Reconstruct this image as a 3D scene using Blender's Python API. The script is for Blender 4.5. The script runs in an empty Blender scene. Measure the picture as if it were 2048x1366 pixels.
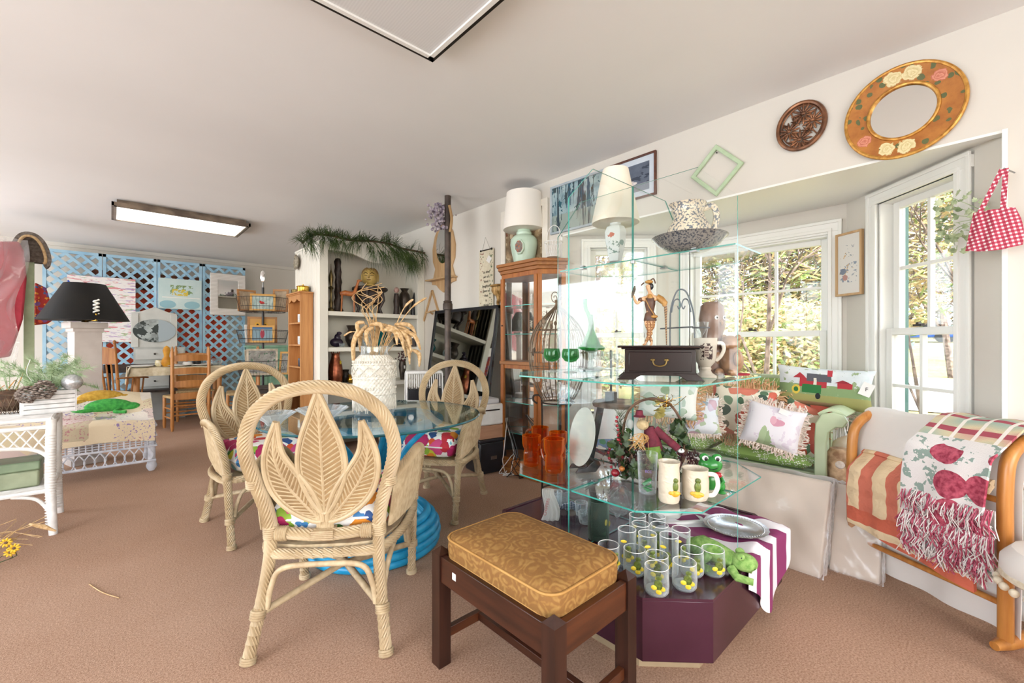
import bpy, bmesh, math, random
from math import sin, cos, pi, radians as RAD, sqrt, atan2
from mathutils import Vector as V, Matrix as MX
S = bpy.context.scene
COL = S.collection
random.seed(7)

# ---------------- camera, world, sun, exposure ----------------
FPX, HC, HOR = 870.0, 1.15, 685.0
YAW = RAD(42.7)
DX, DY, RX, RY = sin(YAW), cos(YAW), cos(YAW), -sin(YAW)
cam = bpy.data.cameras.new('camera'); camo = bpy.data.objects.new('camera', cam); COL.objects.link(camo)
camo.location = (0, 0, HC); camo.rotation_euler = (pi/2, 0, -YAW)
cam.sensor_width = 36; cam.lens = FPX/2048*36; cam.shift_y = (HOR-683)/2048; cam.clip_start = .05; cam.clip_end = 300
S.camera = camo
S.view_settings.view_transform = 'Standard'; S.view_settings.look = 'None'
S.view_settings.exposure = 0.14; S.view_settings.gamma = 1; S.view_settings.use_curve_mapping = False
S.cycles.use_denoising = True
S.cycles.max_bounces = 10; S.cycles.transparent_max_bounces = 40; S.cycles.glossy_bounces = 5; S.cycles.transmission_bounces = 6
S.cycles.caustics_reflective = False; S.cycles.caustics_refractive = False; S.cycles.sample_clamp_indirect = 6
w = bpy.data.worlds.new('sky'); S.world = w; w.use_nodes = True
nt = w.node_tree; bg = nt.nodes['Background']
sky = nt.nodes.new('ShaderNodeTexSky'); sky.sky_type = 'NISHITA'; sky.sun_disc = False; sky.sun_elevation = RAD(42); sky.sun_rotation = RAD(200)
sky.air_density = 1.0; sky.dust_density = 2.5; sky.ozone_density = 1.0
mixw = nt.nodes.new('ShaderNodeMixRGB'); mixw.inputs[0].default_value = .55; mixw.inputs[2].default_value = (4.2, 4.4, 4.7, 1)
nt.links.new(sky.outputs[0], mixw.inputs[1]); nt.links.new(mixw.outputs[0], bg.inputs[0]); bg.inputs[1].default_value = 1.35
sun = bpy.data.lights.new('sun', 'SUN'); suno = bpy.data.objects.new('sun', sun); COL.objects.link(suno)
sun.energy = 3.6; sun.angle = RAD(1.5); sun.color = (1, .93, .82)
suno.rotation_euler = V((.62, .32, -.72)).to_track_quat('-Z', 'Y').to_euler()
def area(name, loc, direction, sx, sy, power, col=(1, 1, 1)):
    l = bpy.data.lights.new(name, 'AREA'); l.shape = 'RECTANGLE'; l.size = sx; l.size_y = sy; l.energy = power; l.color = col
    o = bpy.data.objects.new(name, l); COL.objects.link(o); o.location = loc
    o.rotation_euler = V(direction).to_track_quat('-Z', 'Y').to_euler(); return o
# fill lamps added at unseen openings behind and left of the camera, as sky
area('fill_lamp_front', (-.3, -2.55, 1.45), (0, 1, .42), 4.2, 1.9, 16, (.9, .96, 1))
area('fill_lamp_side', (-3.3, 1.2, 1.45), (1, 0, .5), 1.9, 3.4, 96, (.9, .96, 1))
area('fill_lamp_side', (-3.3, 6.2, 1.45), (1, 0, .5), 1.9, 2.8, 90, (.92, .96, 1))

# ---------------- pixel helpers: a picture ray meets a depth or a plane ----------------
def W(u, v, t):
    a = (u-1024)/FPX; b = (HOR-v)/FPX
    return V((t*(DX+a*RX), t*(DY+a*RY), HC+t*b))
def onZ(u, v, z): return W(u, v, (z-HC)/((HOR-v)/FPX))
def onX(u, v, x):
    a = (u-1024)/FPX; return W(u, v, x/(DX+a*RX))
def onY(u, v, y):
    a = (u-1024)/FPX; return W(u, v, y/(DY+a*RY))
def zat(v, t): return HC+t*(HOR-v)/FPX
def px(n, t): return n*t/FPX

# ---------------- mesh builder ----------------
class MB:
    def __init__(s): s.v = []; s.f = []; s.m = []
    def add(s, vs, fs, mi=0, M=None):
        o = len(s.v)
        s.v += [tuple(M @ V(p)) for p in vs] if M is not None else [tuple(p) for p in vs]
        s.f += [tuple(i+o for i in f) for f in fs]; s.m += [mi]*len(fs); return s
    def box(s, c, d, rz=0, mi=0, M=None):
        x, y, z = d[0]/2, d[1]/2, d[2]/2
        vs = [(-x,-y,-z),(x,-y,-z),(x,y,-z),(-x,y,-z),(-x,-y,z),(x,-y,z),(x,y,z),(-x,y,z)]
        T = MX.Translation(c) @ MX.Rotation(rz, 4, 'Z')
        if M is not None: T = M @ T
        return s.add(vs, [(0,3,2,1),(4,5,6,7),(0,1,5,4),(1,2,6,5),(2,3,7,6),(3,0,4,7)], mi, T)
    def bb(s, x0, x1, y0, y1, z0, z1, mi=0, M=None):
        return s.box(((x0+x1)/2,(y0+y1)/2,(z0+z1)/2), (abs(x1-x0),abs(y1-y0),abs(z1-z0)), 0, mi, M)
    def bar(s, p, q, wd, th, up=(0,0,1), mi=0):
        p = V(p); q = V(q); d = q-p; L = d.length; d.normalize(); u = V(up); x = d.cross(u)
        if x.length < 1e-4: x = d.cross(V((1,0,0)))
        x.normalize(); u = x.cross(d)
        M = MX(((x.x,d.x,u.x,0),(x.y,d.y,u.y,0),(x.z,d.z,u.z,0),(0,0,0,1))); M.translation = (p+q)/2
        return s.box((0,0,0), (wd, L, th), 0, mi, M)
    def tube(s, path, r, n=8, closed=False, mi=0, cap=True, flute=None, M=None, flat=1.0):
        P = [V(p) for p in path]; N = len(P)
        rr = r if isinstance(r, (list, tuple)) else [r]*N
        T = []
        for i in range(N):
            a = P[(i-1) % N] if (closed or i > 0) else P[i]; b = P[(i+1) % N] if (closed or i < N-1) else P[i]
            d = b-a; T.append(d.normalized() if d.length > 1e-9 else V((0,0,1)))
        up = V((0,0,1)) if abs(T[0].z) < .9 else V((1,0,0))
        x = T[0].cross(up).normalized(); vs = []; L = 0
        for i in range(N):
            x = (x - T[i]*x.dot(T[i])); x = x.normalized() if x.length > 1e-6 else T[i].orthogonal().normalized()
            y = T[i].cross(x)
            if i: L += (P[i]-P[i-1]).length
            for k in range(n):
                a = 2*pi*k/n; q = rr[i]
                if flute: a += L*flute[1]; q *= 1-flute[0]*(k % 2)
                vs.append(P[i] + x*(cos(a)*q) + y*(sin(a)*q*flat))
        fs = []
        for i in range(N if closed else N-1):
            j = (i+1) % N
            for k in range(n):
                k2 = (k+1) % n; fs.append((i*n+k, i*n+k2, j*n+k2, j*n+k))
        if cap and not closed:
            fs.append(tuple(range(n))[::-1]); fs.append(tuple((N-1)*n+k for k in range(n)))
        return s.add(vs, fs, mi, M)
    def lathe(s, prof, n=24, c=(0,0,0), mi=0, M=None, sx=1, sy=1, wob=None):
        vs = []; fs = []; m = len(prof)
        for i, (r, z) in enumerate(prof):
            for k in range(n):
                a = 2*pi*k/n; q = max(r, 1e-5)*(wob(a, i) if wob else 1)
                vs.append((c[0]+q*cos(a)*sx, c[1]+q*sin(a)*sy, c[2]+z))
        for i in range(m-1):
            for k in range(n):
                k2 = (k+1) % n; fs.append((i*n+k, i*n+k2, (i+1)*n+k2, (i+1)*n+k))
        if prof[0][0] > 1e-4: fs.append(tuple(range(n))[::-1])
        if prof[-1][0] > 1e-4: fs.append(tuple((m-1)*n+k for k in range(n)))
        return s.add(vs, fs, mi, M)
    def ell(s, c, r, nu=12, nv=8, mi=0, M=None, rot=None):
        r = (r, r, r) if isinstance(r, (int, float)) else r
        prof = [(sin(pi*i/nv), -cos(pi*i/nv)) for i in range(nv+1)]
        T = MX.Translation(c) @ (rot if rot is not None else MX.Identity(4)) @ MX.Diagonal((r[0], r[1], r[2], 1))
        if M is not None: T = M @ T
        return s.lathe(prof, nu, (0,0,0), mi, T)
    def prism(s, poly, z0, z1, mi=0, M=None):
        n = len(poly); vs = [(p[0],p[1],z0) for p in poly]+[(p[0],p[1],z1) for p in poly]
        fs = [tuple(range(n))[::-1], tuple(range(n, 2*n))]+[(i,(i+1)%n,(i+1)%n+n,i+n) for i in range(n)]
        return s.add(vs, fs, mi, M)
    def ring(s, outer, inner, z0, z1, mi=0, M=None):
        n = len(outer); vs = [(p[0],p[1],z) for z in (z0, z1) for P in (outer, inner) for p in P]
        fs = []
        for i in range(n):
            j = (i+1) % n
            fs += [(i,i+n,j+n,j),(i+2*n,j+2*n,j+3*n,i+3*n),(i,j,j+2*n,i+2*n),(i+n,i+3*n,j+3*n,j+n)]
        return s.add(vs, fs, mi, M)
    def grid(s, fn, nu, nv, mi=0, M=None, th=0, nrm=None):
        vs = [V(fn(i/nu, j/nv)) for j in range(nv+1) for i in range(nu+1)]
        q = lambda i, j: j*(nu+1)+i
        fs = [(q(i,j),q(i+1,j),q(i+1,j+1),q(i,j+1)) for j in range(nv) for i in range(nu)]
        if th:
            o = len(vs); n2 = []
            for j in range(nv+1):
                for i in range(nu+1):
                    a = vs[q(min(i+1,nu),j)]-vs[q(max(i-1,0),j)]; b = vs[q(i,min(j+1,nv))]-vs[q(i,max(j-1,0))]
                    c = a.cross(b); c = c.normalized() if c.length > 1e-9 else V((0,0,1)); n2.append(vs[q(i,j)]-c*th)
            vs += n2; fs += [tuple(k+o for k in f)[::-1] for f in fs]
            for i in range(nu): fs += [(q(i+1,0),q(i,0),q(i,0)+o,q(i+1,0)+o),(q(i,nv),q(i+1,nv),q(i+1,nv)+o,q(i,nv)+o)]
            for j in range(nv): fs += [(q(0,j),q(0,j+1),q(0,j+1)+o,q(0,j)+o),(q(nu,j+1),q(nu,j),q(nu,j)+o,q(nu,j+1)+o)]
        return s.add(vs, fs, mi, M)
    def pillow(s, w_, d, h, n=14, p=4, mi=0, M=None, ear=.06, pinch=1.0):
        def f(sg):
            def g(i, j):
                a = i*2-1; b = j*2-1
                k = (max(0,1-abs(a)**p)*max(0,1-abs(b)**p))**(.5*pinch)
                e = 1+ear*(abs(a)*abs(b))**3-ear*.6*(1-max(abs(a),abs(b))*0)*(abs(a)**6*(1-b*b)+abs(b)**6*(1-a*a))*.8
                return (a*w_/2*e, b*d/2*e, sg*h/2*k)
            return g
        s.grid(f(1), n, n, mi, M); o = len(s.f); s.grid(f(-1), n, n, mi, M)
        s.f[o:] = [t[::-1] for t in s.f[o:]]; return s

def setp(o, label=None, cat=None, group=None, kind=None):
    if label: o['label'] = label
    if cat: o['category'] = cat
    if group: o['group'] = group
    if kind: o['kind'] = kind
    return o
def thing(name, label, cat, loc=(0,0,0), rz=0, group=None, kind=None):
    o = bpy.data.objects.new(name, None); COL.objects.link(o); o.location = loc; o.rotation_euler = (0,0,rz)
    return setp(o, label, cat, group, kind)
def mesh(name, mb, mats, ang=40, flat=False):
    me = bpy.data.meshes.new(name); me.from_pydata(mb.v, [], mb.f)
    for m in (mats if isinstance(mats, (list, tuple)) else [mats]): me.materials.append(m)
    if any(mb.m): me.polygons.foreach_set('material_index', mb.m)
    me.update()
    bm = bmesh.new(); bm.from_mesh(me); bmesh.ops.recalc_face_normals(bm, faces=bm.faces); bm.to_mesh(me); bm.free()
    if not flat:
        me.shade_smooth(); me.set_sharp_from_angle(angle=RAD(ang))
    return me
def part(name, mb, mats, parent=None, ang=40, bev=0, sub=0, loc=None, rot=None, label=None, kind=None, flat=False):
    me = mb if isinstance(mb, bpy.types.Mesh) else mesh(name, mb, mats, ang, flat)
    o = bpy.data.objects.new(name, me); COL.objects.link(o)
    if parent is not None: o.parent = parent
    if loc is not None: o.location = loc
    if rot is not None: o.rotation_euler = rot
    if bev:
        b = o.modifiers.new('b', 'BEVEL'); b.width = bev; b.segments = 2; b.limit_method = 'ANGLE'; b.angle_limit = RAD(50)
    if sub:
        b = o.modifiers.new('s', 'SUBSURF'); b.levels = sub; b.render_levels = sub
    return setp(o, label, kind=kind)
def single(name, mb, mats, label, cat, group=None, loc=(0,0,0), rz=0, **k):
    o = part(name, mb, mats, None, loc=loc, rot=(0,0,rz), **k); return setp(o, label, cat, group)
def struct(name, mb, mats, parent=None, **k):
    o = part(name, mb, mats, parent, **k)
    if parent is None: o['kind'] = 'structure'
    return o
def kids(o): return [c for c in COL.objects if c.parent == o]
def dup(root, loc, rz, label=None, group=None, scale=None):
    def cp(o, par):
        c = o.copy(); COL.objects.link(c)
        if par is not None: c.parent = par
        for ch in list(o.children): cp(ch, c)
        return c
    r = cp(root, None); r.location = loc; r.rotation_euler = (0,0,rz)
    if scale: r.scale = (scale,)*3 if isinstance(scale, (int,float)) else scale
    if label: r['label'] = label
    if group: r['group'] = group
    return r
def smooth_path(P, n=6, closed=False):
    P = [V(p) for p in P]; out = []; N = len(P)
    rng = range(N if closed else N-1)
    for i in rng:
        g = (lambda k: P[k % N]) if closed else (lambda k: P[max(0, min(N-1, k))])
        a, b, c, d = g(i-1), g(i), g(i+1), g(i+2)
        for k in range(n):
            t = k/n
            out.append(.5*((2*b)+(c-a)*t+(2*a-5*b+4*c-d)*t*t+(3*b-a-3*c+d)*t**3))
    if not closed: out.append(P[-1])
    return out
def circ(r, n=32, c=(0,0), sy=1): return [(c[0]+r*cos(2*pi*i/n), c[1]+r*sy*sin(2*pi*i/n)) for i in range(n)]
def RZ(a): return MX.Rotation(a, 4, 'Z')
def RXm(a): return MX.Rotation(a, 4, 'X')
def RYm(a): return MX.Rotation(a, 4, 'Y')
def TR(*p): return MX.Translation(p if len(p) == 3 else p[0])

# ---------------- materials ----------------
def srgb(h):
    h = h.lstrip('#'); c = [int(h[i:i+2], 16)/255 for i in (0, 2, 4)]
    return tuple((x/12.92 if x <= .04045 else ((x+.055)/1.055)**2.4) for x in c)+(1,)
class G:
    """tiny node-graph helper"""
    def __init__(s, name):
        s.mat = bpy.data.materials.new(name); s.mat.use_nodes = True; s.t = s.mat.node_tree
        s.b = s.t.nodes['Principled BSDF']; s.out = s.t.nodes['Material Output']; s._c = None
    def n(s, ty, **k):
        x = s.t.nodes.new('ShaderNode'+ty)
        for a, b in k.items(): setattr(x, a, b)
        return x
    def l(s, a, b): s.t.links.new(a, b)
    def co(s, scale=(1,1,1), kind='Object', rot=(0,0,0), distort=0, dscale=5):
        tc = s.n('TexCoord'); m = s.n('Mapping'); m.inputs['Scale'].default_value = scale; m.inputs['Rotation'].default_value = rot
        s.l(tc.outputs[kind], m.inputs[0]); o = m.outputs[0]
        if distort:
            nz = s.n('TexNoise'); nz.inputs['Scale'].default_value = dscale; s.l(o, nz.inputs['Vector'])
            mx = s.n('VectorMath', operation='MULTIPLY_ADD'); s.l(nz.outputs['Color'], mx.inputs[0]); mx.inputs[1].default_value = (distort,)*3; s.l(o, mx.inputs[2]); o = mx.outputs[0]
        return o
    def noise(s, v, sc, det=3, rough=.5):
        x = s.n('TexNoise'); x.inputs['Scale'].default_value = sc; x.inputs['Detail'].default_value = det; x.inputs['Roughness'].default_value = rough
        if v is not None: s.l(v, x.inputs['Vector'])
        return x.outputs['Fac']
    def vor(s, v, sc, rnd=1):
        x = s.n('TexVoronoi'); x.inputs['Scale'].default_value = sc; x.inputs['Randomness'].default_value = rnd
        if v is not None: s.l(v, x.inputs['Vector'])
        return x
    def ramp(s, f, stops, interp='LINEAR'):
        x = s.n('ValToRGB'); r = x.color_ramp; r.interpolation = interp
        while len(r.elements) < len(stops): r.elements.new(.5)
        for e, (p, c) in zip(r.elements, stops): e.position = p; e.color = c if isinstance(c, tuple) else (srgb(c) if isinstance(c, str) else (c, c, c, 1))
        s.l(f, x.inputs[0]); return x.outputs[0]
    def mix(s, f, a, b):
        x = s.n('MixRGB')
        for i, q in zip((0, 1, 2), (f, a, b)):
            if isinstance(q, (int, float)): x.inputs[i].default_value = q if i == 0 else (q, q, q, 1)
            elif isinstance(q, str): x.inputs[i].default_value = srgb(q)
            elif isinstance(q, tuple): x.inputs[i].default_value = q
            else: s.l(q, x.inputs[i])
        return x.outputs[0]
    def math(s, op, a, b=0.0):
        x = s.n('Math', operation=op)
        for i, q in enumerate((a, b)):
            if isinstance(q, (int, float)): x.inputs[i].default_value = q
            else: s.l(q, x.inputs[i])
        return x.outputs[0]
    def sep(s, v):
        x = s.n('SeparateXYZ'); s.l(v, x.inputs[0]); return x.outputs
    def bump(s, f, st=.3, dist=.002):
        x = s.n('Bump'); x.inputs['Strength'].default_value = st; x.inputs['Distance'].default_value = dist
        s.l(f, x.inputs['Height']); s.l(x.outputs[0], s.b.inputs['Normal']); return x
    def fin(s, col=None, rough=.6, metal=0, spec=.5, **k):
        if col is not None:
            if isinstance(col, str): s.b.inputs['Base Color'].default_value = srgb(col)
            elif isinstance(col, tuple): s.b.inputs['Base Color'].default_value = col
            else: s.l(col, s.b.inputs['Base Color'])
        s.b.inputs['Roughness'].default_value = rough; s.b.inputs['Metallic'].default_value = metal
        s.b.inputs['Specular IOR Level'].default_value = spec
        for a, b in k.items(): s.b.inputs[a].default_value = b
        return s.mat
MC = {}
def M_(name, c1, c2=None, rough=.6, metal=0, sc=6, bump=0, bsc=60, bd=.002, stretch=(1,1,1), spec=.5, det=4, lo=.35, hi=.65, **k):
    """plain coloured material with noise variation and fine relief"""
    if name in MC: return MC[name]
    g = G(name); v = g.co(stretch)
    col = g.ramp(g.noise(v, sc, det), [(lo, c1), (hi, c2)]) if c2 else c1
    if bump: g.bump(g.noise(v, bsc, 3), bump, bd)
    MC[name] = g.fin(col, rough, metal, spec, **k); return MC[name]
def wood(name, c1, c2, axis=2, rough=.4, sc=9):
    if name in MC: return MC[name]
    g = G(name); st = [1, 1, 1]; st[axis] = .09
    v = g.co(tuple(st), distort=.05, dscale=3); f = g.noise(v, sc*3, 5, .6)
    g.bump(f, .08, .001); MC[name] = g.fin(g.ramp(f, [(.32, c1), (.68, c2)]), rough); return MC[name]
def thin(name, tint=(1,1,1,1), edge=(.8,.9,.9,1), power=.25, diff=0.0, rough=.02, bump=0, bsc=20, gl=(1,1,1,1)):
    """glass as a thin clear sheet: see-through face on, mirror-like at grazing angles"""
    g = G(name); t = g.n('BsdfTransparent'); t.inputs[0].default_value = tint
    gl_ = g.n('BsdfGlossy'); gl_.inputs[0].default_value = gl; gl_.inputs[1].default_value = rough
    lw = g.n('LayerWeight'); lw.inputs[0].default_value = power
    fr = g.n('LayerWeight'); fr.inputs[0].default_value = .5
    sch = g.math('ADD', g.math('MULTIPLY', g.math('POWER', fr.outputs['Facing'], 4.5), .85), .035)
    m1 = g.n('MixShader'); g.l(sch, m1.inputs[0]); g.l(t.outputs[0], m1.inputs[1]); g.l(gl_.outputs[0], m1.inputs[2])
    last = m1
    if bump:
        b = g.n('Bump'); b.inputs['Strength'].default_value = bump; b.inputs['Distance'].default_value = .01
        g.l(g.noise(g.co(), bsc, 3), b.inputs['Height']); g.l(b.outputs[0], gl_.inputs['Normal']); g.l(b.outputs[0], fr.inputs['Normal'])
    if diff:
        d = g.n('BsdfTranslucent'); d.inputs[0].default_value = edge; d2 = g.n('BsdfDiffuse'); d2.inputs[0].default_value = edge
        ad = g.n('MixShader'); ad.inputs[0].default_value = .4; g.l(d2.outputs[0], ad.inputs[1]); g.l(d.outputs[0], ad.inputs[2])
        m2 = g.n('MixShader'); f = g.math('MULTIPLY', lw.outputs['Facing'], 1.0); f = g.math('POWER', f, 2.0); f = g.math('MULTIPLY', f, 1.0-diff); f = g.math('ADD', f, diff)
        if diff < .03: f = g.math('MULTIPLY', f, .6)
        g.l(f, m2.inputs[0]); g.l(m1.outputs[0], m2.inputs[1]); g.l(ad.outputs[0], m2.inputs[2]); last = m2
    g.l(last.outputs[0], g.out.inputs[0]); MC[name] = g.mat; return g.mat
def floral(name, base, cols, leaf, sc=7, thr=.33, lsc=11, lthr=.3, dist=.06, rough=.75, bump=.15, bsc=250, stretch=(1,1,1)):
    g = G(name); v = g.co(stretch, distort=dist, dscale=sc*1.6); v2 = g.co(stretch, distort=dist*1.3, dscale=sc*1.1, rot=(.3,.2,.7))
    lv = g.vor(v2, lsc); lc = g.ramp(g.sep(lv.outputs['Color'])[0], [(i/len(leaf), c) for i, c in enumerate(leaf)], 'CONSTANT')
    lm = g.math('LESS_THAN', lv.outputs['Distance'], lthr)
    lm = g.math('MULTIPLY', lm, g.math('LESS_THAN', g.sep(lv.outputs['Color'])[1], .85))
    col = g.mix(lm, base, lc)
    fv = g.vor(v, sc); fc = g.ramp(g.sep(fv.outputs['Color'])[1], [(i/len(cols), c) for i, c in enumerate(cols)], 'CONSTANT')
    rim = g.ramp(fv.outputs['Distance'], [(0, .55), (.12, 1.0), (thr, .8)])
    mul = g.n('MixRGB', blend_type='MULTIPLY'); mul.inputs[0].default_value = .6; g.l(fc, mul.inputs[1]); g.l(rim, mul.inputs[2])
    fm = g.math('LESS_THAN', fv.outputs['Distance'], thr)
    fm = g.math('MULTIPLY', fm, g.math('LESS_THAN', g.sep(fv.outputs['Color'])[0], .85))
    col = g.mix(fm, col, mul.outputs[0])
    if bump: g.bump(g.noise(g.co(), bsc, 2), bump, .002)
    MC[name] = g.fin(col, rough); return MC[name]
def stripes(name, stops, sc, axis=0, kind='Object', rough=.8, distort=0, interp='CONSTANT', bump=.15):
    g = G(name); v = g.co((1,1,1), kind, distort=distort, dscale=6); x = g.sep(v)[axis]
    f = g.math('FRACT', g.math('MULTIPLY', x, sc)); f = g.math('ABSOLUTE', f)
    c = g.ramp(f, stops, interp)
    if bump: g.bump(g.noise(g.co(), 250, 2), bump, .002)
    MC[name] = g.fin(c, rough); return MC[name]

m_wall = M_('painted_wall', '#d3cdc3', '#d8d3c9', .75, bump=.06, bsc=40, sc=1.5)
m_ceil = M_('ceiling_paint', '#e9e8e6', '#eeedeb', .85, sc=.8, bump=.05, bsc=30)
m_trim = M_('white_trim_paint', '#ecebe6', rough=.35, bump=.02, bsc=30)
g = G('carpet'); v = g.co()
c1 = g.ramp(g.noise(v, 1.3, 4, .6), [(.3, '#a58069'), (.7, '#ba9882')]); c2 = g.ramp(g.noise(v, 150, 3, .7), [(.36, '#77563f'), (.64, '#d9b89e')])
g.bump(g.noise(v, 300, 2, .8), .7, .004); m_carpet = g.fin(g.mix(.45, c1, c2), .95, spec=.1)
m_pane = thin('window_pane', (.97,.985,.98,1))
m_glass = thin('clear_glass', (.982,.994,.991,1))
m_edge = M_('glass_edge_teal', '#2c8c80', '#48aa9d', .15, sc=4)
m_edge.node_tree.nodes['Principled BSDF'].inputs['Transmission Weight'].default_value = .1
m_cup = thin('drinking_glass', (.95,.97,.97,1), (.9,.93,.95,1), .5, diff=.02)
m_crys = thin('cut_crystal', (.9,.94,.95,1), (.85,.9,.92,1), .55, diff=.06, bump=.8, bsc=60)
m_mirror = G('mirror_silver').fin('#f2f2f0', .02, 1)
m_black = M_('black_enamel', '#16161a', '#202026', .35, sc=10)
m_dark = M_('dark_metal', '#26211e', '#3a322c', .45, .6, sc=14)
m_brass = M_('brass', '#b98a2e', '#d8b057', .25, 1, sc=10)
m_white = M_('white_paint', '#eceae6', '#e2e0dc', .45, sc=12)
m_pin = M_('steel', '#9c9c9c', rough=.3, metal=1)

# ---------------- room ----------------
XW, YB, ZC, ZS = 2.78, 8.75, 2.545, 2.05       # right wall, rear wall, ceiling, bay soffit
XL, YF = -3.4, -2.65
BY0, BY1 = -.065, 2.40; BB, BC = V((3.50,.60,0)), V((3.50,1.735,0)); BA, BD = V((2.83,BY0,0)), V((2.83,BY1,0))
struct('floor', MB().bb(XL-.1, 3.75, YF-.1, YB+.1, -.1, 0), m_carpet)
struct('ceiling', MB().bb(XL-.1, XW+.12, YF-.1, YB+.1, ZC, ZC+.1), m_ceil)
struct('wall_back', MB().bb(XL-.1, XW+.12, YB, YB+.12, 0, ZC), m_wall)
def holed(x0, x1, holes, z0=0, z1=ZC):   # boxes (a0,a1,z0,z1) around the openings
    out = []; a = x0
    for h0, h1, hz0, hz1 in holes:
        out += [(a, h0, z0, z1), (h0, h1, z0, hz0), (h0, h1, hz1, z1)]; a = h1
    return out+[(a, x1, z0, z1)]
mb = MB()
for a, b, c, d in holed(YF, YB, [(-.5, 2.9, .5, 2.4), (4.8, 7.6, .5, 2.4)]): mb.bb(XL-.12, XL, a, b, c, d)
struct('wall_left', mb, m_wall)
mb = MB()
for a, b, c, d in holed(XL, XW, [(-2.4, 1.8, .5, 2.4)]): mb.bb(a, b, YF-.12, YF, c, d)
struct('wall_front', mb, m_wall)
mb = MB()
mb.bb(XW, XW+.12, YF, BY0, 0, ZC); mb.bb(XW, XW+.12, BY1, YB, 0, ZC); mb.bb(XW, XW+.12, BY0, BY1, ZS+.001, ZC)
struct('wall_right', mb, m_wall)
mb = MB(); mb.prism([(XW+.02, BY0-.1), (BA.x+.2, BY0-.1), (BB.x+.15, BB.y-.1), (BC.x+.15, BC.y+.1), (BD.x+.2, BY1+.1), (XW+.02, BY1+.1)], ZS, ZS+.06)
struct('ceiling_bay', mb, m_trim)
struct('trim_1', MB().bb(XW-.012, XW+.06, BY0-.005, BY0+.012, 0, ZS), m_trim)   # opening edge casing
struct('trim_2', MB().bb(XW-.004, XW+.06, BY1-.012, BY1+.004, 0, ZS), m_trim)
struct('trim_3', MB().bb(XW-.004, XW+.05, BY0, BY1, ZS-.012, ZS), m_trim)
m_rock = M_('patched_plaster', '#d4cdc2', '#dcd6cc', .8, sc=4)

def segM(P, Q):
    d = (Q-P).normalized(); n = V((d.y, -d.x, 0))
    if n.dot(V((1,0,0))) < 0: n = -n
    return MX(((d.x,n.x,0,P.x),(d.y,n.y,0,P.y),(0,0,1,0),(0,0,0,1))), (Q-P).length
def window(idx, P, Q, s0, gh, ztop, zbot, cols, case_top, wallname):
    M, L = segM(P, Q); oh = gh+.055; ch = oh+.075
    wl = MB()
    for a, b, c, d in holed(0, L, [(s0-oh, s0+oh, zbot-.07, ztop+.05)], 0, ZS): wl.bb(a, b, 0, .14, c, d, 0, M)
    struct(wallname, wl, m_wall)
    root = thing('window_%d' % idx, 'white double-hung window of the bay with small panes', None, kind='structure')
    z0, z1 = zbot-.07, ztop+.05
    cs = MB(); ct = case_top
    for k, (w0, w1, th) in enumerate(((0, .075, .016), (.0, .022, .026), (.055, .075, .024))):
        for sg in (-1, 1):
            a = s0+sg*(oh+w0); b = s0+sg*(oh+w1); cs.bb(min(a,b), max(a,b), -th, 0, z0-.03, ct-(.075-w1), 0, M)
        cs.bb(s0-oh-w1-.001, s0+oh+w1+.001, -th-.002, 0, ct-.075+w0, ct-.075+w1, 0, M)
    cs.bb(s0-oh, s0+oh, -.016, 0, z1, ct-.07, 0, M)
    part('casing', cs, m_trim, root, bev=.003)
    jb = MB()
    for sg in (-1, 1): jb.bb(s0+sg*oh-.008, s0+sg*oh+.008, 0, .14, z0, z1, 0, M)
    jb.bb(s0-oh, s0+oh, 0, .14, z1-.012, z1+.008, 0, M); jb.bb(s0-oh-.1, s0+oh+.1, -.05, .12, z0-.03, z0, 0, M)
    part('jamb', jb, m_trim, root, bev=.002)
    zm = 1.212
    for nm, y, a, b in (('upper_sash', .085, zm+.02, ztop), ('lower_sash', .045, zbot, zm-.02)):
        sh = MB(); st = .04
        sh.bb(s0-gh-st, s0-gh, y-.018, y+.018, a-.04, b+.04, 0, M); sh.bb(s0+gh, s0+gh+st, y-.018, y+.018, a-.04, b+.04, 0, M)
        sh.bb(s0-gh, s0+gh, y-.018, y+.018, b, b+.04, 0, M); sh.bb(s0-gh, s0+gh, y-.018, y+.018, a-.04, a, 0, M)
        so = part(nm, sh, m_trim, root, bev=.003)
        mu = MB(); cw = 2*gh/cols
        for c in range(1, cols): mu.bb(s0-gh+c*cw-.009, s0-gh+c*cw+.009, y-.014, y+.014, a, b, 0, M)
        mu.bb(s0-gh, s0+gh, y-.013, y+.013, (a+b)/2-.009, (a+b)/2+.009, 0, M)
        part('muntin', mu, m_trim, so, bev=.002)
        for c in range(cols):
            for r in range(2):
                hh = (b-a)/2
                part('pane', MB().bb(s0-gh+c*cw, s0-gh+(c+1)*cw, y-.002, y+.002, a+r*hh, a+(r+1)*hh, 0, M), m_pane, so)
    lk = MB()
    lk.box((s0, .02, zm+.03), (.05, .02, .012), 0, 0, M); lk.box((s0+.012, .01, zm+.04), (.012, .03, .01), .4, 0, M)
    part('sash_lock', lk, m_dark, root)
window(1, BB, BA, .50, .182, 1.92, .62, 2, 2.035, 'wall_bay_right')
window(2, BB, BC, .567, .415, 1.815, .62, 3, 1.955, 'wall_bay_center')
window(3, BC, BD, .50, .182, 1.90, .62, 2, 2.02, 'wall_bay_left')
struct('wall_bay_corner', MB().bb(XW+.04, BA.x+.02, BY0-.1, BY0, 0, ZS).bb(XW+.04, BD.x+.02, BY1, BY1+.1, 0, ZS), m_wall)
struct('baseboard_right', MB().bb(XW-.014, XW, YF, BY0-.02, 0, .1).bb(XW-.014, XW, BY1, 4.5, 0, .1), m_trim)
struct('baseboard_back', MB().bb(XL, XW, YB-.014, YB, 0, .1), m_trim)
struct('trim_4', MB().bb(XL, XW, YB-.03, YB, ZC-.05, ZC), m_wall)
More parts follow.
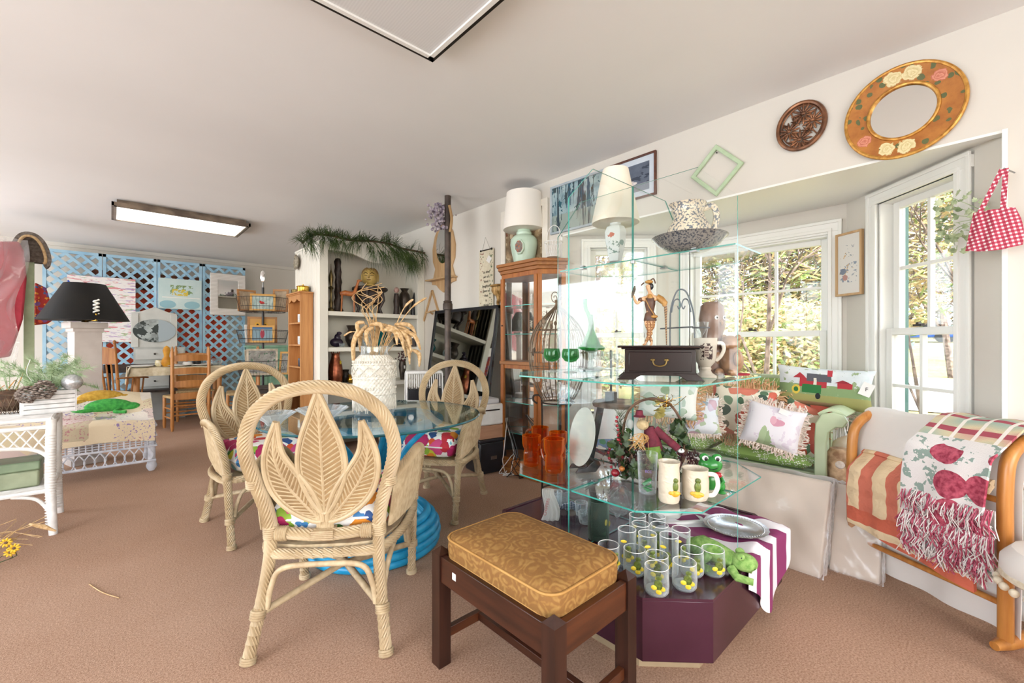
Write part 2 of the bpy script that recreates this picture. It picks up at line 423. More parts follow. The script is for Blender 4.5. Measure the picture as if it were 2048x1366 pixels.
struct('sun_block_roof', MB().bb(XL-1, XW+.6, YF-1, YB+.9, ZC+.16, ZC+.3), m_trim)  # unseen slab with deep eaves, added to keep direct sun out of the room

# ---------------- outdoors ----------------
m_lawn = M_('dry_lawn', '#b5a06c', '#8f9458', .95, sc=1.2, bump=.5, bsc=30, bd=.05)
m_drive = M_('pale_driveway', '#cfcac2', '#bdb7ad', .9, sc=2)
m_bark = M_('grey_bark', '#4d3f36', '#87756a', .9, sc=12, bump=.5, bsc=50, bd=.01)
m_tan = M_('winter_foliage', '#c3a877', '#a08a5c', .9, sc=3)
m_grn = M_('hedge_leaves', '#5f7a3a', '#9aa55a', .8, sc=2)
m_ever = M_('blue_evergreen', '#4d6660', '#7d9488', .85, sc=3)
def gz(x): return -.45+.045*(max(0, x-4))
mb = MB(); mb.grid(lambda i, j: (3.66+i*60, -40+j*90, gz(3.66+i*60)), 12, 12); struct('ground_lawn', mb, m_lawn)
mb = MB(); mb.grid(lambda i, j: (11+i*6, -40+j*70, gz(11+i*6)+.02+.2*0), 3, 8); struct('ground_driveway', mb, m_drive)
rr = random.Random(3)
def leafmass(name, label, cat, c, r, n, mats, size, ground=True, shape='e', asp=.5):
    root = thing(name, label, cat, (c[0], c[1], gz(c[0])), group=None)
    mb = MB(); nm = len(mats)
    for i in range(n):
        while True:
            p = V((rr.uniform(-1,1), rr.uniform(-1,1), rr.uniform(-1,1)))
            if shape == 'c':
                if p.xy.length <= (1-(p.z+1)/2)*.95+.05: break
            elif p.length <= 1: break
        p = V((p.x*r[0], p.y*r[1], r[2]+p.z*r[2]))
        a = V((rr.uniform(-1,1), rr.uniform(-1,1), rr.uniform(-.6,.6))).normalized()*size*rr.uniform(.5,1.4); b = a.orthogonal().normalized()*size*asp*rr.uniform(.6,1.2)
        mb.add([p-a, p-b, p+a, p+b], [(0,1,2,3)], rr.randrange(nm))
    part('foliage', mb, mats, root, flat=True, kind='stuff')
    tr = MB()
    for i in range(5):
        a = rr.uniform(0, 6.3); tr.tube([(0,0,0), (cos(a)*r[0]*.2, sin(a)*r[1]*.2, r[2]*.7), (cos(a)*r[0]*.5, sin(a)*r[1]*.5, r[2]*1.5)], [.06,.04,.01], 5)
    part('trunk', tr, m_bark, root); return root
leafmass('hedge_bush', 'dense green hedge bush outside the centre bay window', 'shrub', (10.2, 3.3), (1.9,2.1,1.15), 15000, [m_grn, m_tan, m_tan, m_lawn], .07)
leafmass('bamboo_thicket', 'tan winter thicket rising behind the green hedge', 'thicket', (13.5, 4.4), (1.8,4.5,3.9), 26000, [m_tan, m_tan, m_grn, m_lawn, m_bark], .17, asp=.2)
leafmass('hedge_bush', 'pale leafy bush outside the left bay window', 'shrub', (8.3, 6.6), (1.2,1.5,1.3), 9000, [m_tan, m_grn, m_tan], .065)
leafmass('evergreen_tree', 'bluish evergreen tree beyond the driveway outside the right bay window', 'tree', (24, -2.4), (3.0,3.0,4.4), 7000, [m_ever, m_ever, m_grn], .3, shape='c', asp=.35)
leafmass('bare_woods', 'tall tan winter woods filling the view beyond the driveway', 'woods', (46, 2.5), (3,14.0,6.5), 22000, [m_tan, m_bark, m_tan, m_ever], .30, asp=.22)
leafmass('bare_woods', 'tan winter woods behind the bush outside the left bay window', 'woods', (19.0, 13.2), (2.5,4.6,5.5), 16000, [m_tan, m_bark, m_tan, m_lawn], .18, asp=.22)
leafmass('evergreen_tree', 'second evergreen tree farther off beside the driveway', 'tree', (31, 5.5), (3.0,3.0,4.0), 3500, [m_ever, m_ever], .35, shape='c', asp=.35)
def branchy(mb, p, d, L, r, depth, rng):
    q = p+d*L; m = (p+q)/2+V((rng.uniform(-.1,.1),)*3)*L
    mb.tube([p, m, q], [r, r*.85, r*.7], 5)
    if depth:
        for k in range(rng.choice((2,2,3))):
            nd = (d+V((rng.uniform(-.7,.7), rng.uniform(-.7,.7), rng.uniform(-.35,.6)))).normalized()
            branchy(mb, q if k else m, nd, L*rng.uniform(.55,.85), r*.6, depth-1, rng)
def tree(label, x, y, h, r, seed, lean=(0,0,1), dep=5):
    root = thing('bare_tree', label, 'tree', (x, y, gz(x)))
    rng = random.Random(seed); mb = MB(); mb.tube([(0,0,0), V(lean)*h*.35], [r, r*.8], 7); part('trunk', mb, m_bark, root)
    mb = MB(); branchy(mb, V(lean)*h*.33, V(lean).normalized(), h*.3, r*.75, dep, rng); branchy(mb, V(lean)*h*.2, (V(lean)+V((.1,.4,.2))).normalized(), h*.3, r*.5, dep-1, rng); part('branches', mb, m_bark, root)
tree('bare twiggy tree just outside the right bay window', 4.6, .25, 2.8, .035, 4, (.0,-.12,1), 5)
tree('bare twiggy tree outside the centre bay window', 5.6, 1.75, 3.4, .04, 9, (-.05,-.05,1), 5)
tree('bare tree with thin grey limbs outside the left bay window', 5.8, 4.2, 4.0, .05, 12, (.02,.03,1), 5)
tree('bare tree standing across the driveway', 17.4, .6, 6.0, .09, 15, (0,.1,1), 5)
root = thing('car', 'blue car parked far off beyond the driveway', 'car', (40, 3.0, gz(40)), RAD(80))
mcar = M_('blue_car_paint', '#3b5fa8', rough=.2, metal=.3)
b = MB(); b.prism([(-2.1,.3),(2.1,.3),(2.15,.75),(1.3,.9),(-1.9,.95),(-2.15,.7)], -.85, .85, 0, RXm(pi/2)); part('body', b, mcar, root, bev=.06)
b = MB(); b.prism([(-1.5,.93),(.95,.9),(.4,1.42),(-1.1,1.44)], -.75, .75, 0, RXm(pi/2)); part('cabin', b, m_black, root, bev=.05)
for x in (-1.35, 1.35):
    for y in (-.8, .8): part('wheel', MB().lathe([(.0,-.1),(.32,-.1),(.34,0),(.32,.1),(0,.1)], 16, M=TR(x,y,.33) @ RXm(pi/2)), m_black, root)
root = thing('lawn_rack', 'small white slatted lawn rack standing outside the right bay window', 'rack', (7.9, .02, gz(7.9)), RAD(95))
for i in range(7): part('slat', MB().box((-.24+i*.08, 0, .5), (.03,.02,.5)), m_white, root)
part('rail', MB().box((0,0,.76), (.6,.03,.03)), m_white, root); part('rail', MB().box((0,0,.28), (.6,.03,.03)), m_white, root)
for x in (-.28,.28):
    for y in (-.15,.15): part('leg', MB().tube([(x,y,0),(x,0,.75)], .015, 6), m_white, root)
# dark green shutter beside the right window, outside
struct('trim_5', MB().bb(.16, .235, .16, .19, .5, 2.0, 0, segM(BB, BA)[0]), M_('shutter_green', '#3f6b66', rough=.5))

# ---------------- ceiling fluorescents ----------------
m_lens = stripes('prismatic_lens', [(0, '#dadad9'), (.5, '#d5d5d4')], 90, 0, bump=.1)
g = G('lit_lens'); m_lit = g.fin('#ffffff', .5); g.b.inputs['Emission Color'].default_value = (1, .97, .9, 1); g.b.inputs['Emission Strength'].default_value = 1.6
def fixture(x0, x1, y0, y1, label, lens, rim, rim2):
    root = thing('ceiling_light', label, 'ceiling light', ((x0+x1)/2, (y0+y1)/2, ZC)); w_, d = (x1-x0)/2, (y1-y0)/2
    part('housing', MB().bb(-w_+.02, w_-.02, -d+.02, d-.02, -.055, 0), rim, root)
    r = MB()
    for a in (-1, 1): r.bb(-w_, w_, a*d-.02*a if a > 0 else -d, a*d if a > 0 else -d+.02, -.075, -.05); r.bb(a*w_-.02 if a > 0 else -w_, a*w_ if a > 0 else -w_+.02, -d, d, -.075, -.05)
    part('rim', r, rim2, root)
    r = MB()
    for a in (-1, 1): r.bb(-w_-.018, w_+.018, a*(d+.009)-.009, a*(d+.009)+.009, -.070, -.035); r.bb(a*(w_+.009)-.009, a*(w_+.009)+.009, -d-.018, d+.018, -.070, -.035)
    part('outer_band', r, rim, root)
    part('diffuser', MB().bb(-w_+.018, w_-.018, -d+.018, d-.018, -.066, -.055), lens, root)
c = onZ(863, 120, 2.47); fixture(c.x-1.22, c.x, c.y-.62, c.y, 'large square-lensed ceiling light directly overhead, unlit grey lens', m_lens, m_dark, m_trim)
a = onZ(228, 412, 2.47); b = onZ(495, 456, 2.47); c = onZ(473, 475, 2.47)
fixture(a.x, b.x, a.y, c.y, 'long lit fluorescent ceiling light with bronze rim', m_lit, M_('bronze_rim', '#5d5046', '#8b7a68', .4, .5), M_('bronze_rim2', '#8d8072', '#a89a88', .4, .4))

# ---------------- rattan dining set ----------------
g = G('cream_rattan'); v = g.co(); m_rat = g.fin(g.ramp(g.noise(v, 9, 3), [(.3, '#a38c6a'), (.7, '#bfaa88')]), .5)
m_rat2 = M_('cream_rattan_binding', '#a89170', '#c2ae8c', .5, sc=30)
m_flor = floral('bright_floral_fabric', '#f4f1ec', ['#c8303c', '#e0592a', '#b52560', '#d84f86', '#e8912c', '#3f7fb8'], ['#3e7d3a', '#8db13c', '#7fbfcf', '#2c4f86', '#c9c93d'], sc=10, thr=.52, lsc=14, lthr=.5, dist=.05)
m_blue = M_('turquoise_rattan', '#1286b4', '#2da3cf', .35, sc=14)
def yb(z): return -.205-.17*(z-.44)
def bind(mb, p, d, r, n=4, s=.008):
    d = V(d).normalized(); p = V(p); q = d.to_track_quat('Z', 'Y').to_matrix().to_4x4()
    for k in range(n):
        mb.lathe([(r, -.0045), (r+.0045, 0), (r, .0045)], 14, M=TR(p+d*(k-(n-1)/2)*s) @ q)
def leaf_parts(root, C, wid, nm, name):
    C = smooth_path(C, 6); N = len(C)-1
    def at(s):
        f = max(0, min(.9999, s))*N; i = int(f); return C[i].lerp(C[i+1], f-i)
    def nr(s):
        d = at(min(1, s+.02))-at(max(0, s-.02)); return V((d.z, 0, -d.x)).normalized()
    def ww(s): return wid*max(0, sin(pi*min(1, max(0, s))**.78))**1.25+.003
    def p3(q, dy=0): return (q.x, yb(q.z)+dy, q.z)
    fr = MB()
    for sg in (-1, 1):
        fr.tube([p3(at(s/24)+nr(s/24)*sg*ww(s/24)) for s in range(25)], .0095, 8)
        fr.tube([p3(at(s/24)+nr(s/24)*sg*max(0, ww(s/24)-.013), .002) for s in range(2, 24)], .0055, 6)
    fr.tube([p3(at(s/16)) for s in range(17)], .0055, 6)
    lf = part(name, fr, m_rat, root)
    rb = MB()
    for sg in (-1, 1):
        for k in range(nm):
            s = k/nm; e = min(.995, s+.10); wv = ww(e)-.01
            if wv > .006:
                a = at(s); b = at(e)+nr(e)*sg*wv
                rb.tube([p3(a,-.001), p3(b,-.001)], .0034, 4, cap=False); rb.tube([p3(a,.001), p3(b,.001)], .0034, 4, cap=False)
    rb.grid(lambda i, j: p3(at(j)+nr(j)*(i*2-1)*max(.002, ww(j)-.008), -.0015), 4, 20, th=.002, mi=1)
    part('reed_infill', rb, [m_rat2, M_('shaded_cane', '#7d6340', '#977a52', .7)], lf, kind='stuff')  # backing coloured darker to stand in for shadow between the ribs
def make_chair():
    root = thing('rattan_armchair', '', 'chair')
    tw = 30
    hp = [(.198,.44),(.208,.52),(.235,.62),(.262,.72),(.262,.80),(.222,.895),(.13,.965),(0,.99)]
    pts = [V((x, yb(z), z)) for x, z in hp]; pts = pts+[V((-p.x, p.y, p.z)) for p in pts[-2::-1]]
    part('back_hoop', MB().tube(smooth_path(pts, 9),   .0262, 24, flute=(.2, tw)), m_rat, root)
    for sg in (-1, 1):
        P = smooth_path([(sg*.198, yb(.44), .45), (sg*.200, -.215, .34), (sg*.215, -.24, .2), (sg*.243, -.29, .0)], 8)
        lg = part('leg', MB().tube(P, [.023]*len(P), 24, flute=(.2, tw*sg)), m_rat, root)
        for a_ in (((sg*.2415, -.287, .012), (sg*.1, -.2, -1), .0235, 3), ((sg*.223, -.255, .155), (sg*.1, -.2, -1), .0235, 4)): b = MB(); bind(b, *a_); part('binding', b, m_rat2, lg)
        P = smooth_path([(sg*.268, .25, .41), (sg*.264, .262, .25), (sg*.256, .285, 0)], 8)
        lg = part('leg', MB().tube(P, .0215, 24, flute=(.2, tw*sg)), m_rat, root)
        for a_ in (((sg*.256, .284, .012), (0, .1, -1), .022, 3), ((sg*.261, .272, .155), (0, .1, -1), .022, 4)): b = MB(); bind(b, *a_); part('binding', b, m_rat2, lg)
        A = [(sg*.247, yb(.63), .63), (sg*.283, -.13, .66), (sg*.305, .02, .675), (sg*.312, .15, .66), (sg*.305, .235, .60), (sg*.285, .262, .50), (sg*.268, .25, .40)]
        ar = part('armrest', MB().tube(smooth_path(A, 8), .0215, 24, flute=(.2, -tw*sg)), m_rat, root)
        for a_ in (((sg*.246, yb(.63), .63), (0, -.17, 1), .0235, 4), ((sg*.268, .25, .40), (0, 0, 1), .0225, 5)): b = MB(); bind(b, *a_); part('binding', b, m_rat2, ar)
        AP = smooth_path(A[:6], 8)
        def pan(i, j, AP=AP, sg=sg):
            f = min(.9999, .07+i*.88)*(len(AP)-1); k = int(f); t = AP[k].lerp(AP[k+1], f-k)
            lo = .395+.05*(1-i)**2
            bx = sg*(.235+.04*min(1, i*2)); z = t.z*(1-j)+min(lo, t.z-.02)*j
            return (t.x*(1-j)+bx*j+sg*.0022*(1 if int(i*96) % 2 else -1), t.y, z)
        ap = part('arm_panel', MB().grid(pan, 96, 4, th=.006), m_rat2, root)
    rear = [(-.19, yb(.43), .435), (0, -.225, .425), (.19, yb(.43), .435)]
    rl = part('rear_rail', MB().tube(smooth_path(rear, 12), .023, 24, flute=(.2, tw)), m_rat, root)
    b = MB(); b.box((0, -.215, .43), (.075, .055, .032)); 
    for k in range(5): b.tube([(-.04, -.247, .416+k*.007), (.04, -.247, .416+k*.007)], .0038, 6)
    part('binding', b, m_rat2, rl)
    for sg in (-1, 1):
        for a_ in (((sg*.155, -.215, .432), (1, 0, 0), .024, 5), ((sg*.199, -.205, .437), (0, -.1, 1), .0245, 6)): b = MB(); bind(b, *a_); part('binding', b, m_rat2, rl)
    F = [(.205, -.20, .36), (.262, -.06, .365), (.278, .10, .37), (.262, .235, .375), (.12, .275, .375), (0, .28, .375)]
    F = F+[(-x, y, z) for x, y, z in F[-2::-1]]+[(-.1, -.222, .357), (.1, -.222, .357)]
    part('seat_frame', MB().tube(smooth_path(F, 6, True), .020, 26, closed=True, flute=(.15, tw)), m_rat, root)
    part('seat_board', MB().prism([(x*.93, y*.93) for x, y, z in F], .368, .382), m_rat2, root)
    for fx in ((-.195, -.245, .195, -.245), (-.235, .26, .235, .26)):
        x0, y0, x1, y1 = fx
        part('bracket', MB().tube(smooth_path([(x0,y0,.17),(x0*.93,y0,.25),(x0*.72,y0,.315),(0,y0,.325),(x1*.72,y1,.315),(x1*.93,y1,.25),(x1,y1,.17)], 6), .0105, 10), m_rat2, root)
    for sg in (-1, 1):
        part('bracket', MB().tube(smooth_path([(sg*.215,-.22,.17),(sg*.225,-.19,.27),(sg*.235,-.1,.325),(sg*.24,.1,.325),(sg*.245,.2,.27),(sg*.25,.25,.17)], 6), .0105, 10), m_rat2, root)
    for sg in (-1, 1): part('stretcher', MB().tube([(sg*.22, -.25, .155), (0, .01, .21+.012*sg), (-sg*.255, .27, .155)], .0135, 10), m_rat2, root)
    b = MB(); b.ell((0, .01, .21), (.025, .025, .026)); part('knot', b, m_rat2, root)
    cu = part('seat_cushion', MB().pillow(.455, .44, .165, 20, 7, M=TR(0, .035, .468), ear=.0), m_flor, root)
    pp = [(x*.5*.455, y*.5*.44) for x, y in [(cos(t)*min(1, 1.12) if 0 else (abs(cos(t))**.35)*(1 if cos(t) > 0 else -1), (abs(sin(t))**.35)*(1 if sin(t) > 0 else -1)) for t in [2*pi*k/48 for k in range(48)]]]
    part('piping', MB().tube([(x, y+.035, .468) for x, y in pp], .005, 6, closed=True), m_white, cu)
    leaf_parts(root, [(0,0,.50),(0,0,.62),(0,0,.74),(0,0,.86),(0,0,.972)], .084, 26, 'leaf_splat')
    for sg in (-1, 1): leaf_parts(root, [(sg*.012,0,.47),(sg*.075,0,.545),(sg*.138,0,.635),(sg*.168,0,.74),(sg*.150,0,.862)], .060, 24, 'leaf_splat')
    st = MB()
    for k in range(-3, 4): st.tube(smooth_path([(k*.0085, yb(.43)-.004, .42), (k*.010, yb(.48), .49), (k*.017+.0, yb(.54), .545)], 4), .0058, 6)
    part('stem', st, m_rat2, root)
    return root
ch = make_chair()
ch.location = (.728, 1.866, 0); ch.rotation_euler = (0, 0, RAD(-37.4)); ch['label'] = 'cream rattan armchair in front of the glass table, its leaf-pattern back turned to the viewer'
ch['group'] = 'rattan armchairs round the glass table'
dup(ch, (.716, 3.14, 0), RAD(-173.5), 'cream rattan armchair left of the glass table, turned toward it beside the card rack')
dup(ch, (1.715, 2.635, 0), RAD(120.7), 'cream rattan armchair right of the glass table, backed by the leaning mirror')

tx, ty = 1.116, 2.37
root = thing('dining_table', 'round glass-topped table on a turquoise rattan pedestal', 'table', (tx, ty, 0))
gt = MB(); gt.lathe([(0, .728), (.596, .728), (.602, .734), (.596, .740), (0, .740)], 96)
gt.m = [1 if abs(sum(gt.v[i][0]**2+gt.v[i][1]**2 for i in f)/len(f))**.5 > .585 else 0 for f in gt.f]
m_ttop = thin('smoked_table_glass', (.80,.92,.92,1)); part('glass_top', gt, [m_ttop, M_('dark_glass_edge', '#1f4f58', '#2e6a70', .1)], root)
for k, (r, z) in enumerate([(.345,.024),(.352,.064),(.345,.103),(.325,.139),(.295,.17)]):
    part('base_ring', MB().tube([(r*cos(a/48*2*pi), r*sin(a/48*2*pi), z) for a in range(48)], .0225, 12, True), m_blue, root)
for k, (r, z) in enumerate([(.37,.703),(.33,.703),(.285,.695)]):
    part('top_ring', MB().tube([(r*cos(a/48*2*pi), r*sin(a/48*2*pi), z) for a in range(48)], .02 if k < 2 else .014, 10, True), m_blue, root)
for k in range(6):
    b = MB()
    for j in (-1, 0, 1):
        a = k*pi/3+.3; M = RZ(a+j*.09)
        b.tube([tuple(M @ V(p)) for p in smooth_path([(.27,0,.17),(.19,0,.27),(.135,0,.40),(.19,0,.55),(.34,0,.69)], 6)], .0155, 10)
    part('leg', b, m_blue, root)
part('waist_ring', MB().tube([(.15*cos(a/32*2*pi), .15*sin(a/32*2*pi), .40) for a in range(32)], .014, 8, True).tube([(.15*cos(a/32*2*pi), .15*sin(a/32*2*pi), .37) for a in range(32)], .014, 8, True), m_blue, root, kind='stuff')

# ---------------- stool ----------------
m_wal = wood('dark_walnut', '#1f0e09', '#3a1e14', 2, .35); m_walh = wood('dark_walnut_h', '#28130c', '#472415', 1, .3); m_walx = wood('dark_walnut_x', '#34190e', '#5a3019', 0, .3)
g = G('gold_brocade'); v = g.co(distort=.06, dscale=9); nz = g.noise(v, 11, 3)
f = g.math('ABSOLUTE', g.math('SUBTRACT', g.math('FRACT', g.math('MULTIPLY', nz, 7)), .5))
vv = g.vor(g.co(distort=.06, dscale=12), 16); f2 = g.math('SINE', g.math('MULTIPLY', vv.outputs['Distance'], 22))
pat = g.ramp(g.math('ADD', g.math('MULTIPLY', f, .9), g.math('MULTIPLY', f2, .22)), [(.14, '#805827'), (.34, '#8f6731'), (.6, '#9b753e')])
g.bump(g.math('ADD', f, g.math('MULTIPLY', g.noise(g.co(), 350, 2), .4)), .35, .003); m_gold = g.fin(pat, .8)
root = thing('footstool', 'dark wood bench stool with a worn gold brocade cushion', 'stool', (1.045, 1.05, 0))
for x, y in ((-.172,-.27),(.172,-.27),(-.172,.27),(.172,.27)):
    lb = MB(); lb.bb(x-.024, x+.024, y-.024, y+.024, 0, .40)
    lb.add([(x-.024,y-.024,.40),(x+.024,y-.024,.40),(x+.024,y+.024,.40),(x-.024,y+.024,.40),(x,y,.422)], [(0,1,4),(1,2,4),(2,3,4),(3,0,4)])
    part('leg', lb, m_wal, root, ang=20)
for s in (-1, 1):
    part('apron', MB().bb(s*.178-.012, s*.178+.012, -.246, .246, .305, .395), m_walh, root, bev=.002)
    part('apron', MB().bb(-.148, .148, s*.276-.012, s*.276+.012, .305, .395), m_walx, root, bev=.002)
    part('stretcher', MB().bb(-.148, .148, s*.27-.011, s*.27+.011, .085, .12), m_walx, root, bev=.002)
part('stretcher', MB().bb(-.012, .012, -.262, .262, .088, .117), m_walh, root, bev=.002)
part('seat_board', MB().bb(-.165, .165, -.263, .263, .37, .388), m_walx, root)
def rrect(w_, d, r, n=6):
    P = []
    for cx, cy, a0 in ((w_-r, d-r, 0), (-w_+r, d-r, 90), (-w_+r, -d+r, 180), (w_-r, -d+r, 270)):
        for k in range(n+1): a = RAD(a0+90*k/n); P.append((cx+r*cos(a), cy+r*sin(a)))
    return P
mb = MB(); A = rrect(.172, .262, .055)
prof = [(.94,.388),(1.0,.392),(1.01,.43),(1.0,.452),(.97,.462),(.85,.472),(.6,.479),(.3,.483),(0.01,.484)]
vs = [(p[0]*k, p[1]*k, z) for k, z in prof for p in A]; n = len(A)
mb.add(vs, [(i*n+j, i*n+(j+1)%n, (i+1)*n+(j+1)%n, (i+1)*n+j) for i in range(len(prof)-1) for j in range(n)]+[tuple(range(n))[::-1], tuple((len(prof)-1)*n+j for j in range(n))])
cu = part('cushion', mb, m_gold, root, ang=60)
part('piping', MB().tube([(p[0]*1.0, p[1]*1.0, .457) for p in rrect(.172, .262, .055, 6)], .0045, 6, True), M_('gold_piping', '#a5783a', '#b98c4c', .7), cu)
part('piping', MB().tube([(p[0]*.985, p[1]*.985, .394) for p in rrect(.172, .262, .055, 6)], .0045, 6, True), MC['gold_piping'], cu)
part('price_sticker', MB().bb(-.1915, -.1905, .155, .175, .345, .368), m_white, root, label='small white price sticker')

# ---------------- glass display tower ----------------
TX, TY = 1.84, 1.14
m_burg = M_('burgundy_laminate', '#341522', '#41202e', .2, sc=3)
def octa(h, c): return [(h,-h+c),(h,h-c),(h-c,h),(-h+c,h),(-h,h-c),(-h,-h+c),(-h+c,-h),(h-c,-h)]
root = thing('display_platform', 'low burgundy laminate eight-sided platform carrying the glass tower', 'display platform', (TX, TY, 0))
part('body', MB().prism(octa(.53, .165), .08, .285), m_burg, root, ang=20, bev=.002)
part('top', MB().prism(octa(.53, .165), .285, .290), m_burg, root, ang=20)
part('lip', MB().ring(octa(.53, .165), octa(.512, .158), .290, .294), m_burg, root, ang=20)
part('plinth', MB().prism(octa(.46, .15), 0, .08), M_('tan_plinth', '#8e7a5e', '#a28d6e', .6), root, ang=20, label='tan recessed plinth')
def slab(mb, poly, z0, z1, M=None, side=1):
    n = len(poly); k = len(mb.f); mb.prism(poly, z0, z1, 0, M)
    for i in range(k+2, len(mb.f)): mb.m[i] = side
    return mb
tw = thing('display_tower', 'glass display tower of crossed upright panes and octagonal shelves', 'display tower', (TX, TY, .294))
h_ = .475; cz = .16
for plane, (xa, xb_) in (('y', (-h_, -.004)), ('y', (.004, h_)), ('x', (-h_, -.004)), ('x', (.004, h_))):
    H2 = 1.897-.294; sg = -1 if xa < -.1 else 1
    poly = [(xa,0),(xb_,0),(xb_,H2),(xb_-cz if 0 else xb_,H2)][:3]+[(xa,H2)]
    e = xa if sg < 0 else xb_; o_ = xb_ if sg < 0 else xa
    poly = [(o_,0),(e,0),(e,H2-cz),(e-sg*cz,H2),(o_,H2)]
    M = RXm(pi/2) if plane == 'x' else RZ(pi/2) @ RXm(pi/2)
    part('upright_pane', slab(MB(), poly, -.003, .003, M), [m_glass, m_edge], tw, flat=True)
for z, quads in ((.55, 4), (1.0, 4), (1.55, 2)):
    for qx in (1, -1):
        for qy in (1, -1):
            if quads == 2 and qx < 0: continue
            hh = .465; c_ = .165
            P = [(qx*.005,qy*.005),(qx*hh,qy*.005),(qx*hh,qy*(hh-c_)),(qx*(hh-c_),qy*hh),(qx*.005,qy*hh)]
            part('shelf', slab(MB(), P, z-.294-.006, z-.294), [m_glass, m_edge], tw, flat=True)
    cl = MB(); cl.lathe([(0,-.022),(.012,-.022),(.012,-.008),(0,-.008)], 16, (0,0,z-.294))
    part('shelf_connector', cl, m_pin, tw)
    for (x, y) in ((.3,0),(0,.3),(0,-.3)) + (((-.3,0),) if quads == 4 else ()):
        part('shelf_clip', MB().box((x, y, z-.294-.010), (.03,.03,.007)).box((x, y, z-.294+.003), (.022,.022,.005)), m_pin, tw)

# ---------------- curio cabinet ----------------
m_oak = wood('honey_oak', '#965221', '#b4702f', 2, .35); m_oakd = wood('honey_oak_dark', '#8a5427', '#a96e38', 1, .4)
root = thing('curio_cabinet', 'tall honey oak curio cabinet with glass sides beside the bay', 'cabinet', (2.68, 2.73, 0))
def cab(e=0): return [(.09,-.385-e*.8),(-.08-e,-.225-e*.5),(-.08-e,.225+e*.5),(.09,.385+e*.8)]
P = cab(); 
for z0, z1, e, nm in ((0,.05,.03,'base_moulding'),(.05,.10,.015,'base_moulding'),(.955,.985,.018,'waist_moulding'),(1.72,1.76,0,'top_rail'),(1.76,1.79,.012,'crown'),(1.79,1.82,.03,'crown'),(1.82,1.846,.045,'crown')):
    part(nm, MB().prism(cab(e), z0, z1), m_oakd if 'm' in nm[5:] or nm == 'crown' else m_oak, root, ang=20, bev=.003)
part('rail', MB().prism(P, .92, .955), m_oak, root, ang=20); part('rail', MB().prism(P, .10, .13), m_oak, root, ang=20)
dn = MB()
for k in range(16): dn.box((P[0][0]+(P[1][0]-P[0][0])*(k+.5)/16-.006, P[0][1]+(P[1][1]-P[0][1])*(k+.5)/16-.006, 1.775), (.006,.008,.014), RAD(-45))
part('dentil_strip', dn, m_oakd, root, kind='stuff')
for i, (p, q) in enumerate(((P[0],P[1]),(P[1],P[2]),(P[2],P[3]))):
    d = (V((q[0],q[1],0))-V((p[0],p[1],0))); L = d.length; d.normalize(); ang_ = atan2(d.y, d.x)
    for s in ((.018, L-.018)):
        part('stile', MB().box((p[0]+d.x*s, p[1]+d.y*s, .91), (.036,.022,1.62), ang_), m_oak, root, bev=.002)
    for z0, z1 in ((.13,.92),(.985,1.72)):
        part('glass_panel', MB().box((p[0]+d.x*L/2, p[1]+d.y*L/2, (z0+z1)/2), (L-.05,.004,z1-z0), ang_), m_glass, root)
part('back_panel', MB().bb(.075,.09,-.37,.37,.1,1.75), m_mirror, root)
for z in (.35,.62,1.22,1.47): part('glass_shelf', slab(MB(), [(x*.9,y*.9) for x,y in P], z, z+.006), [m_glass, m_edge], root, flat=True)
part('keyhole', MB().lathe([(0,0),(.006,0),(.006,.008),(0,.01)], 10, M=TR(-.095,.2,1.3) @ RYm(-pi/2)), m_dark, root)

# ---------------- bookcase and its arch ----------------
m_bc = M_('cream_bookcase_paint', '#dedace', '#e6e2d6', .5, sc=2)
X0, X1, Y0, Y1 = 1.556, 2.775, 4.58, 5.37
root = thing('bookcase', 'large cream built-in style bookcase with a scalloped top', 'bookcase', ((X0+X1)/2, Y0, 0)); cx = (X0+X1)/2; hw = (X1-X0)/2
n = 10; pw = (Y1-Y0)/n
for k in range(n): part('side_board', MB().bb(-hw+.004, -hw+.03, k*pw+.003, (k+1)*pw-.003, 0, 2.17), m_bc, root, bev=.003)
part('side_panel', MB().bb(-hw+.012,-hw+.03,0,Y1-Y0,0,2.17), m_bc, root); part('side_panel', MB().bb(hw-.03,hw,0,Y1-Y0,0,2.17), m_bc, root)
part('stile', MB().bb(-hw,-hw+.085,-.02,.012,0,2.17), m_bc, root, bev=.003); part('stile', MB().bb(hw-.09,hw,-.02,.012,0,2.17), m_bc, root, bev=.003)
for z in (.20,.71,1.10,1.475): part('shelf', MB().bb(-hw+.03,hw-.03,-.012,.40,z-.045,z), m_bc, root, bev=.003)
part('back', MB().bb(-hw+.03,hw-.03,.40,.42,0,2.17), m_bc, root)
part('top_board', MB().bb(-hw,hw,-.01,Y1-Y0,2.17,2.19), m_bc, root)
def val(x):
    k = (cos(pi*min(1, abs(x)/(hw-.25)))+1)/2; return 2.105-.075*k**1.2
xs = [-hw+.085+(2*hw-.175)*i/36 for i in range(37)]
part('valance', MB().prism([(x, val(x)) for x in xs]+[(x, 2.17+.085*cos(pi*x/hw/2)) for x in xs[::-1]], -.012, .016, M=RXm(pi/2)), m_bc, root, ang=30)

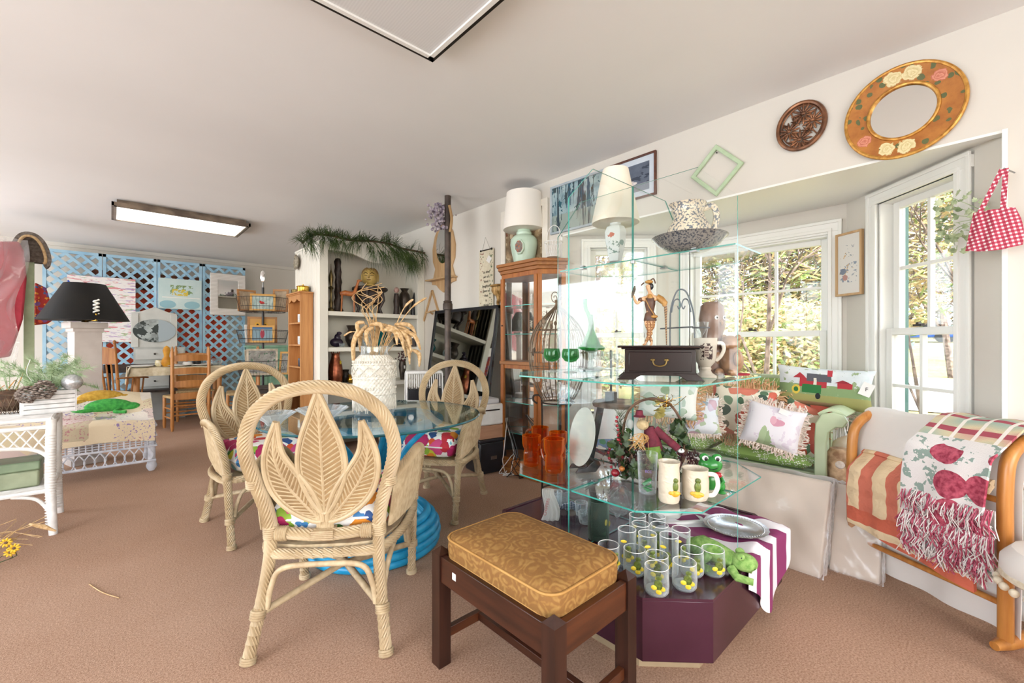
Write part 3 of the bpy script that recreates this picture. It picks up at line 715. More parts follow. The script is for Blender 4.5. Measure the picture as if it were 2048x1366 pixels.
# ---------------- lattice screens at the rear wall ----------------
m_lat = M_('pale_blue_lattice', '#8fb9d3', '#a9cbdc', .7, sc=6)
ed = [onY(u, 600, 8.50).x for u in (85, 205.5, 314.5, 405, 491)]
ORD = ['leftmost, beside the coat stand', 'behind the abstract painting and oval-picture cupboard', 'behind the yellow flower painting', 'rightmost, holding the white wicker mirror']
ztl = 2.41
for k in range(4):
    x0, x1 = ed[k], ed[k+1]-.008; w_ = x1-x0
    root = thing('lattice_screen', 'pale blue lattice screen panel, '+ORD[k], 'screen', ((x0+x1)/2, 8.50, 0), group='pale blue lattice screens')
    hwk = w_/2
    for a, b, c, d in ((-hwk,-hwk+.035,0,ztl),(hwk-.035,hwk,0,ztl),(-hwk,hwk,0,.05),(-hwk,hwk,ztl-.04,ztl)):
        part('frame_bar', MB().bb(a,b,-.018,.018,c,d), m_lat, root)
    pit = .148; iw = hwk-.02
    for dr in (1, -1):
        yy = .006*dr; c0 = -2*iw if dr > 0 else 0
        c0 = -iw-.02
        kk = 0
        z = -2*iw+.05
        while z < ztl:
            # slat line: z' = z + (x+iw) for dr>0 ; z' = z+2iw-(x+iw)
            xa, xb2 = -iw, iw; za, zb = z, z+2*iw
            if za < .03: xa += (.03-za); za = .03
            if zb > ztl-.03: xb2 -= (zb-(ztl-.03)); zb = ztl-.03
            if xb2-xa > .05:
                p, q = V((xa*dr, yy, za)), V((xb2*dr, yy, zb))
                part('slat', MB().bar(p, q, .010, .037, up=(-dr*.707,0,.707)), m_lat, root)
            z += pit
m_red = M_('red_cloth', '#f0563a', '#f56a45', .9, sc=5); m_brn = M_('brown_cloth', '#6b3c28', '#7d4a34', .9, sc=5)
rc = thing('hanging_cloth', 'red cloth with a brown upper band hung behind the lattice', 'cloth', (.75, YB-.025, 0))
mb = MB(); mb.grid(lambda i, j: (-.85+1.55*i, .02*sin(i*40), .75+1.20*j), 60, 3, th=.006); part('red_field', mb, m_red, rc)
mb = MB(); mb.grid(lambda i, j: (-.95+1.75*i, .02*sin(i*40), 1.95+.26*j), 60, 2, th=.006); part('brown_band', mb, m_brn, rc)

# ================= picture materials, tags, text =================
def pic(name, base, shapes, ax=(0, 2), rough=.7, dist=.0, dsc=20, spec=.3, grain=0, bump=0):
    """flat print: shapes are ('r',x0,x1,y0,y1,col) ('e',cx,cy,rx,ry,col) ('n',scale,thr,col) ('t',cx,w,y0,y1,col)=triangle"""
    g = G(name); v = g.co(distort=dist, dscale=dsc); s = g.sep(v); X, Y = s[ax[0]], s[ax[1]]; c = base
    raw = g.co()
    if isinstance(base, list): c = g.ramp(g.noise(raw, base[0], 4, .6), base[1])
    def AND(*m):
        o = m[0]
        for q in m[1:]: o = g.math('MULTIPLY', o, q)
        return o
    for q in shapes:
        if q[0] == 'r': m = AND(g.math('GREATER_THAN', X, q[1]), g.math('LESS_THAN', X, q[2]), g.math('GREATER_THAN', Y, q[3]), g.math('LESS_THAN', Y, q[4]))
        elif q[0] == 'e':
            a = g.math('POWER', g.math('DIVIDE', g.math('ABSOLUTE', g.math('SUBTRACT', X, q[1])), q[3]), 2.0); b = g.math('POWER', g.math('DIVIDE', g.math('ABSOLUTE', g.math('SUBTRACT', Y, q[2])), q[4]), 2.0)
            m = g.math('LESS_THAN', g.math('ADD', a, b), 1.0)
        elif q[0] == 't':
            h = g.math('DIVIDE', g.math('SUBTRACT', q[4], Y), q[4]-q[3])
            m = AND(g.math('LESS_THAN', g.math('ABSOLUTE', g.math('SUBTRACT', X, q[1])), g.math('MULTIPLY', h, q[2])), g.math('GREATER_THAN', Y, q[3]))
        elif q[0] == 'n': m = g.math('GREATER_THAN', g.noise(raw, q[1], 3, .6), q[2])
        elif q[0] == 'ns':
            st = g.co(q[4]); m = g.math('GREATER_THAN', g.noise(st, q[1], 3, .6), q[2])
        elif q[0] == 'nr': m = AND(g.math('GREATER_THAN', g.noise(raw, q[1], 3, .6), q[2]), g.math('GREATER_THAN', X, q[4]), g.math('LESS_THAN', X, q[5]), g.math('GREATER_THAN', Y, q[6]), g.math('LESS_THAN', Y, q[7]))
        c = g.mix(m, c, q[5] if q[0] in 'ret' else q[3])
    if bump: g.bump(g.noise(raw, 300, 2), bump, .002)
    MC[name] = g.fin(c, rough, spec=spec); return MC[name]
def text(body, size, M, mat, parent, name='lettering'):
    cu = bpy.data.curves.new(name, 'FONT'); cu.body = body; cu.size = size; cu.align_x = 'CENTER'; cu.align_y = 'CENTER'; cu.extrude = .0004
    cu.materials.append(mat)
    o = bpy.data.objects.new(name, cu); me = bpy.data.meshes.new_from_object(o); bpy.data.objects.remove(o); bpy.data.curves.remove(cu)
    o = bpy.data.objects.new(name, me); COL.objects.link(o); o.parent = parent; o.matrix_local = M; return o
def lath(name, label, cat, loc, prof, mat, n=28, group=None, rz=0, **k):
    return single(name, MB().lathe(prof, n), mat, label, cat, group, loc, rz, **k)
def shell(prof, th):   # outer profile -> open vessel with wall thickness
    inner = [(max(r-th, .001), z) for r, z in prof[::-1]]; inner[-1] = (.001, inner[-1][1]+th)
    return [(.001, prof[0][1])]+prof+inner
CF = math.atan2(-DX, DY)   # yaw that turns local -y toward the viewer is CF; local +x then runs right in the picture
def facing(p):             # yaw making local -y look at the camera from point p
    return atan2(-p[0], p[1])*1.0

# ================= things on the right-hand wall =================
def wallframe(name, label, cat, TL, BR, fw, fmat, pmat, x=XW, th=.02, mat_w=0, mmat=None, tr=None, parts_extra=None):
    a = onX(TL[0], TL[1], x); b = onX(BR[0], BR[1], x); yc, zc = (a.y+b.y)/2, (a.z+b.z)/2; w_, h = abs(a.y-b.y)/2, abs(a.z-b.z)/2
    root = thing(name, label, cat, (x, yc, zc), -pi/2)    # local x = -Y world, local -y = toward the room (-X)
    fr = MB()
    fr.ring([(-w_,-h),(w_,-h),(w_,h),(-w_,h)], [(-w_+fw,-h+fw),(w_-fw,-h+fw),(w_-fw,h-fw),(-w_+fw,h-fw)], 0, th, M=RXm(pi/2))
    part('frame', fr, fmat, root, bev=.003)
    if mat_w: part('mat_board', MB().bb(-w_+fw, w_-fw, -.008, -.003, -h+fw, h-fw), mmat, root)
    q = fw+mat_w
    part('picture', MB().bb(-w_+q, w_-q, -.0095, -.002, -h+q, h-q), pmat, root)
    return root, w_, h
m_gf = M_('grey_blue_frame', '#9aa6ae', '#b2bcc2', .5, sc=10)
p_for = pic('forest_print', [7, [(.3, '#5f7f8a'), (.5, '#93a9ae'), (.7, '#b9c4c2')]], [('ns', 30, .55, '#35586a', (1,1,.12)), ('n', 14, .6, '#2f5a66'), ('r', -.3, .3, -.2, -.05, '#8f9d96'), ('ns', 22, .6, '#3b4a4e', (1,1,.3)), ('ns', 55, .6, '#33434c', (1,1,.03))])
wallframe('framed_print', 'blue-grey forest print in a grey frame behind the pleated lamp', 'picture', (1103, 376), (1218, 443), .018, m_gf, p_for)
m_mah = wood('mahogany_frame', '#4e2a1c', '#6b3c28', 0, .35)
p_boat = pic('boat_print', [9, [(.3, '#4d5564'), (.7, '#6b7484')]], [('ns', 18, .55, '#3d4453', (.3,1,1)), ('r', -.2, .2, -.2, -.045, '#878e98'), ('e', -.01, -.035, .05, .012, '#d8d3cf'), ('r', -.03, .01, -.04, -.015, '#c9c2bf')])
wallframe('framed_print', 'white boat on dark water print in a mahogany frame', 'picture', (1222, 333), (1314, 389), .014, m_mah, p_boat, mat_w=.04, mmat=M_('blue_mat', '#c3ccd6', '#cfd6de', .8))
c = onX(1434, 342, XW); r0 = abs(onX(1383, 342, XW).y-onX(1490, 342, XW).y)/2/1.0
root = thing('picture_frame', 'empty sage green frame hung cornerwise like a diamond', 'picture frame', (XW, c.y, c.z), -pi/2)
sq = lambda r: [(0,-r),(r,0),(0,r),(-r,0)]
part('frame', MB().ring(sq(r0), sq(r0-.034), 0, .02, M=RXm(pi/2)), M_('sage_green', '#a9c09a', '#bccfae', .5, sc=15), root, bev=.005)
part('nail', MB().ell((0,-.004,r0-.05), (.004,.006,.004), 8, 6), m_dark, root)
# pierced bronze trivet
c = onX(1603, 253, XW); a = abs(onX(1556, 253, XW).y-onX(1650, 253, XW).y)/2; zb = a*1.12
root = thing('pierced_plaque', 'oval bronze plaque pierced with daisies', 'plaque', (XW, c.y, c.z), -pi/2)
m_brz = M_('bronze_plaque', '#5e4030', '#9a6a4a', .35, .6, sc=18)
part('rim', MB().tube([(a*cos(2*pi*k/40), -.012, zb*sin(2*pi*k/40)) for k in range(40)], .011, 8, True), m_brz, root)
part('rim', MB().tube([(a*.86*cos(2*pi*k/40)+.004, -.012, zb*.86*sin(2*pi*k/40)) for k in range(40)], .004, 6, True), m_brz, root)
for fx, fz, fr_, off in ((.012,.06,.058,0),(.055,.01,.052,.3),(-.055,-.015,.052,.1),(-.005,-.075,.058,.5),(.03,-.035,.03,.2),(-.02,.03,.03,.9)):
    f = MB()
    for k in range(12):
        th_ = off+2*pi*k/12; f.ell((fx+cos(th_)*fr_*.6, -.014, fz+sin(th_)*fr_*.6), (fr_*.42, .005, fr_*.11), 8, 5, rot=RYm(-th_))
    f.ell((fx,-.02,fz), (fr_*.2,.008,fr_*.2), 8, 6); part('daisy', f, m_brz, root)
st = MB()
for k in range(9): th_ = k*.7; st.tube([(a*.85*cos(th_), -.012, zb*.85*sin(th_)), (a*.3*cos(th_+.5), -.012, zb*.3*sin(th_+.5))], .004, 5)
part('stems', st, m_brz, root, kind='stuff')
# round floral gilt mirror
yl, yr = onX(1690, 255, XW).y, onX(1940, 195, XW).y; R_ = (yl-yr)/2; yc = (yl+yr)/2; zc = zat(222, onX(1815, 222, XW).dot(V((DX,DY,0))))
root = thing('round_mirror', 'large round gilt mirror painted with cream and pink roses', 'mirror', (XW, yc, zc), -pi/2)
gl = G('gilt_flowers'); v = gl.co(distort=.02, dscale=30); sv = gl.sep(gl.co())
base = gl.ramp(gl.noise(gl.co(), 12, 5, .65), [(.3, '#96561f'), (.7, '#bd7d36')])
lv = gl.vor(gl.co(distort=.03, dscale=18), 26); base = gl.mix(gl.math('MULTIPLY', gl.math('LESS_THAN', lv.outputs['Distance'], .36), gl.math('LESS_THAN', gl.sep(lv.outputs['Color'])[0], .6)), base, '#5b6138')
def blob(cx, cz, r, cols):
    global base
    d = gl.math('SQRT', gl.math('ADD', gl.math('POWER', gl.math('ABSOLUTE', gl.math('SUBTRACT', gl.sep(v)[0], cx+.01)), 2.0), gl.math('POWER', gl.math('ABSOLUTE', gl.math('SUBTRACT', gl.sep(v)[2], cz+.01)), 2.0)))
    pet = gl.math('ADD', gl.math('DIVIDE', d, r), gl.math('MULTIPLY', gl.noise(gl.co(), 70, 2), .7))
    base = gl.mix(gl.math('LESS_THAN', pet, 1.3), base, gl.ramp(gl.math('FRACT', gl.math('MULTIPLY', pet, 2.5)), [(0, cols[0]), (1, cols[1])]))
for ang_, r, cl in ((100,.036,0),(78,.036,0),(42,.028,1),(215,.03,1),(250,.034,0),(275,.036,0)):
    blob(R_*.77*cos(RAD(ang_)), R_*.77*sin(RAD(ang_)), r, [('#c9b67e', '#e6d9ac'), ('#b5604a', '#d9967a')][cl])
m_gilt = gl.fin(base, .45); m_gold2 = M_('gold_leaf', '#a8702c', '#d9a552', .35, .5, sc=40)
part('painted_band', MB().lathe([(R_*.60,.0),(R_*.60,.014),(R_*.95,.022),(R_*.97,0)], 72, M=RXm(pi/2)), m_gilt, root)
part('outer_rim', MB().tube([(R_*.965*cos(2*pi*k/72), -.018, R_*.965*sin(2*pi*k/72)) for k in range(72)], .0085, 8, True), m_gold2, root)
part('inner_rim', MB().tube([(R_*.57*cos(2*pi*k/60), -.014, R_*.57*sin(2*pi*k/60)) for k in range(60)], .008, 8, True), m_gold2, root)
part('mirror_glass', MB().lathe([(0,.003),(R_*.56,.003),(R_*.56,.009),(0,.009)], 60, M=RXm(pi/2)), m_mirror, root)
# framed floral behind the mint lamp
m_cf = M_('cream_frame', '#ddd6c8', '#e6e0d4', .5)
p_br = pic('brown_floral_print', [9, [(.3, '#5d4a38'), (.5, '#7d6a50'), (.7, '#a88f6e')]], [('n', 16, .6, '#b5a284'), ('n', 24, .66, '#6e3f2c')])
wallframe('framed_print', 'brown floral print in a wide cream frame behind the mint green lamp', 'picture', (1005, 426), (1098, 528), .06, m_cf, p_br, th=.025)
# cast gilt sconce shelf
c = onX(1000, 575, XW)
root = thing('wall_bracket', 'small carved gold wall bracket right of the hanging verse banner', 'bracket', (XW, c.y, 0), -pi/2)
m_ag = M_('antique_gold', '#8a6836', '#b8935a', .45, .3, sc=25)
zt = zat(570, c.dot(V((DX,DY,0)))); t_ = c.dot(V((DX,DY,0)))
part('shelf', MB().prism([(-.085,0),(.085,0),(.08,-.05),(.05,-.085),(-.05,-.085),(-.08,-.05)], zt-.018, zt), m_ag, root, bev=.004)
b = MB()
for k in range(9): x = -.06+.015*k; b.tube(smooth_path([(x,-.06+abs(x)*.3,zt-.02),(x*.9,-.05,zt-.06),(x*.35,-.02,zt-.11)], 4), .009, 6)
part('fluted_bowl', b, m_ag, root, kind='stuff')
b = MB(); b.tube(smooth_path([(0,-.02,zt-.10),(.012,-.025,zt-.14),(-.01,-.02,zt-.18),(.01,-.015,zt-.22),(.004,-.008,zt-.26)], 6), [.026,.026,.025,.025,.024,.023,.021,.02,.018,.018,.016,.015,.014,.013,.012,.011,.01,.009,.008,.007,.006,.005,.004,.003,.003], 8)
part('drop', b, m_ag, root)
# hanging verse banner
a = onX(973, 500, XW-.02); t_ = a.dot(V((DX,DY,0))); zt, zb_ = zat(500, t_), zat(688, t_)
root = thing('banner', 'narrow ivy-bordered verse banner hung from a wooden dowel', 'banner', (XW-.02, a.y, 0), -pi/2)
m_ban = pic('ivy_banner', [30, [(.3, '#c9bea4'), (.7, '#d8cfb8')]], [('nr', 22, .5, '#4a5a48', -.1, .1, -.6, zb_+.30), ('nr', 30, .62, '#6b7a5c', -.1, .1, zt-.12, 3), ('nr', 34, .6, '#7b4a3c', -.1, -.045, -1, 3), ('nr', 34, .58, '#5a6b50', .045, .1, -1, 3)], rough=.9)
hw = abs(onX(959, 500, XW).y-onX(987, 500, XW).y)/2; b = MB(); b.prism([(-hw,zt),(-hw*1.05,(zt+zb_)/2),(-hw,zb_+.09),(0,zb_),(hw,zb_+.09),(hw*.95,(zt+zb_)/2),(hw,zt)], -.002, .002, M=RXm(pi/2)); part('cloth', b, m_ban, root)
part('dowel', MB().tube([(-.085,-.004,zt),(.085,-.004,zt)], .006, 8).ell((-.085,-.004,zt), .011, 8, 6).ell((.085,-.004,zt), .011, 8, 6), m_dark, root)
part('cord', MB().tube([(-.06,-.004,zt),(-.015,0,zt+.13),(.06,-.004,zt)], .0018, 5), M_('twine', '#8d8678', rough=.9), root)
part('price_tag', MB().prism([(-.03,-.03),(.03,-.03),(.03,.03),(-.03,.03)], .004, .006, M=TR(.045,0,zt-.10) @ RXm(pi/2) @ RZ(.9)), m_white, root)
m_ink = M_('ink', '#2a2723', rough=.8)
for i, wd in enumerate(['as the', 'air of', 'kind', 'laughter', 'gave us', 'that', 'is', 'music', 'way']):
    text(wd, .038, TR(0, -.0045, zt-.22-i*.047) @ RXm(pi/2), m_ink, root)
# oval mirror with shelf
a = onX(889, 500, XW); t_ = a.dot(V((DX,DY,0))); k_ = t_/FPX
root = thing('wall_mirror', 'pale wood oval wall mirror with a small shelf, behind the dark pole', 'mirror', (XW, a.y, 0), -pi/2)
m_pine = wood('pale_pine', '#b58f63', '#ccab80', 2, .5)
def zz(v_): return HC+(HOR-v_)*k_
def dyX(u0, u1): return abs(onX(u0, 600, XW).y-onX(u1, 600, XW).y)
S2 = dyX(865, 915)/(50*k_)*.98
pf = [(0,445),(9,450),(18,468),(23,495),(22,520),(17,535),(21,552),(24,558),(24,566),(15,568),(8,578),(0,585)]
pl = [(x*k_*S2, zz(v_)) for x, v_ in pf]+[(-x*k_*S2, zz(v_)) for x, v_ in pf[::-1]]
part('back_board', MB().prism(pl, 0, .018, M=RXm(pi/2)), m_pine, root, bev=.003)
part('mirror_glass', MB().prism([(14*k_*S2*cos(2*pi*k/36), zz(491)+36*k_*sin(2*pi*k/36)) for k in range(36)], .018, .021, M=RXm(pi/2)), m_mirror, root)
part('shelf', MB().bb(-26*k_*S2, 26*k_*S2, -.10, -.002, zz(560), zz(557)), m_pine, root, bev=.004)
# wooden letter easel
a = onX(866, 610, XW); t_ = a.dot(V((DX,DY,0))); k_ = t_/FPX
root = thing('wall_easel', 'plain wooden A-shaped easel hook on the wall beside the bookcase', 'easel', (XW, a.y, 0), -pi/2)
for s in (-1, 1): part('leg', MB().bar((0,-.012,zz(581)), (s*dyX(847,885)*.45,-.012,zz(641)), .018, .02), m_pine, root)
part('crossbar', MB().bar((-.13,-.02,zz(625)), (.08,-.02,zz(622)), .014, .016, up=(0,1,0)), m_pine, root)
part('peg', MB().tube([(.02,-.02,zz(628)), (.05,-.08,zz(624))], .012, 8), m_pine, root)
# dark iron pole, floor to ceiling, with wisteria at its head
P0 = V((2.36, 3.46, 0)); t_ = P0.dot(V((DX,DY,0)))
root = thing('support_pole', 'dark brown iron pole from floor to ceiling before the right wall', 'pole', P0)
m_iron = M_('brown_iron', '#3d342f', '#574a42', .5, .3, sc=14)
part('shaft', MB().lathe([(.030,0),(.030,ZC)], 18), m_iron, root)
part('collar', MB().lathe([(.033,-.04),(.046,-.035),(.046,.02),(.038,.03),(.044,.04),(.033,.05)], 18, (0,0,zat(612, t_))), m_iron, root)
m_wis = M_('faded_wisteria', '#84788a', '#b5aaae', .9, sc=30); rng = random.Random(5)
root = thing('wisteria_spray', 'faded purple wisteria spray tied to the pole under the ceiling', 'artificial flowers', (P0.x, P0.y, zat(455, t_)))
b = MB()
for i in range(160): 
    q = V((rng.gauss(-.06,.05), rng.gauss(.05,.04), rng.uniform(-.02,.22))); b.ell(q, rng.uniform(.009,.018), 5, 4)
part('blossoms', b, m_wis, root, kind='stuff')
part('stem', MB().tube(smooth_path([(0,-.04,-.05),(.01,-.05,.08),(-.01,-.04,.2)], 5), .014, 7), M_('tan_stem', '#9c7b50', '#b18f62'), root)

# large dark-framed mirror leaning on the wall
bl = onX(838, 800, 2.52); tl_ = V((2.755, 0, 0))
y0 = onX(985, 780, 2.55).y+.10; y1 = onX(872, 640, 2.72).y
root = thing('leaning_mirror', 'big dark-framed mirror leaning against the right wall', 'mirror', (2.50, (y0+y1)/2, 0), -pi/2)
zt = zat(612, onX(985, 612, 2.74).dot(V((DX,DY,0)))); wm = abs(y1-y0)/2; H_ = sqrt(zt**2+.22**2); TM = RXm(-math.atan2(.22, zt))
for x0, x1, z0, z1 in ((-wm,-wm+.03,0,H_),(wm-.03,wm,0,H_),(-wm,wm,0,.03),(-wm,wm,H_-.03,H_)):
    part('frame_bar', MB().bb(x0,x1,-.012,.012,z0,z1,0,TM), m_black, root)
part('mirror_glass', MB().bb(-wm+.02,wm-.02,-.002,.006,.02,H_-.02,0,TM), G('smoky_mirror').fin('#a9aca8', .03, 1), root)

# ================= mint lamp and basket on the curio cabinet =================
m_shade = G('ivory_shade'); m_shade.b.inputs['Subsurface Weight'].default_value = .0; m_shade = m_shade.fin('#efe9df', .8)
def lampshade(root, z, rb, rt, h, mat, pleat=0):
    n = 96 if pleat else 40
    wb = (lambda a, i: 1+.012*cos(a*48)) if pleat else None
    b = MB(); b.lathe([(rb,z),(rb*.995+rt*.005,z+.012),(rt,z+h),(rt-.003,z+h),(rb-.004,z+.001)], n, wob=wb); part('lamp_shade', b, mat, root, ang=60)
    s_ = MB()
    for k in range(3): a = 2*pi*k/3; s_.tube([(0,0,z+h*.86), (rt*.98*cos(a), rt*.98*sin(a), z+h*.97)], .002, 5)
    part('shade_ring', s_, m_brass, root)
c = onX(1048, 520, 2.70); t_ = c.dot(V((DX,DY,0))); k_ = t_/FPX
root = thing('table_lamp', 'mint green urn lamp with white drum shade on the curio cabinet', 'lamp', (c.x, c.y, 1.847))
m_mint = M_('mint_ceramic', '#bcd3bf', '#c8ddca', .25, sc=3)
part('urn', MB().lathe([(.001,0),(.085,0),(.09,.012),(.11,.10),(.122,.17),(.118,.215),(.09,.245),(.066,.255),(.070,.275),(.062,.28),(.055,.31),(.04,.325),(.001,.33)], 32), m_mint, root)
part('socket', MB().lathe([(.014,.33),(.018,.335),(.018,.37),(.010,.38),(.001,.40)], 14), m_brass, root)
part('harp', MB().tube(smooth_path([(-.02,0,.335),(-.055,0,.44),(-.03,0,.55),(0,0,.575),(.03,0,.55),(.055,0,.44),(.02,0,.335)], 5), .0022, 5), m_brass, root)
part('finial', MB().lathe([(.001,.57),(.006,.575),(.004,.62),(.009,.64),(.001,.665)], 10), m_brass, root)
lampshade(root, .30, .185, .155, .325, m_shade)
fa = facing(c); oc = [(.052*cos(pi/8+k*pi/4)*.9, .065*sin(pi/8+k*pi/4)*1.05) for k in range(8)]
MM = RZ(fa-.35) @ TR(0,-.118,.13) @ RXm(pi/2)
part('medallion', MB().prism(oc, -.03, .012, M=MM), m_mint, root, bev=.004)
part('medallion_picture', MB().prism([(x*.78,y*.8) for x,y in oc], .012, .0135, M=MM), pic('pagoda_relief', [40, [(.3, '#5f5550'), (.7, '#8d8078')]], [('n', 60, .55, '#a8664a')], rough=.5), root)
# white wire basket with handle
c = onX(1107, 515, 2.55)
root = thing('wire_basket', 'white wire basket with a tall handle on the curio cabinet', 'basket', (2.66, onX(1107,515,2.66).y, 1.847))
b = MB()
for k in range(20):
    a = 2*pi*k/20; a2 = a+.35; b.tube([(.055*cos(a),.055*sin(a),0),(.075*cos(a2),.075*sin(a2),.12)], .002, 4); a2 = a-.35; b.tube([(.055*cos(a),.055*sin(a),0),(.075*cos(a2),.075*sin(a2),.12)], .002, 4)
part('wire_mesh', b, m_white, root, kind='stuff')
part('rim', MB().tube([(.075*cos(2*pi*k/24),.075*sin(2*pi*k/24),.12) for k in range(24)], .005, 6, True), m_white, root)
part('base', MB().lathe([(0,0),(.055,0),(.055,.005),(0,.005)], 20), m_white, root)
part('handle', MB().tube(smooth_path([(0,-.075,.12),(0,-.06,.22),(0,0,.26),(0,.06,.22),(0,.075,.12)], 6), .003, 6), m_white, root)

# ================= birdcage on scroll stand =================
c = onZ(1112, 985, 0); c = W(1116, 700, 2.75)
m_rust = M_('rusty_wire', '#5a4a3c', '#8d7862', .5, .5, sc=20)
root = thing('birdcage', 'domed wire birdcage holding pale shells on a scrolled iron stand', 'birdcage', (c.x, c.y, 0))
k_ = 2.75/FPX; Rc = 58*k_
zc0, zeq, ztp = zat(798, 2.75), zat(705, 2.75), zat(622, 2.75)
pr = [(.55*Rc, zc0),(.80*Rc, zat(770,2.75)),(.97*Rc, zat(735,2.75)),(Rc, zat(705,2.75)),(.93*Rc, zat(675,2.75)),(.72*Rc, zat(650,2.75)),(.38*Rc, zat(628,2.75)),(.10*Rc, zat(612,2.75)),(.02, zat(600,2.75))]
for k in range(30):
    a = 2*pi*k/30; part('wire', MB().tube(smooth_path([(r*cos(a), r*sin(a), z) for r, z in pr], 3), .003, 4), m_rust, root)
for r, z in ((Rc*.555, zc0),(Rc*.97, zat(735,2.75)),(Rc*1.0, zat(705,2.75)),(Rc*.80, zat(660,2.75))):
    part('hoop', MB().tube([(r*cos(2*pi*q/36), r*sin(2*pi*q/36), z) for q in range(36)], .003, 5, True), m_rust, root)
for s in (-1, 1):
    b = MB(); P = []
    for q in range(22): th_ = q*.42; rr_ = .008+.0016*q; P.append((s*(.03+rr_*cos(th_)*1.0), 0, ztp+.06+.02+rr_*sin(th_)))
    part('top_scroll', b.tube(P, .0028, 5), m_rust, root)
b = MB(); rng = random.Random(2)
for i in range(34): 
    a = rng.uniform(0, 6.28); q = rng.uniform(0,.72)*Rc; b.ell((q*cos(a), q*sin(a), zc0+.03+rng.uniform(0,.06)+q*.25), (rng.uniform(.015,.03),rng.uniform(.012,.024),rng.uniform(.01,.02)), 7, 5, rot=RZ(rng.uniform(0,3)))
part('shells', b, M_('pale_shells', '#cfc4b8', '#efe9e2', .6, sc=40), root, kind='stuff')
b = MB()
for i in range(26):
    k = rng.randrange(30); a = 2*pi*k/30; r, z = pr[rng.randrange(2, 7)]; b.ell((r*cos(a)*1.02, r*sin(a)*1.02, z+rng.uniform(-.02,.02)), (.012,.004,.016), 5, 4, rot=RZ(a+pi/2))
part('leaves', b, m_rust, root, kind='stuff')
for k in range(3):
    a = 2*pi*k/3+.2; M = RZ(a)
    P = [(.02,0,.30),(.035,0,.12)]; P = smooth_path([(.55*Rc+.03,0,zc0-.03),(.55*Rc+.055,0,zc0-.01),(.55*Rc+.05,0,zc0+.02),(.55*Rc+.01,0,zc0+.015),(.55*Rc,0,zc0-.06),(.55*Rc,0,.45),(.55*Rc,0,.2),(.55*Rc+.01,0,.06),(.55*Rc+.06,0,.008),(.55*Rc+.11,0,.03),(.55*Rc+.10,0,.075),(.55*Rc+.065,0,.06)], 6)
    part('stand_leg', MB().tube([tuple(M @ V(p)) for p in P], .006, 7), m_dark, root)
part('stand_ring', MB().tube([(.55*Rc*cos(2*pi*q/30), .55*Rc*sin(2*pi*q/30), zc0-.02) for q in range(30)], .005, 6, True), m_dark, root)
part('stand_ring', MB().tube([(.55*Rc*cos(2*pi*q/30), .55*Rc*sin(2*pi*q/30), .22) for q in range(30)], .005, 6, True), m_dark, root)

# ================= printer stack near the cabinet =================
c = onZ(975, 935, 0); c = V((2.45, 3.02, 0)) 
t_ = c.dot(V((DX,DY,0)))
c = W(972, 900, 3.95); c.z = 0; k_ = 3.95/FPX
z1, z2, z3 = zat(872, 3.95), zat(846, 3.95), zat(795, 3.95)
root = thing('storage_box', 'glossy black storage box on the floor under the wooden block', 'box', (c.x, c.y, 0), RAD(-8))
part('body', MB().bb(-.14,.14,-.13,.13,0,z1-.03), m_black, root, bev=.01); part('lid', MB().bb(-.145,.145,-.135,.135,z1-.03,z1), m_black, root, bev=.008)
part('label_holder', MB().bb(-.03,.03,-.137,-.13,.12,.15), m_pin, root)
b = MB(); b.bb(-.13,.12,-.12,.12,z1,z2); single('wooden_block', b, wood('plain_block_wood', '#a07458', '#bb8e70', 0, .6), 'plain wooden block between the black box and the printer', 'block', loc=(c.x, c.y, 0), rz=RAD(-8), bev=.004)
root = thing('printer', 'small white desktop printer stacked on a wooden block', 'printer', (c.x, c.y, z2), RAD(-8)); h = z3-z2
part('body', MB().bb(-.13,.12,-.12,.12,0,h*.8), m_white, root, bev=.015); part('top_cover', MB().bb(-.12,.08,-.10,.12,h*.8,h), M_('printer_grey', '#cfcfd2', rough=.4), root, bev=.012); part('paper_slot', MB().bb(-.09,.07,-.123,-.118,h*.55,h*.6), m_dark, root)
b = MB(); rng = random.Random(8)
for i in range(6):
    P = [(rng.uniform(.1,.14), -.14, z2+.05)]+[(.02+.05*i*0+rng.uniform(-.06,.10), -.22-.035*i+rng.uniform(-.03,.03), z) for z in (z1-.1, .14, .02, .008, .008, .03)]
    part_ = MB().tube(smooth_path([(c.x+p[0], c.y+p[1], p[2]) for p in P], 6), .0035, 5)
    single('power_cord', part_, m_white if i < 3 else m_black, ['long white cord curling from the printer to the carpet', 'white cord looped on the carpet beside the black box', 'short white cord hanging behind the printer', 'thin black cord tangled against the black box', 'black cord running down the printer stack to the wall', 'loose black cord on the carpet by the curio cabinet'][i], 'cord', group='cords by the printer')
# white slatted crib-like rack with black panel in front of the bookcase
c = W(850, 770, 4.1); c.z = 0
root = thing('slatted_rack', 'white metal slatted rack with a black lower panel before the bookcase', 'rack', (c.x, c.y, 0), facing(c)+RAD(8)); k_ = 4.1/FPX
zt, zm_ = zat(742, 4.1), zat(776, 4.1)
part('top_panel', MB().bb(-.17,.17,0,.16,zt-.03,zt), m_white, root, bev=.012)
for i in range(17): part('slat', MB().bb(-.16+i*.02-.004, -.16+i*.02+.004, -.006, .0, zm_, zt-.03), m_white, root)
part('black_panel', MB().bb(-.16,.16,-.004,.14,.12,zm_-.01), m_black, root, bev=.005)
for i in range(9): part('ring', MB().tube([(-.15+i*.036+.014*cos(q*pi/5), -.01, zm_+.002+.012*sin(q*pi/5)) for q in range(10)], .002, 4, True), m_dark, root)
for x in (-.165,.165):
    for y in (0,.15): part('leg', MB().tube([(x*1.05,y,0),(x,y,zt-.02)], .008, 6), m_white, root)

# ================= on the display tower =================
def dep(p): return p.x*DX+p.y*DY
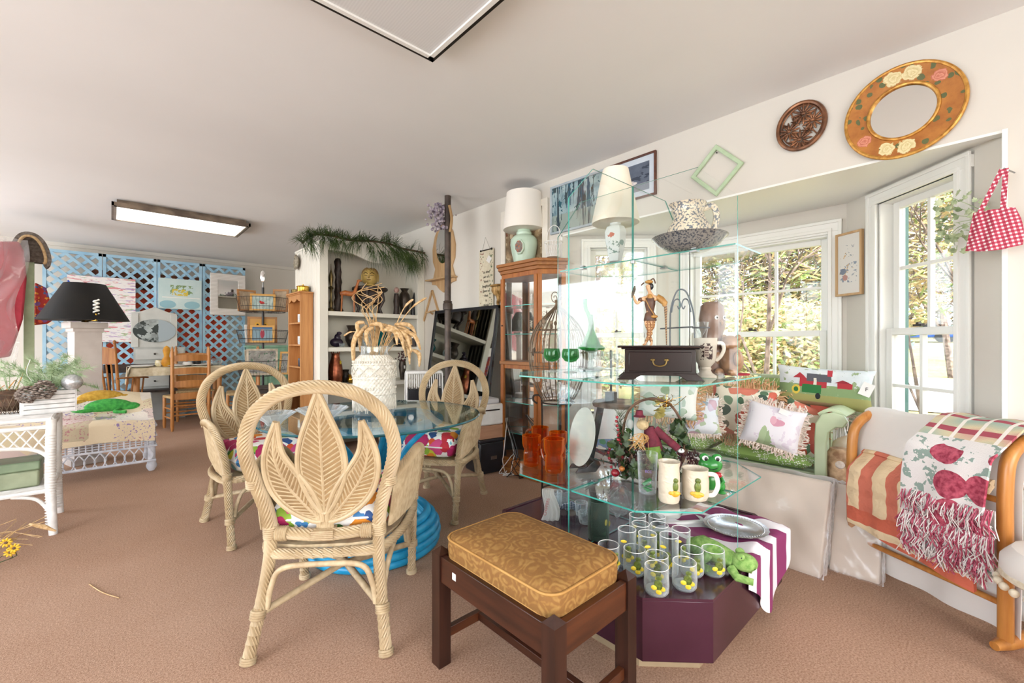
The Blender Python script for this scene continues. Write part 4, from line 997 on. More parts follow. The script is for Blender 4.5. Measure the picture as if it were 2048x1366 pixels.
# --- top level ---
z0 = 1.5505
p = onZ(1231, 533, z0); t_ = dep(p); k_ = t_/FPX
root = thing('table_lamp', 'white ginger jar lamp with pleated shade on the top glass shelf', 'lamp', (p.x, p.y, z0), facing(p)); Z = lambda v_: zat(v_, t_)-z0
m_pleat = M_('cream_pleated_silk', '#e6dfcd', '#efe9da', .8, sc=4)
lampshade(root, Z(447), 46*k_, 25*k_, Z(340)-Z(447), m_pleat, 1)
m_jar = pic('floral_porcelain', '#e2e6e4', [('e', -.012, Z(470), .016, .012, '#c9705a'), ('nr', 60, .56, '#6d8a7e', -.045, .03, Z(505), Z(480)), ('e', .04, Z(485), .01, .014, '#7f9c94')], dist=.02, dsc=80, rough=.15)
part('jar', MB().lathe([(.001,.025),(12*k_,.025),(14*k_,.04),(21*k_,Z(482)),(22*k_,Z(465)),(18*k_,Z(455)),(11*k_,Z(450)),(12*k_,Z(444)),(9*k_,Z(438)),(.001,Z(436))], 8, M=RZ(pi/8)), m_jar, root, ang=30, bev=.003)
part('foot', MB().lathe([(.001,0),(17*k_,0),(17*k_,.008),(13*k_,.016),(12*k_,.025),(.001,.025)], 24), M_('grey_wood_foot', '#6b6a66', '#8a8884', .4), root)
part('neck', MB().lathe([(.008,Z(436)),(.014,Z(430)),(.008,Z(425)),(.012,Z(419)),(.001,Z(415))], 14), m_pin, root)
p = onZ(1378, 505, z0); t_ = dep(p); k_ = t_/FPX; Z = lambda v_: zat(v_, t_)-z0
g = G('spongeware'); v = g.co(); nn = g.vor(g.co(distort=.02, dscale=40), 105); f = g.math('ADD', nn.outputs['Distance'], g.math('MULTIPLY', g.noise(v, 60, 2), .5))
m_spg = g.fin(g.ramp(f, [(.78, '#d2c6ae'), (.92, '#6a7078')]), .2)
g = G('dark_spongeware'); nn = g.vor(g.co(distort=.02, dscale=40), 105); m_spd = g.fin(g.ramp(nn.outputs['Distance'], [(.30, '#4b4f57'), (.55, '#8b8984')]), .2)
bs = lath('wash_basin', 'grey-blue sponged basin on the top glass shelf under the matching pitcher', 'basin', (p.x, p.y, z0), shell([(.06,0),(.085,.006),(.13,.035),(.152,.062),(.160,.066)], .008), m_spd, 40)
root = thing('pitcher', 'cream and blue sponged pitcher standing in the basin', 'pitcher', (p.x, p.y, z0+.010), CF)
def sp(a, i): return 1+(.22*max(0, cos(a-pi))**6 if i > 6 else 0)
part('body', MB().lathe([(.001,0),(.065,0),(.085,.02),(.098,.055),(.090,.095),(.068,.135),(.060,.165),(.068,.20),(.072,.205),(.066,.203),(.055,.165),(.04,.10),(.001,.03)], 40, wob=sp), m_spg, root)
part('handle', MB().tube(smooth_path([(.062,0,.185),(.105,0,.198),(.122,0,.16),(.115,0,.11),(.088,0,.06)], 7), .0095, 10, flat=1.5), m_spg, root)
# --- middle shelf ---
z1 = 1.0005
m_grg = thin('green_glass', (.16,.58,.22,1), (.15,.5,.2,1), .5, diff=.15)
lab = ['green-bowled wine glass at the left corner of the middle glass shelf', 'green-bowled wine glass beside the green decanter']
gl0 = None
for i, (u, t_) in enumerate(((1104, 2.26), (1141, 2.18))):
    p = W(u, 700, t_)
    if gl0 is None:
        root = gl0 = thing('wine_glass', lab[0], 'glass', (p.x, p.y, z1), group='green wine glasses')
        part('bowl', MB().lathe([(.006,.05),(.028,.056),(.043,.075),(.044,.09),(.038,.118),(.036,.118),(.041,.09),(.040,.077),(.001,.06)], 28), m_grg, root)
        part('stem', MB().lathe([(.001,0),(.034,0),(.034,.002),(.01,.006),(.005,.015),(.008,.03),(.005,.045),(.007,.052)], 20), m_cup, root)
    else: dup(gl0, (p.x, p.y, z1), 0, lab[1])
p = W(1182, 700, 2.35); root = thing('decanter', 'green glass decanter with twisted handle on a clear stemmed foot', 'decanter', (p.x, p.y, z1), CF)
part('foot', MB().lathe([(.001,0),(.062,0),(.062,.003),(.02,.008),(.012,.02),(.018,.04),(.010,.055),(.016,.075),(.012,.095),(.04,.105)], 26), m_crys, root)
part('flask', MB().lathe([(.02,.105),(.070,.112),(.075,.122),(.05,.14),(.03,.185),(.016,.22),(.012,.27),(.010,.30),(.012,.30),(.009,.22),(.001,.18)], 30), m_grg, root)
part('stopper', MB().tube(smooth_path([(0,0,.24),(-.01,0,.29),(-.03,0,.34),(-.032,0,.385)], 6), .011, 10), m_grg, root)
part('handle', MB().tube(smooth_path([(.012,0,.24),(.03,0,.30),(.03,0,.37),(.022,0,.385),(.018,0,.33),(.008,0,.26)], 6), .004, 8), m_cup, root)
b = None
for i, (u, t_, s) in enumerate(((1214, 2.45, 1), (1238, 2.3, .9), (1196, 2.6, 1))):
    p = W(u, 700, t_)
    if b is None: b = lath('wine_glass', 'clear stemmed glass just right of the green decanter', 'glass', (p.x, p.y, z1), [(.001,0),(.03,0),(.03,.002),(.006,.008),(.004,.03),(.008,.04),(.03,.055),(.034,.075),(.03,.10),(.028,.10),(.031,.075),(.001,.045)], m_cup, 24, 'clear stemmed glasses on the middle shelf')
    else: dup(b, (p.x, p.y, z1), 0, ['', 'clear stemmed glass against the left end of the dark wooden box', 'clear stemmed glass behind the green decanter'][i], scale=s)
p = W(1317, 700, 1.80); root = thing('keepsake_box', 'dark mahogany box on bracket feet with a bail handle', 'box', (p.x, p.y, z1), facing(p)+RAD(3))
m_mbox = wood('mahogany_box', '#120706', '#200e0c', 0, .25)
part('body', MB().bb(-.134,.134,-.075,.075,.026,.122), m_mbox, root, bev=.002)
part('lid', MB().bb(-.148,.148,-.088,.088,.122,.128).bb(-.162,.162,-.098,.098,.128,.137), m_mbox, root, bev=.003)
part('drawer_front', MB().bb(-.118,.118,-.078,-.074,.034,.112), m_mbox, root, bev=.003)
for sx in (-1, 1):
    for sy in (-1, 1):
        part('bracket_foot', MB().prism([(sx*.165,0),(sx*.135,.028),(sx*.05,.028),(sx*.08,.014),(sx*.10,0)][::sx], sy*.082-.008, sy*.082+.008, M=RXm(pi/2)), m_mbox, root, bev=.002)
part('base_rail', MB().bb(-.138,.138,-.08,.08,.018,.03), m_mbox, root)
h = part('handle', MB().tube(smooth_path([(-.026,-.082,.078),(-.02,-.086,.062),(0,-.088,.056),(.02,-.086,.062),(.026,-.082,.078)], 5), .003, 6), M_('aged_brass', '#5c4a2c', '#8a7444', .4, .8), root)
for s in (-1, 1): part('rosette', MB().ell((s*.026,-.080,.080), (.010,.004,.006), 10, 6), MC['aged_brass'], h)
# page figurine: one continuous skinned body
def skinfig(name, chains, mat, parent, sub=1, label=None):
    vs = []; es = []; rs = []
    for chn in chains:
        prev = None
        for q in chn:
            if isinstance(q, int): prev = q; continue
            vs.append(q[:3]); rs.append(q[3])
            if prev is not None: es.append((prev, len(vs)-1))
            prev = len(vs)-1
    me = bpy.data.meshes.new(name); bm = bmesh.new(); ly = bm.verts.layers.skin.verify()
    bv = [bm.verts.new(v_) for v_ in vs]
    for i, x in enumerate(bv): x[ly].radius = (rs[i], rs[i]); x[ly].use_root = (i == 0)
    for a, b_ in es: bm.edges.new((bv[a], bv[b_]))
    bm.to_mesh(me); bm.free(); o = bpy.data.objects.new(name, me); COL.objects.link(o); o.parent = parent
    sk = o.modifiers.new('skin', 'SKIN'); sk.use_smooth_shade = True
    ss = o.modifiers.new('sub', 'SUBSURF'); ss.levels = sub; ss.render_levels = sub
    me.materials.append(mat); return setp(o, label)
p = W(1298, 697, 1.80); k_ = 1.80/FPX; zb = z1+.1375
root = thing('figurine', 'painted figurine of a page boy with falcon, feathered cap and tall cane', 'figurine', (p.x, p.y, zb), facing(p))
X = lambda u: (u-1298)*k_
ZF = lambda v_: (697-v_)*k_*1.0
J = lambda u, v_, r, y=0.0: (X(u), y, ZF(v_), r)
m_skin = M_('figurine_skin', '#b9906a', '#cfa680', .45, sc=60); m_brown = M_('brown_tunic', '#3f2618', '#5a3a26', .5, sc=40); m_och = M_('ochre_cloth', '#8f6429', '#ab8040', .5, sc=60)
g = G('argyle_hose'); s_ = g.sep(g.co(rot=(0,pi/4,0))); f = g.math('MULTIPLY', g.math('SINE', g.math('MULTIPLY', s_[0], 420)), g.math('SINE', g.math('MULTIPLY', s_[2], 420)))
m_arg = g.fin(g.ramp(f, [(.4, '#8a5a32'), (.55, '#c9a268')]), .5)
body = skinfig('body', [[J(1298,640,.013),J(1299,622,.0135),J(1300,605,.015),J(1301,594,.010),J(1298,588,.006),J(1297,582,.0125),J(1297,574,.013)],
  [2, J(1284,603,.009),J(1275,614,.007),J(1270,604,.0055,-.01),J(1269,596,.005,-.012)],
  [2, J(1316,602,.010),J(1327,610,.008,-.005),J(1329,616,.0065,-.008),J(1328,622,.006,-.01)],
  [0, J(1295,655,.012),J(1301,672,.0085),J(1292,688,.0055),J(1291,695,.005),J(1286,696,.0045,-.012)],
  [0, J(1305,655,.011,.005),J(1297,674,.0075,.006),J(1303,689,.0055,.004),J(1303,695,.005,.004),J(1300,697,.0045,-.012)]], m_skin, root)
part('hose', MB().tube([(X(1294),-.001,ZF(645)),(X(1297),-.001,ZF(660)),(X(1301),-.001,ZF(673)),(X(1292),0,ZF(690))], [.0125,.012,.009,.0062], 12).tube([(X(1305),.004,ZF(645)),(X(1304),.006,ZF(658)),(X(1297),.007,ZF(674)),(X(1303),.004,ZF(690))], [.012,.0115,.0085,.0062], 12), m_arg, root, kind='stuff')
part('tunic', MB().lathe([(.0001,ZF(596)),(.012,ZF(599)),(.0195,ZF(604)),(.019,ZF(615)),(.0145,ZF(626)),(.013,ZF(630)),(.0175,ZF(634)),(.0225,ZF(647)),(.0215,ZF(648)),(.0001,ZF(640))], 22, (X(1300),0,0), sx=1.12, sy=.98, wob=lambda a, i: 1+(.05*cos(9*a) if i > 5 else 0)), m_brown, root)
part('yoke', MB().lathe([(.0001,ZF(594)),(.008,ZF(596)),(.013,ZF(602)),(.006,ZF(616)),(.0001,ZF(618))], 16, (X(1300),-.008,0), sy=.9), m_och, root)
part('sleeve', MB().ell((X(1282),0,ZF(605)), (.0115,.010,.010), 12, 8), m_brown, root); part('sleeve', MB().tube([(X(1313),0,ZF(600)),(X(1321),-.002,ZF(606)),(X(1328),-.006,ZF(614)),(X(1327),-.008,ZF(620))], [.012,.014,.012,.008], 12), m_och, root)
part('satchel', MB().ell((X(1308),-.018,ZF(640)), (.014,.009,.007), 12, 8), m_och, root); part('strap', MB().tube([(X(1290),-.014,ZF(602)),(X(1299),-.019,ZF(622)),(X(1308),-.022,ZF(637))], .002, 6), m_och, root)
part('hair', MB().ell((X(1301),.003,ZF(579)), (.0125,.012,.0145), 14, 10), m_black, root)
cp = part('cap', MB().ell((X(1298),0,ZF(570)), (.0165,.014,.008), 16, 8), m_och, root)
part('plume', MB().tube(smooth_path([(X(1301),0,ZF(567)),(X(1306),0,ZF(564)),(X(1309),0,ZF(569)),(X(1310),0,ZF(574))], 4), [.003]*12+[.001], 6), m_brown, cp); part('plume', MB().tube([(X(1289),0,ZF(571)),(X(1284),0,ZF(575)),(X(1283),0,ZF(578))], [.003,.003,.001], 6), m_brown, cp)
fc = MB(); fc.ell((X(1294.6),-.0095,ZF(580.5)), (.0018,.0028,.0026), 6, 5); part('nose', fc, m_skin, root)
for x in (1292, 1296.4): part('eye', MB().ell((X(x),-.0098,ZF(579)), (.0013,.0012,.0009), 6, 4), m_black, root)
part('mouth', MB().ell((X(1294.5),-.0098,ZF(584.5)), (.0024,.0012,.0007), 6, 4), M_('lip_red', '#9a4a3c'), root)
part('falcon', MB().tube([(X(1271),-.012,ZF(578)),(X(1270),-.012,ZF(584)),(X(1267),-.012,ZF(594)),(X(1265),-.012,ZF(602))], [.003,.0065,.006,.002], 10), M_('falcon_feathers', '#3a352e', '#5d5546', .6, sc=80), root)
g = G('twist_cane'); s_ = g.sep(g.co(rot=(0,.5,0))); m_cane = g.fin(g.ramp(g.math('SINE', g.math('MULTIPLY', s_[2], 700)), [(.4, '#5e4228'), (.6, '#a68254')]), .5)
part('cane', MB().tube([(X(1329),-.012,ZF(620)),(X(1329.5),-.012,ZF(628)),(X(1329.5),-.012,ZF(640)),(X(1331),-.010,ZF(696))], [.006,.0065,.0045,.0022], 10), m_cane, root)
# grey metal votive arch
p = W(1355, 700, 1.97); k_ = 1.97/FPX; root = thing('votive_holder', 'grey metal arch votive holder behind the dark wooden box', 'candle holder', (p.x, p.y, z1), facing(p))
X = lambda u: (u-1355)*k_; ZV = lambda v_: zat(v_, 1.97)-z1; m_gry = M_('grey_iron', '#5f666e', '#7d848c', .4, .5)
part('arch', MB().tube(smooth_path([(X(1341),0,0),(X(1341),0,ZV(655)),(X(1343),0,ZV(615)),(X(1352),0,ZV(586)),(X(1361),0,ZV(579)),(X(1372),0,ZV(586)),(X(1382),0,ZV(615)),(X(1386),0,ZV(650)),(X(1388),0,0)], 6), .0035, 7), m_gry, root)
for s in (-1, 1): part('scroll', MB().tube(smooth_path([(X(1362+s*18),0,ZV(625)),(X(1362+s*13),0,ZV(602)),(X(1362+s*5),0,ZV(599)),(X(1362+s*1),0,ZV(610)),(X(1362+s*4),0,ZV(618)),(X(1362+s*7),0,ZV(612))], 5), .0032, 6), m_gry, root)
part('ring', MB().tube([(X(1398)+.034*cos(q*pi/12), .034*sin(q*pi/12), ZV(656)) for q in range(24)], .003, 6, True), m_gry, root); part('bar', MB().tube([(X(1322),0,ZV(657)),(X(1384),0,ZV(654))], .0035, 7), m_gry, root)
lath('votive_cup', 'clear frosted votive cup in the arched holder ring', 'cup', tuple(V((p.x,p.y,0))+RZ(facing(p)) @ V((X(1398),0,0))+V((0,0,z1+ZV(678)))), shell([(.022,0),(.03,.05),(.033,.075)], .003), m_cup, 24)
# crested mug
p = onZ(1411, 754, z1); t_ = dep(p); k_ = t_/FPX; root = thing('footed_mug', 'cream footed mug with a dark crest, right of the wooden box', 'mug', (p.x, p.y, z1), facing(p)+.1); h = 78*k_
m_crm = pic('cream_mug_crest', '#cfc6b8', [('nr', 70, .5, '#3a2626', -.024, .024, h*.45, h*.86), ('r', -.009, .010, h*.52, h*.80, '#b9a79c'), ('r', -.007,.008,h*.74,h*.76,'#4a2c2c'), ('r', -.007,.008,h*.68,h*.70,'#4a2c2c'), ('r', -.007,.008,h*.62,h*.64,'#4a2c2c'), ('r', -.007,.008,h*.56,h*.58,'#4a2c2c')], rough=.3)
part('body', MB().lathe([(.001,0),(.044,0),(.044,.006),(.026,.02),(.021,.03),(.024,.036),(.021,.044),(.026,.05),(.038,.065),(.042,.08),(.047,h),(.044,h),(.038,.08),(.001,.06)], 32), m_crm, root)
part('handle', MB().tube(smooth_path([(.043,0,h*.88),(.066,0,h*.86),(.072,0,h*.70),(.058,0,h*.52),(.040,0,h*.42)], 6), .0055, 8, flat=1.4), M_('cream_glaze', '#cfc6b8', rough=.3), root)
m_bce = M_('brown_ceramic', '#6f5346', '#8c7062', .35, sc=12); m_bce2 = M_('tan_ceramic', '#8f6a4e', '#ad8868', .35, sc=12)
p = W(1424, 700, 2.02); k_ = 2.02/FPX; root = thing('ceramic_owl', 'tall brown glazed ceramic owl with round white eyes behind the crested mug', 'figurine', (p.x, p.y, z1), facing(p)+.7); Z = lambda v_: zat(v_, 2.02)-z1
part('body', MB().lathe([(.001,0),(.052,0),(.060,.03),(.062,.08),(.054,.13),(.045,.17),(.046,.19),(.055,.215),(.058,.26),(.050,Z(612)),(.03,Z(604)),(.001,Z(603))], 30), m_bce, root)
for x in (-.02, .02):
    e = part('eye', MB().ell((x,-.053,.262), (.010,.005,.010), 12, 8), m_white, root); part('pupil', MB().ell((x,-.0575,.262), (.005,.002,.005), 10, 6), m_black, e)
part('beak', MB().tube([(0,-.05,.25),(0,-.066,.24),(0,-.062,.225)], [.008,.006,.001], 8), m_bce2, root)
for s in (-1, 1): part('wing', MB().ell((s*.055,0,.10), (.012,.034,.065), 12, 10), m_bce2, root)
p = W(1462, 700, 1.95); root = thing('ceramic_bear', 'tan ceramic bear with one round ear and a white paper tag', 'figurine', (p.x, p.y, z1), facing(p)-.5)
part('body', MB().ell((0,0,.065), (.052,.048,.066), 18, 12), m_bce2, root); part('head', MB().ell((0,-.008,.140), (.040,.038,.038), 16, 12), m_bce2, root)
for s in (-1, 1): part('ear', MB().ell((s*.032,0,.168), (.014,.008,.014), 10, 8), m_bce2, root); part('arm', MB().ell((s*.045,-.028,.075), (.016,.022,.034), 10, 8), m_bce2, root); part('foot', MB().ell((s*.03,-.042,.016), (.018,.026,.016), 10, 8), m_bce2, root)
part('muzzle', MB().ell((0,-.043,.132), (.016,.014,.012), 10, 8), m_bce2, root)
part('paper_tag', MB().box((-.055,-.045,.075), (.022,.002,.045), .3), m_white, root)
p = onZ(1470, 748, z1); single('felt_pad', MB().lathe([(.001,0),(.06,0),(.06,.003),(.001,.003)], 28, sx=1.4), M_('red_felt', '#a3162c', '#b52038', .9), 'red felt pad under the ceramic bear', 'pad', loc=(p.x, p.y, z1-.0004)); 
for o in (root,): o.location.z += .003

# --- lower shelf ---
z2 = .5505
g = G('amber_glass'); m_amb = thin('amber_glass2', (.86,.33,.03,1), (.6,.2,.02,1), .5, diff=.06)
am = None
labs = ['amber glass mug at the front left corner of the lower glass shelf', 'amber glass mug nearest the upright teal glass edge', 'amber glass mug behind the front two, against the curio cabinet', 'amber glass mug behind the one nearest the teal glass edge']
for i, (u, v_, s) in enumerate(((1063, 934, 1), (1108, 947, 1.05), (1080, 912, 1), (1116, 925, 1))):
    p = onZ(u, v_-4, z2)
    if am is None:
        am = thing('glass_mug', labs[0], 'mug', (p.x, p.y, z2), .9, group='amber glass mugs on the lower shelf')
        part('body', MB().lathe([(.001,0),(.036,0),(.040,.01),(.040,.06),(.036,.075),(.043,.09),(.046,.105),(.046,.14),(.048,.146),(.045,.146),(.042,.10),(.034,.075),(.036,.02),(.001,.015)], 10), m_amb, am, ang=20)
        part('handle', MB().tube(smooth_path([(.044,0,.13),(.068,0,.125),(.074,0,.09),(.062,0,.05),(.040,0,.035)], 6), .006, 8), m_amb, am)
        part('boss', MB().ell((-.03,-.032,.105), (.008,.008,.008), 10, 8), m_amb, am)
    else: dup(am, (p.x, p.y, z2), .9+i*.7, labs[i], scale=s)
p = W(1172, 880, 2.05); k_ = 2.05/FPX
root = thing('plate_stand', 'black wooden easel holding up the large pale platter', 'plate stand', (p.x, p.y, z2), facing(p)-RAD(66))
for s in (-1, 1):
    part('leg', MB().prism([(-.03,0),(.07,0),(.055,.022),(.02,.022),(-.02,.05),(.03,.07),(.02,.20*0+.08),(-.045,.05),(-.055,.03)], s*.04-.005, s*.04+.005, M=RXm(pi/2) if 0 else MX(((0,0,1,0),(-1,0,0,0),(0,1,0,0),(0,0,0,1)))), m_black, root, bev=.002)
part('back_post', MB().bar((0,.02,.04),(0,.075,.29),.03,.012,up=(1,0,0)), m_black, root); part('cross_rail', MB().bar((-.045,-.02,.03),(.045,-.02,.03),.012,.01), m_black, root)
pl = thing('platter', 'large pale green-white round platter propped upright on the black easel', 'platter', (p.x, p.y, z2+.022), facing(p)-RAD(66))
part('dish', MB().lathe([(.001,0),(.075,0),(.085,.006),(.135,.016),(.137,.019),(.085,.011),(.001,.004)], 44, M=TR(0,-.005,.133) @ RXm(pi/2-.2)), M_('celadon_glaze', '#c5cdc4', '#d6dcd2', .2, sc=4), pl)
p = W(1222, 880, 2.35); lath('serving_bowl', 'blue floral serving bowl behind the ivy arrangement', 'bowl', (p.x, p.y, z2), shell([(.06,0),(.09,.015),(.125,.045),(.13,.05)], .006), floral('blue_floral_china', '#6f8fb5', ['#d98aa0', '#e6e3dc', '#c9d8e8'], ['#4f8a6b', '#e3e8ea'], sc=18, thr=.45, lsc=22, lthr=.4, dist=.02, rough=.2, bump=0), 40)
# ivy arrangement with a stuffed doll
p = onZ(1300, 948, z2); p = W(1300, 900, 1.93); t_ = 1.93; k_ = t_/FPX
root = thing('ivy_arrangement', 'twig-handled basket arrangement of ivy, berries and apples around the cloth goose doll', 'arrangement', (p.x, p.y, z2), facing(p))
X = lambda u: (u-1300)*k_; Z = lambda v_: zat(v_, t_)-z2
m_ivy = M_('ivy_green', '#16260f', '#3b5224', .5, sc=30); m_brn2 = M_('twig_brown', '#4a362a', '#6a4f3c', .8, sc=40); m_ber = M_('berry_red', '#6e1420', '#a02330', .25, sc=40); m_plum = M_('dark_plum_leaf', '#3a1a20', '#5e2c30', .6, sc=40)
part('basket', MB().lathe([(.001,0),(.05,0),(.07,.03),(.075,.05),(.06,.05),(.04,.015),(.001,.012)], 20), m_brn2, root)
hd = MB()
for o_ in (0, .008, -.006): hd.tube(smooth_path([(X(1243)+o_,0,.04),(X(1250),o_,Z(850)),(X(1268),-o_,Z(812)),(X(1305),o_,Z(797)),(X(1340),0,Z(810)),(X(1362),o_,Z(850)),(X(1366)+o_,0,Z(890)),(X(1352),0,.04)], 6), .006, 6)
part('twig_handle', hd, m_brn2, root, kind='stuff')
def leafpoly(mb, c, r, rng, mi=0, lobes=True):
    R = MX.Rotation(rng.uniform(0,6.28), 4, V((rng.uniform(-1,1),rng.uniform(-1,1),rng.uniform(-1,1))).normalized())
    sh = [(0,-1),(.45,-.75),(.85,-.5),(.55,-.1),(.75,.3),(.3,.4),(0,1),(-.3,.4),(-.75,.3),(-.55,-.1),(-.85,-.5),(-.45,-.75)] if lobes else [(0,-1),(.3,-.3),(.3,.3),(0,1),(-.3,.3),(-.3,-.3)]
    vs = [(x*r, .12*r*x*x, z*r) for x, z in sh]+[(0,-.12*r,0)]; n = len(sh)
    mb.add([V(c)+(R @ V(q)) for q in vs], [(i,(i+1)%n,n) for i in range(n)], mi)
rng = random.Random(11)
cl = [(1240,905,18,16),(1262,920,20,16),(1285,935,22,10),(1250,880,12,18),(1355,850,10,14),(1362,875,8,14),(1330,905,14,14),(1300,940,26,7),(1270,948,20,6),(1345,945,14,8),(1310,925,18,10)]
cnt = 0
for u, v_, a, b_ in cl:
    for i in range(25):
        lm = MB(); leafpoly(lm, (X(u+rng.uniform(-a,a)), rng.uniform(-.06,.05), max(.012, Z(v_+rng.uniform(-b_,b_)))), rng.uniform(.015,.027), rng)
        part('ivy_leaf', lm, m_ivy, root, flat=True); cnt += 1
for sx, sy_, n_ in ((1237,835,7),(1222,900,5),(1240,870,6)):
    P = [(X(sx+i*1.5+rng.uniform(-3,3)), -.03+rng.uniform(-.02,.02), Z(sy_+i*9)) for i in range(n_)]
    part('berry_stem', MB().tube(P, .0012, 4), m_brn2, root)
    for q in P: part('berry', MB().ell((q[0]-.004,q[1],q[2]), .0068, 8, 6), m_ber, root)
part('apple', MB().ell((X(1234),-.05,Z(945)), (.019,.019,.017), 14, 10), m_ber, root); part('apple', MB().ell((X(1247),-.055,Z(935)), (.013,.013,.012), 12, 8), M_('orange_apple', '#b06a30', '#c8853f', .3), root)
sp_ = MB()
for i in range(60): a = rng.uniform(0,1); sp_.tube([(X(1242),0,Z(885)+a*.12), (X(1242)+rng.uniform(-.03,.03), rng.uniform(-.02,.02), Z(885)+a*.12+.03)], .0009, 3)
part('rosemary_sprig', sp_, m_ivy, root, kind='stuff')
pm = MB()
for i in range(60): leafpoly(pm, (X(1368+rng.uniform(-16,26)), rng.uniform(-.03,.03), max(.01, Z(908+rng.uniform(-12,18)))), rng.uniform(.010,.018), rng, 0, False)
part('plum_leaves', pm, m_plum, root, flat=True, kind='stuff')
ms = MB()
for i in range(900): leafpoly(ms, (X(1282+rng.gauss(0,26)), rng.uniform(-.05,.05), max(.008, Z(922+rng.gauss(0,18)))), rng.uniform(.008,.014), rng, rng.randrange(3), False)
part('moss_and_needles', ms, [m_brn2, m_ivy, m_plum], root, flat=True, kind='stuff')
bow = MB()
for i in range(14): bow.tube(smooth_path([(X(1322),0,Z(812)), (X(1322)+rng.uniform(-.05,.05), rng.uniform(-.03,.03), Z(812)+rng.uniform(-.01,.05)), (X(1322)+rng.uniform(-.11,.11), 0, Z(812)+rng.uniform(-.03,.06))], 4), .0012, 4)
part('wire_ribbon', bow, m_brass, root, kind='stuff')
for i in range(10):
    lm = MB(); leafpoly(lm, (X(1322+rng.uniform(-12,12)), rng.uniform(-.02,.02), Z(815+rng.uniform(-18,18))), .02, rng); part('ribbon_leaf', lm, M_('gold_green_leaf', '#7d7138', '#a39a5c', .5, sc=30), root, flat=True)
# doll sits in the arrangement
root = thing('goose_doll', 'cloth goose doll in maroon coat, green trousers and maroon hat', 'doll', (p.x, p.y, z2+.05), facing(p)); zo = .05
m_mar = M_('maroon_cloth', '#4e1522', '#6e2232', .85, sc=30, bump=.3, bsc=200); m_grc = M_('olive_cloth', '#4f6b26', '#6d8a38', .85, sc=30, bump=.3, bsc=200)
Zd = lambda v_: Z(v_)-zo
part('body', MB().tube([(X(1310),-.02,Zd(910)),(X(1308),-.02,Zd(892)),(X(1302),-.02,Zd(870)),(X(1298),-.02,Zd(852))], [.030,.036,.033,.02], 16), m_mar, root)
part('trousers', MB().tube([(X(1318),-.03,Zd(930)),(X(1308),-.035,Zd(905)),(X(1305),-.03,Zd(890))], [.020,.034,.034], 16), m_grc, root)
part('head', MB().ell((X(1286),-.045,Zd(847)), (.026,.026,.022), 16, 12), M_('straw_cloth', '#a8926a', '#c4b088', .9, sc=60, bump=.4, bsc=250), root)
part('cheek', MB().ell((X(1262),-.03,Zd(848)), (.016,.014,.024), 12, 10), M_('grey_felt', '#8d938e', '#a3a8a2', .9), root)
ht = part('hat', MB().lathe([(.001,.03),(.014,.028),(.017,.008),(.026,.003),(.026,0),(.001,0)], 20, (X(1280),-.035,Zd(832))), m_mar, root)
part('sleeve', MB().tube(smooth_path([(X(1310),-.02,Zd(855)),(X(1325),-.03,Zd(868)),(X(1340),-.035,Zd(880)),(X(1352),-.04,Zd(890))], 5), .017, 12), m_mar, root)
part('hand', MB().ell((X(1357),-.04,Zd(893)), (.014,.01,.010), 10, 8), m_white, root)
st = MB()
for i in range(26): st.tube(smooth_path([(X(1285),-.06,Zd(862)), (X(1285)+rng.uniform(-.04,.03), -.065, Zd(872)+rng.uniform(-.01,.01)), (X(1280)+rng.uniform(-.05,.04), -.06, Zd(885)+rng.uniform(-.03,.02))], 3), .0013, 3)
part('straw', st, M_('straw', '#a87f4a', '#c39c62', .9, sc=30), root, kind='stuff')
# tumbler with printed arrow
p = onZ(1295, 985, z2); t_ = dep(p); k_ = t_/FPX; hh = 80*k_
root = thing('printed_tumbler', 'tall clear tumbler printed with a green arrow, in front of the arrangement', 'glass', (p.x, p.y, z2), facing(p))
part('glass', MB().lathe(shell([(.033,0),(.034,.02),(.040,hh)], .0025), 32), m_cup, root); part('base', MB().lathe([(.001,.003),(.031,.003),(.031,.014),(.001,.014)], 24), m_crys, root)
ar = MB()
def cyl_patch(mb, pts, r, mi=0):
    vs = [(r*sin(x/r), -r*cos(x/r), z) for x, z in pts]; mb.add(vs, [tuple(range(len(vs)))], mi); return mb
m_pg = M_('print_green', '#2f6b3f', rough=.4)
cyl_patch(ar, [(-.022,.045),(.008,.072),(.018,.062),(-.012,.036)], .0405); cyl_patch(ar, [(-.012,.036),(.018,.030),(.014,.048),(.002,.040)], .0405); cyl_patch(ar, [(-.02,.03),(.0,.015),(.02,.022),(-.004,.034)], .0405)
part('print', ar, m_pg, root, flat=True, kind='stuff'); text('ECC', .014, TR(.004,-.0415,.095) @ RXm(pi/2), M_('print_purple', '#7a6aa8', rough=.4), root)
g = G('cream_relief'); g.bump(g.noise(g.co(distort=.05, dscale=25), 22, 2), .8, .01); m_rel = g.fin('#cfc3ae', .3)
def frogdecal(root, r, z, s, x0=.012):
    q = lambda x, zz_: (r*sin((x0+x*s)/r), -r*cos((x0+x*s)/r), z+zz_*s)
    m_y = M_('decal_yellow', '#c9962a', '#dcb23e', .4, sc=90); m_g = M_('decal_green', '#4a5a24', '#758238', .4, sc=90)
    fl = part('flower_decal', MB().ell(q(0,-.012), (.013*s*1.0,.004,.010*s), 10, 6).ell(q(-.012,-.010), (.008*s,.004,.006*s), 8, 6).ell(q(.011,-.012), (.008*s,.004,.006*s), 8, 6), m_y, root, kind='stuff')
    part('frog_decal', MB().ell(q(.001,.010), (.009*s,.005,.016*s), 10, 8).ell(q(.002,.028), (.008*s,.005,.008*s), 10, 8), m_g, root, kind='stuff')
p = onZ(1338, 1002, z2); t_ = dep(p); k_ = t_/FPX; hh = 80*k_
root = thing('frog_mug', 'tall cream mug with leaf relief and a frog decal, beside the printed tumbler', 'mug', (p.x, p.y, z2), facing(p))
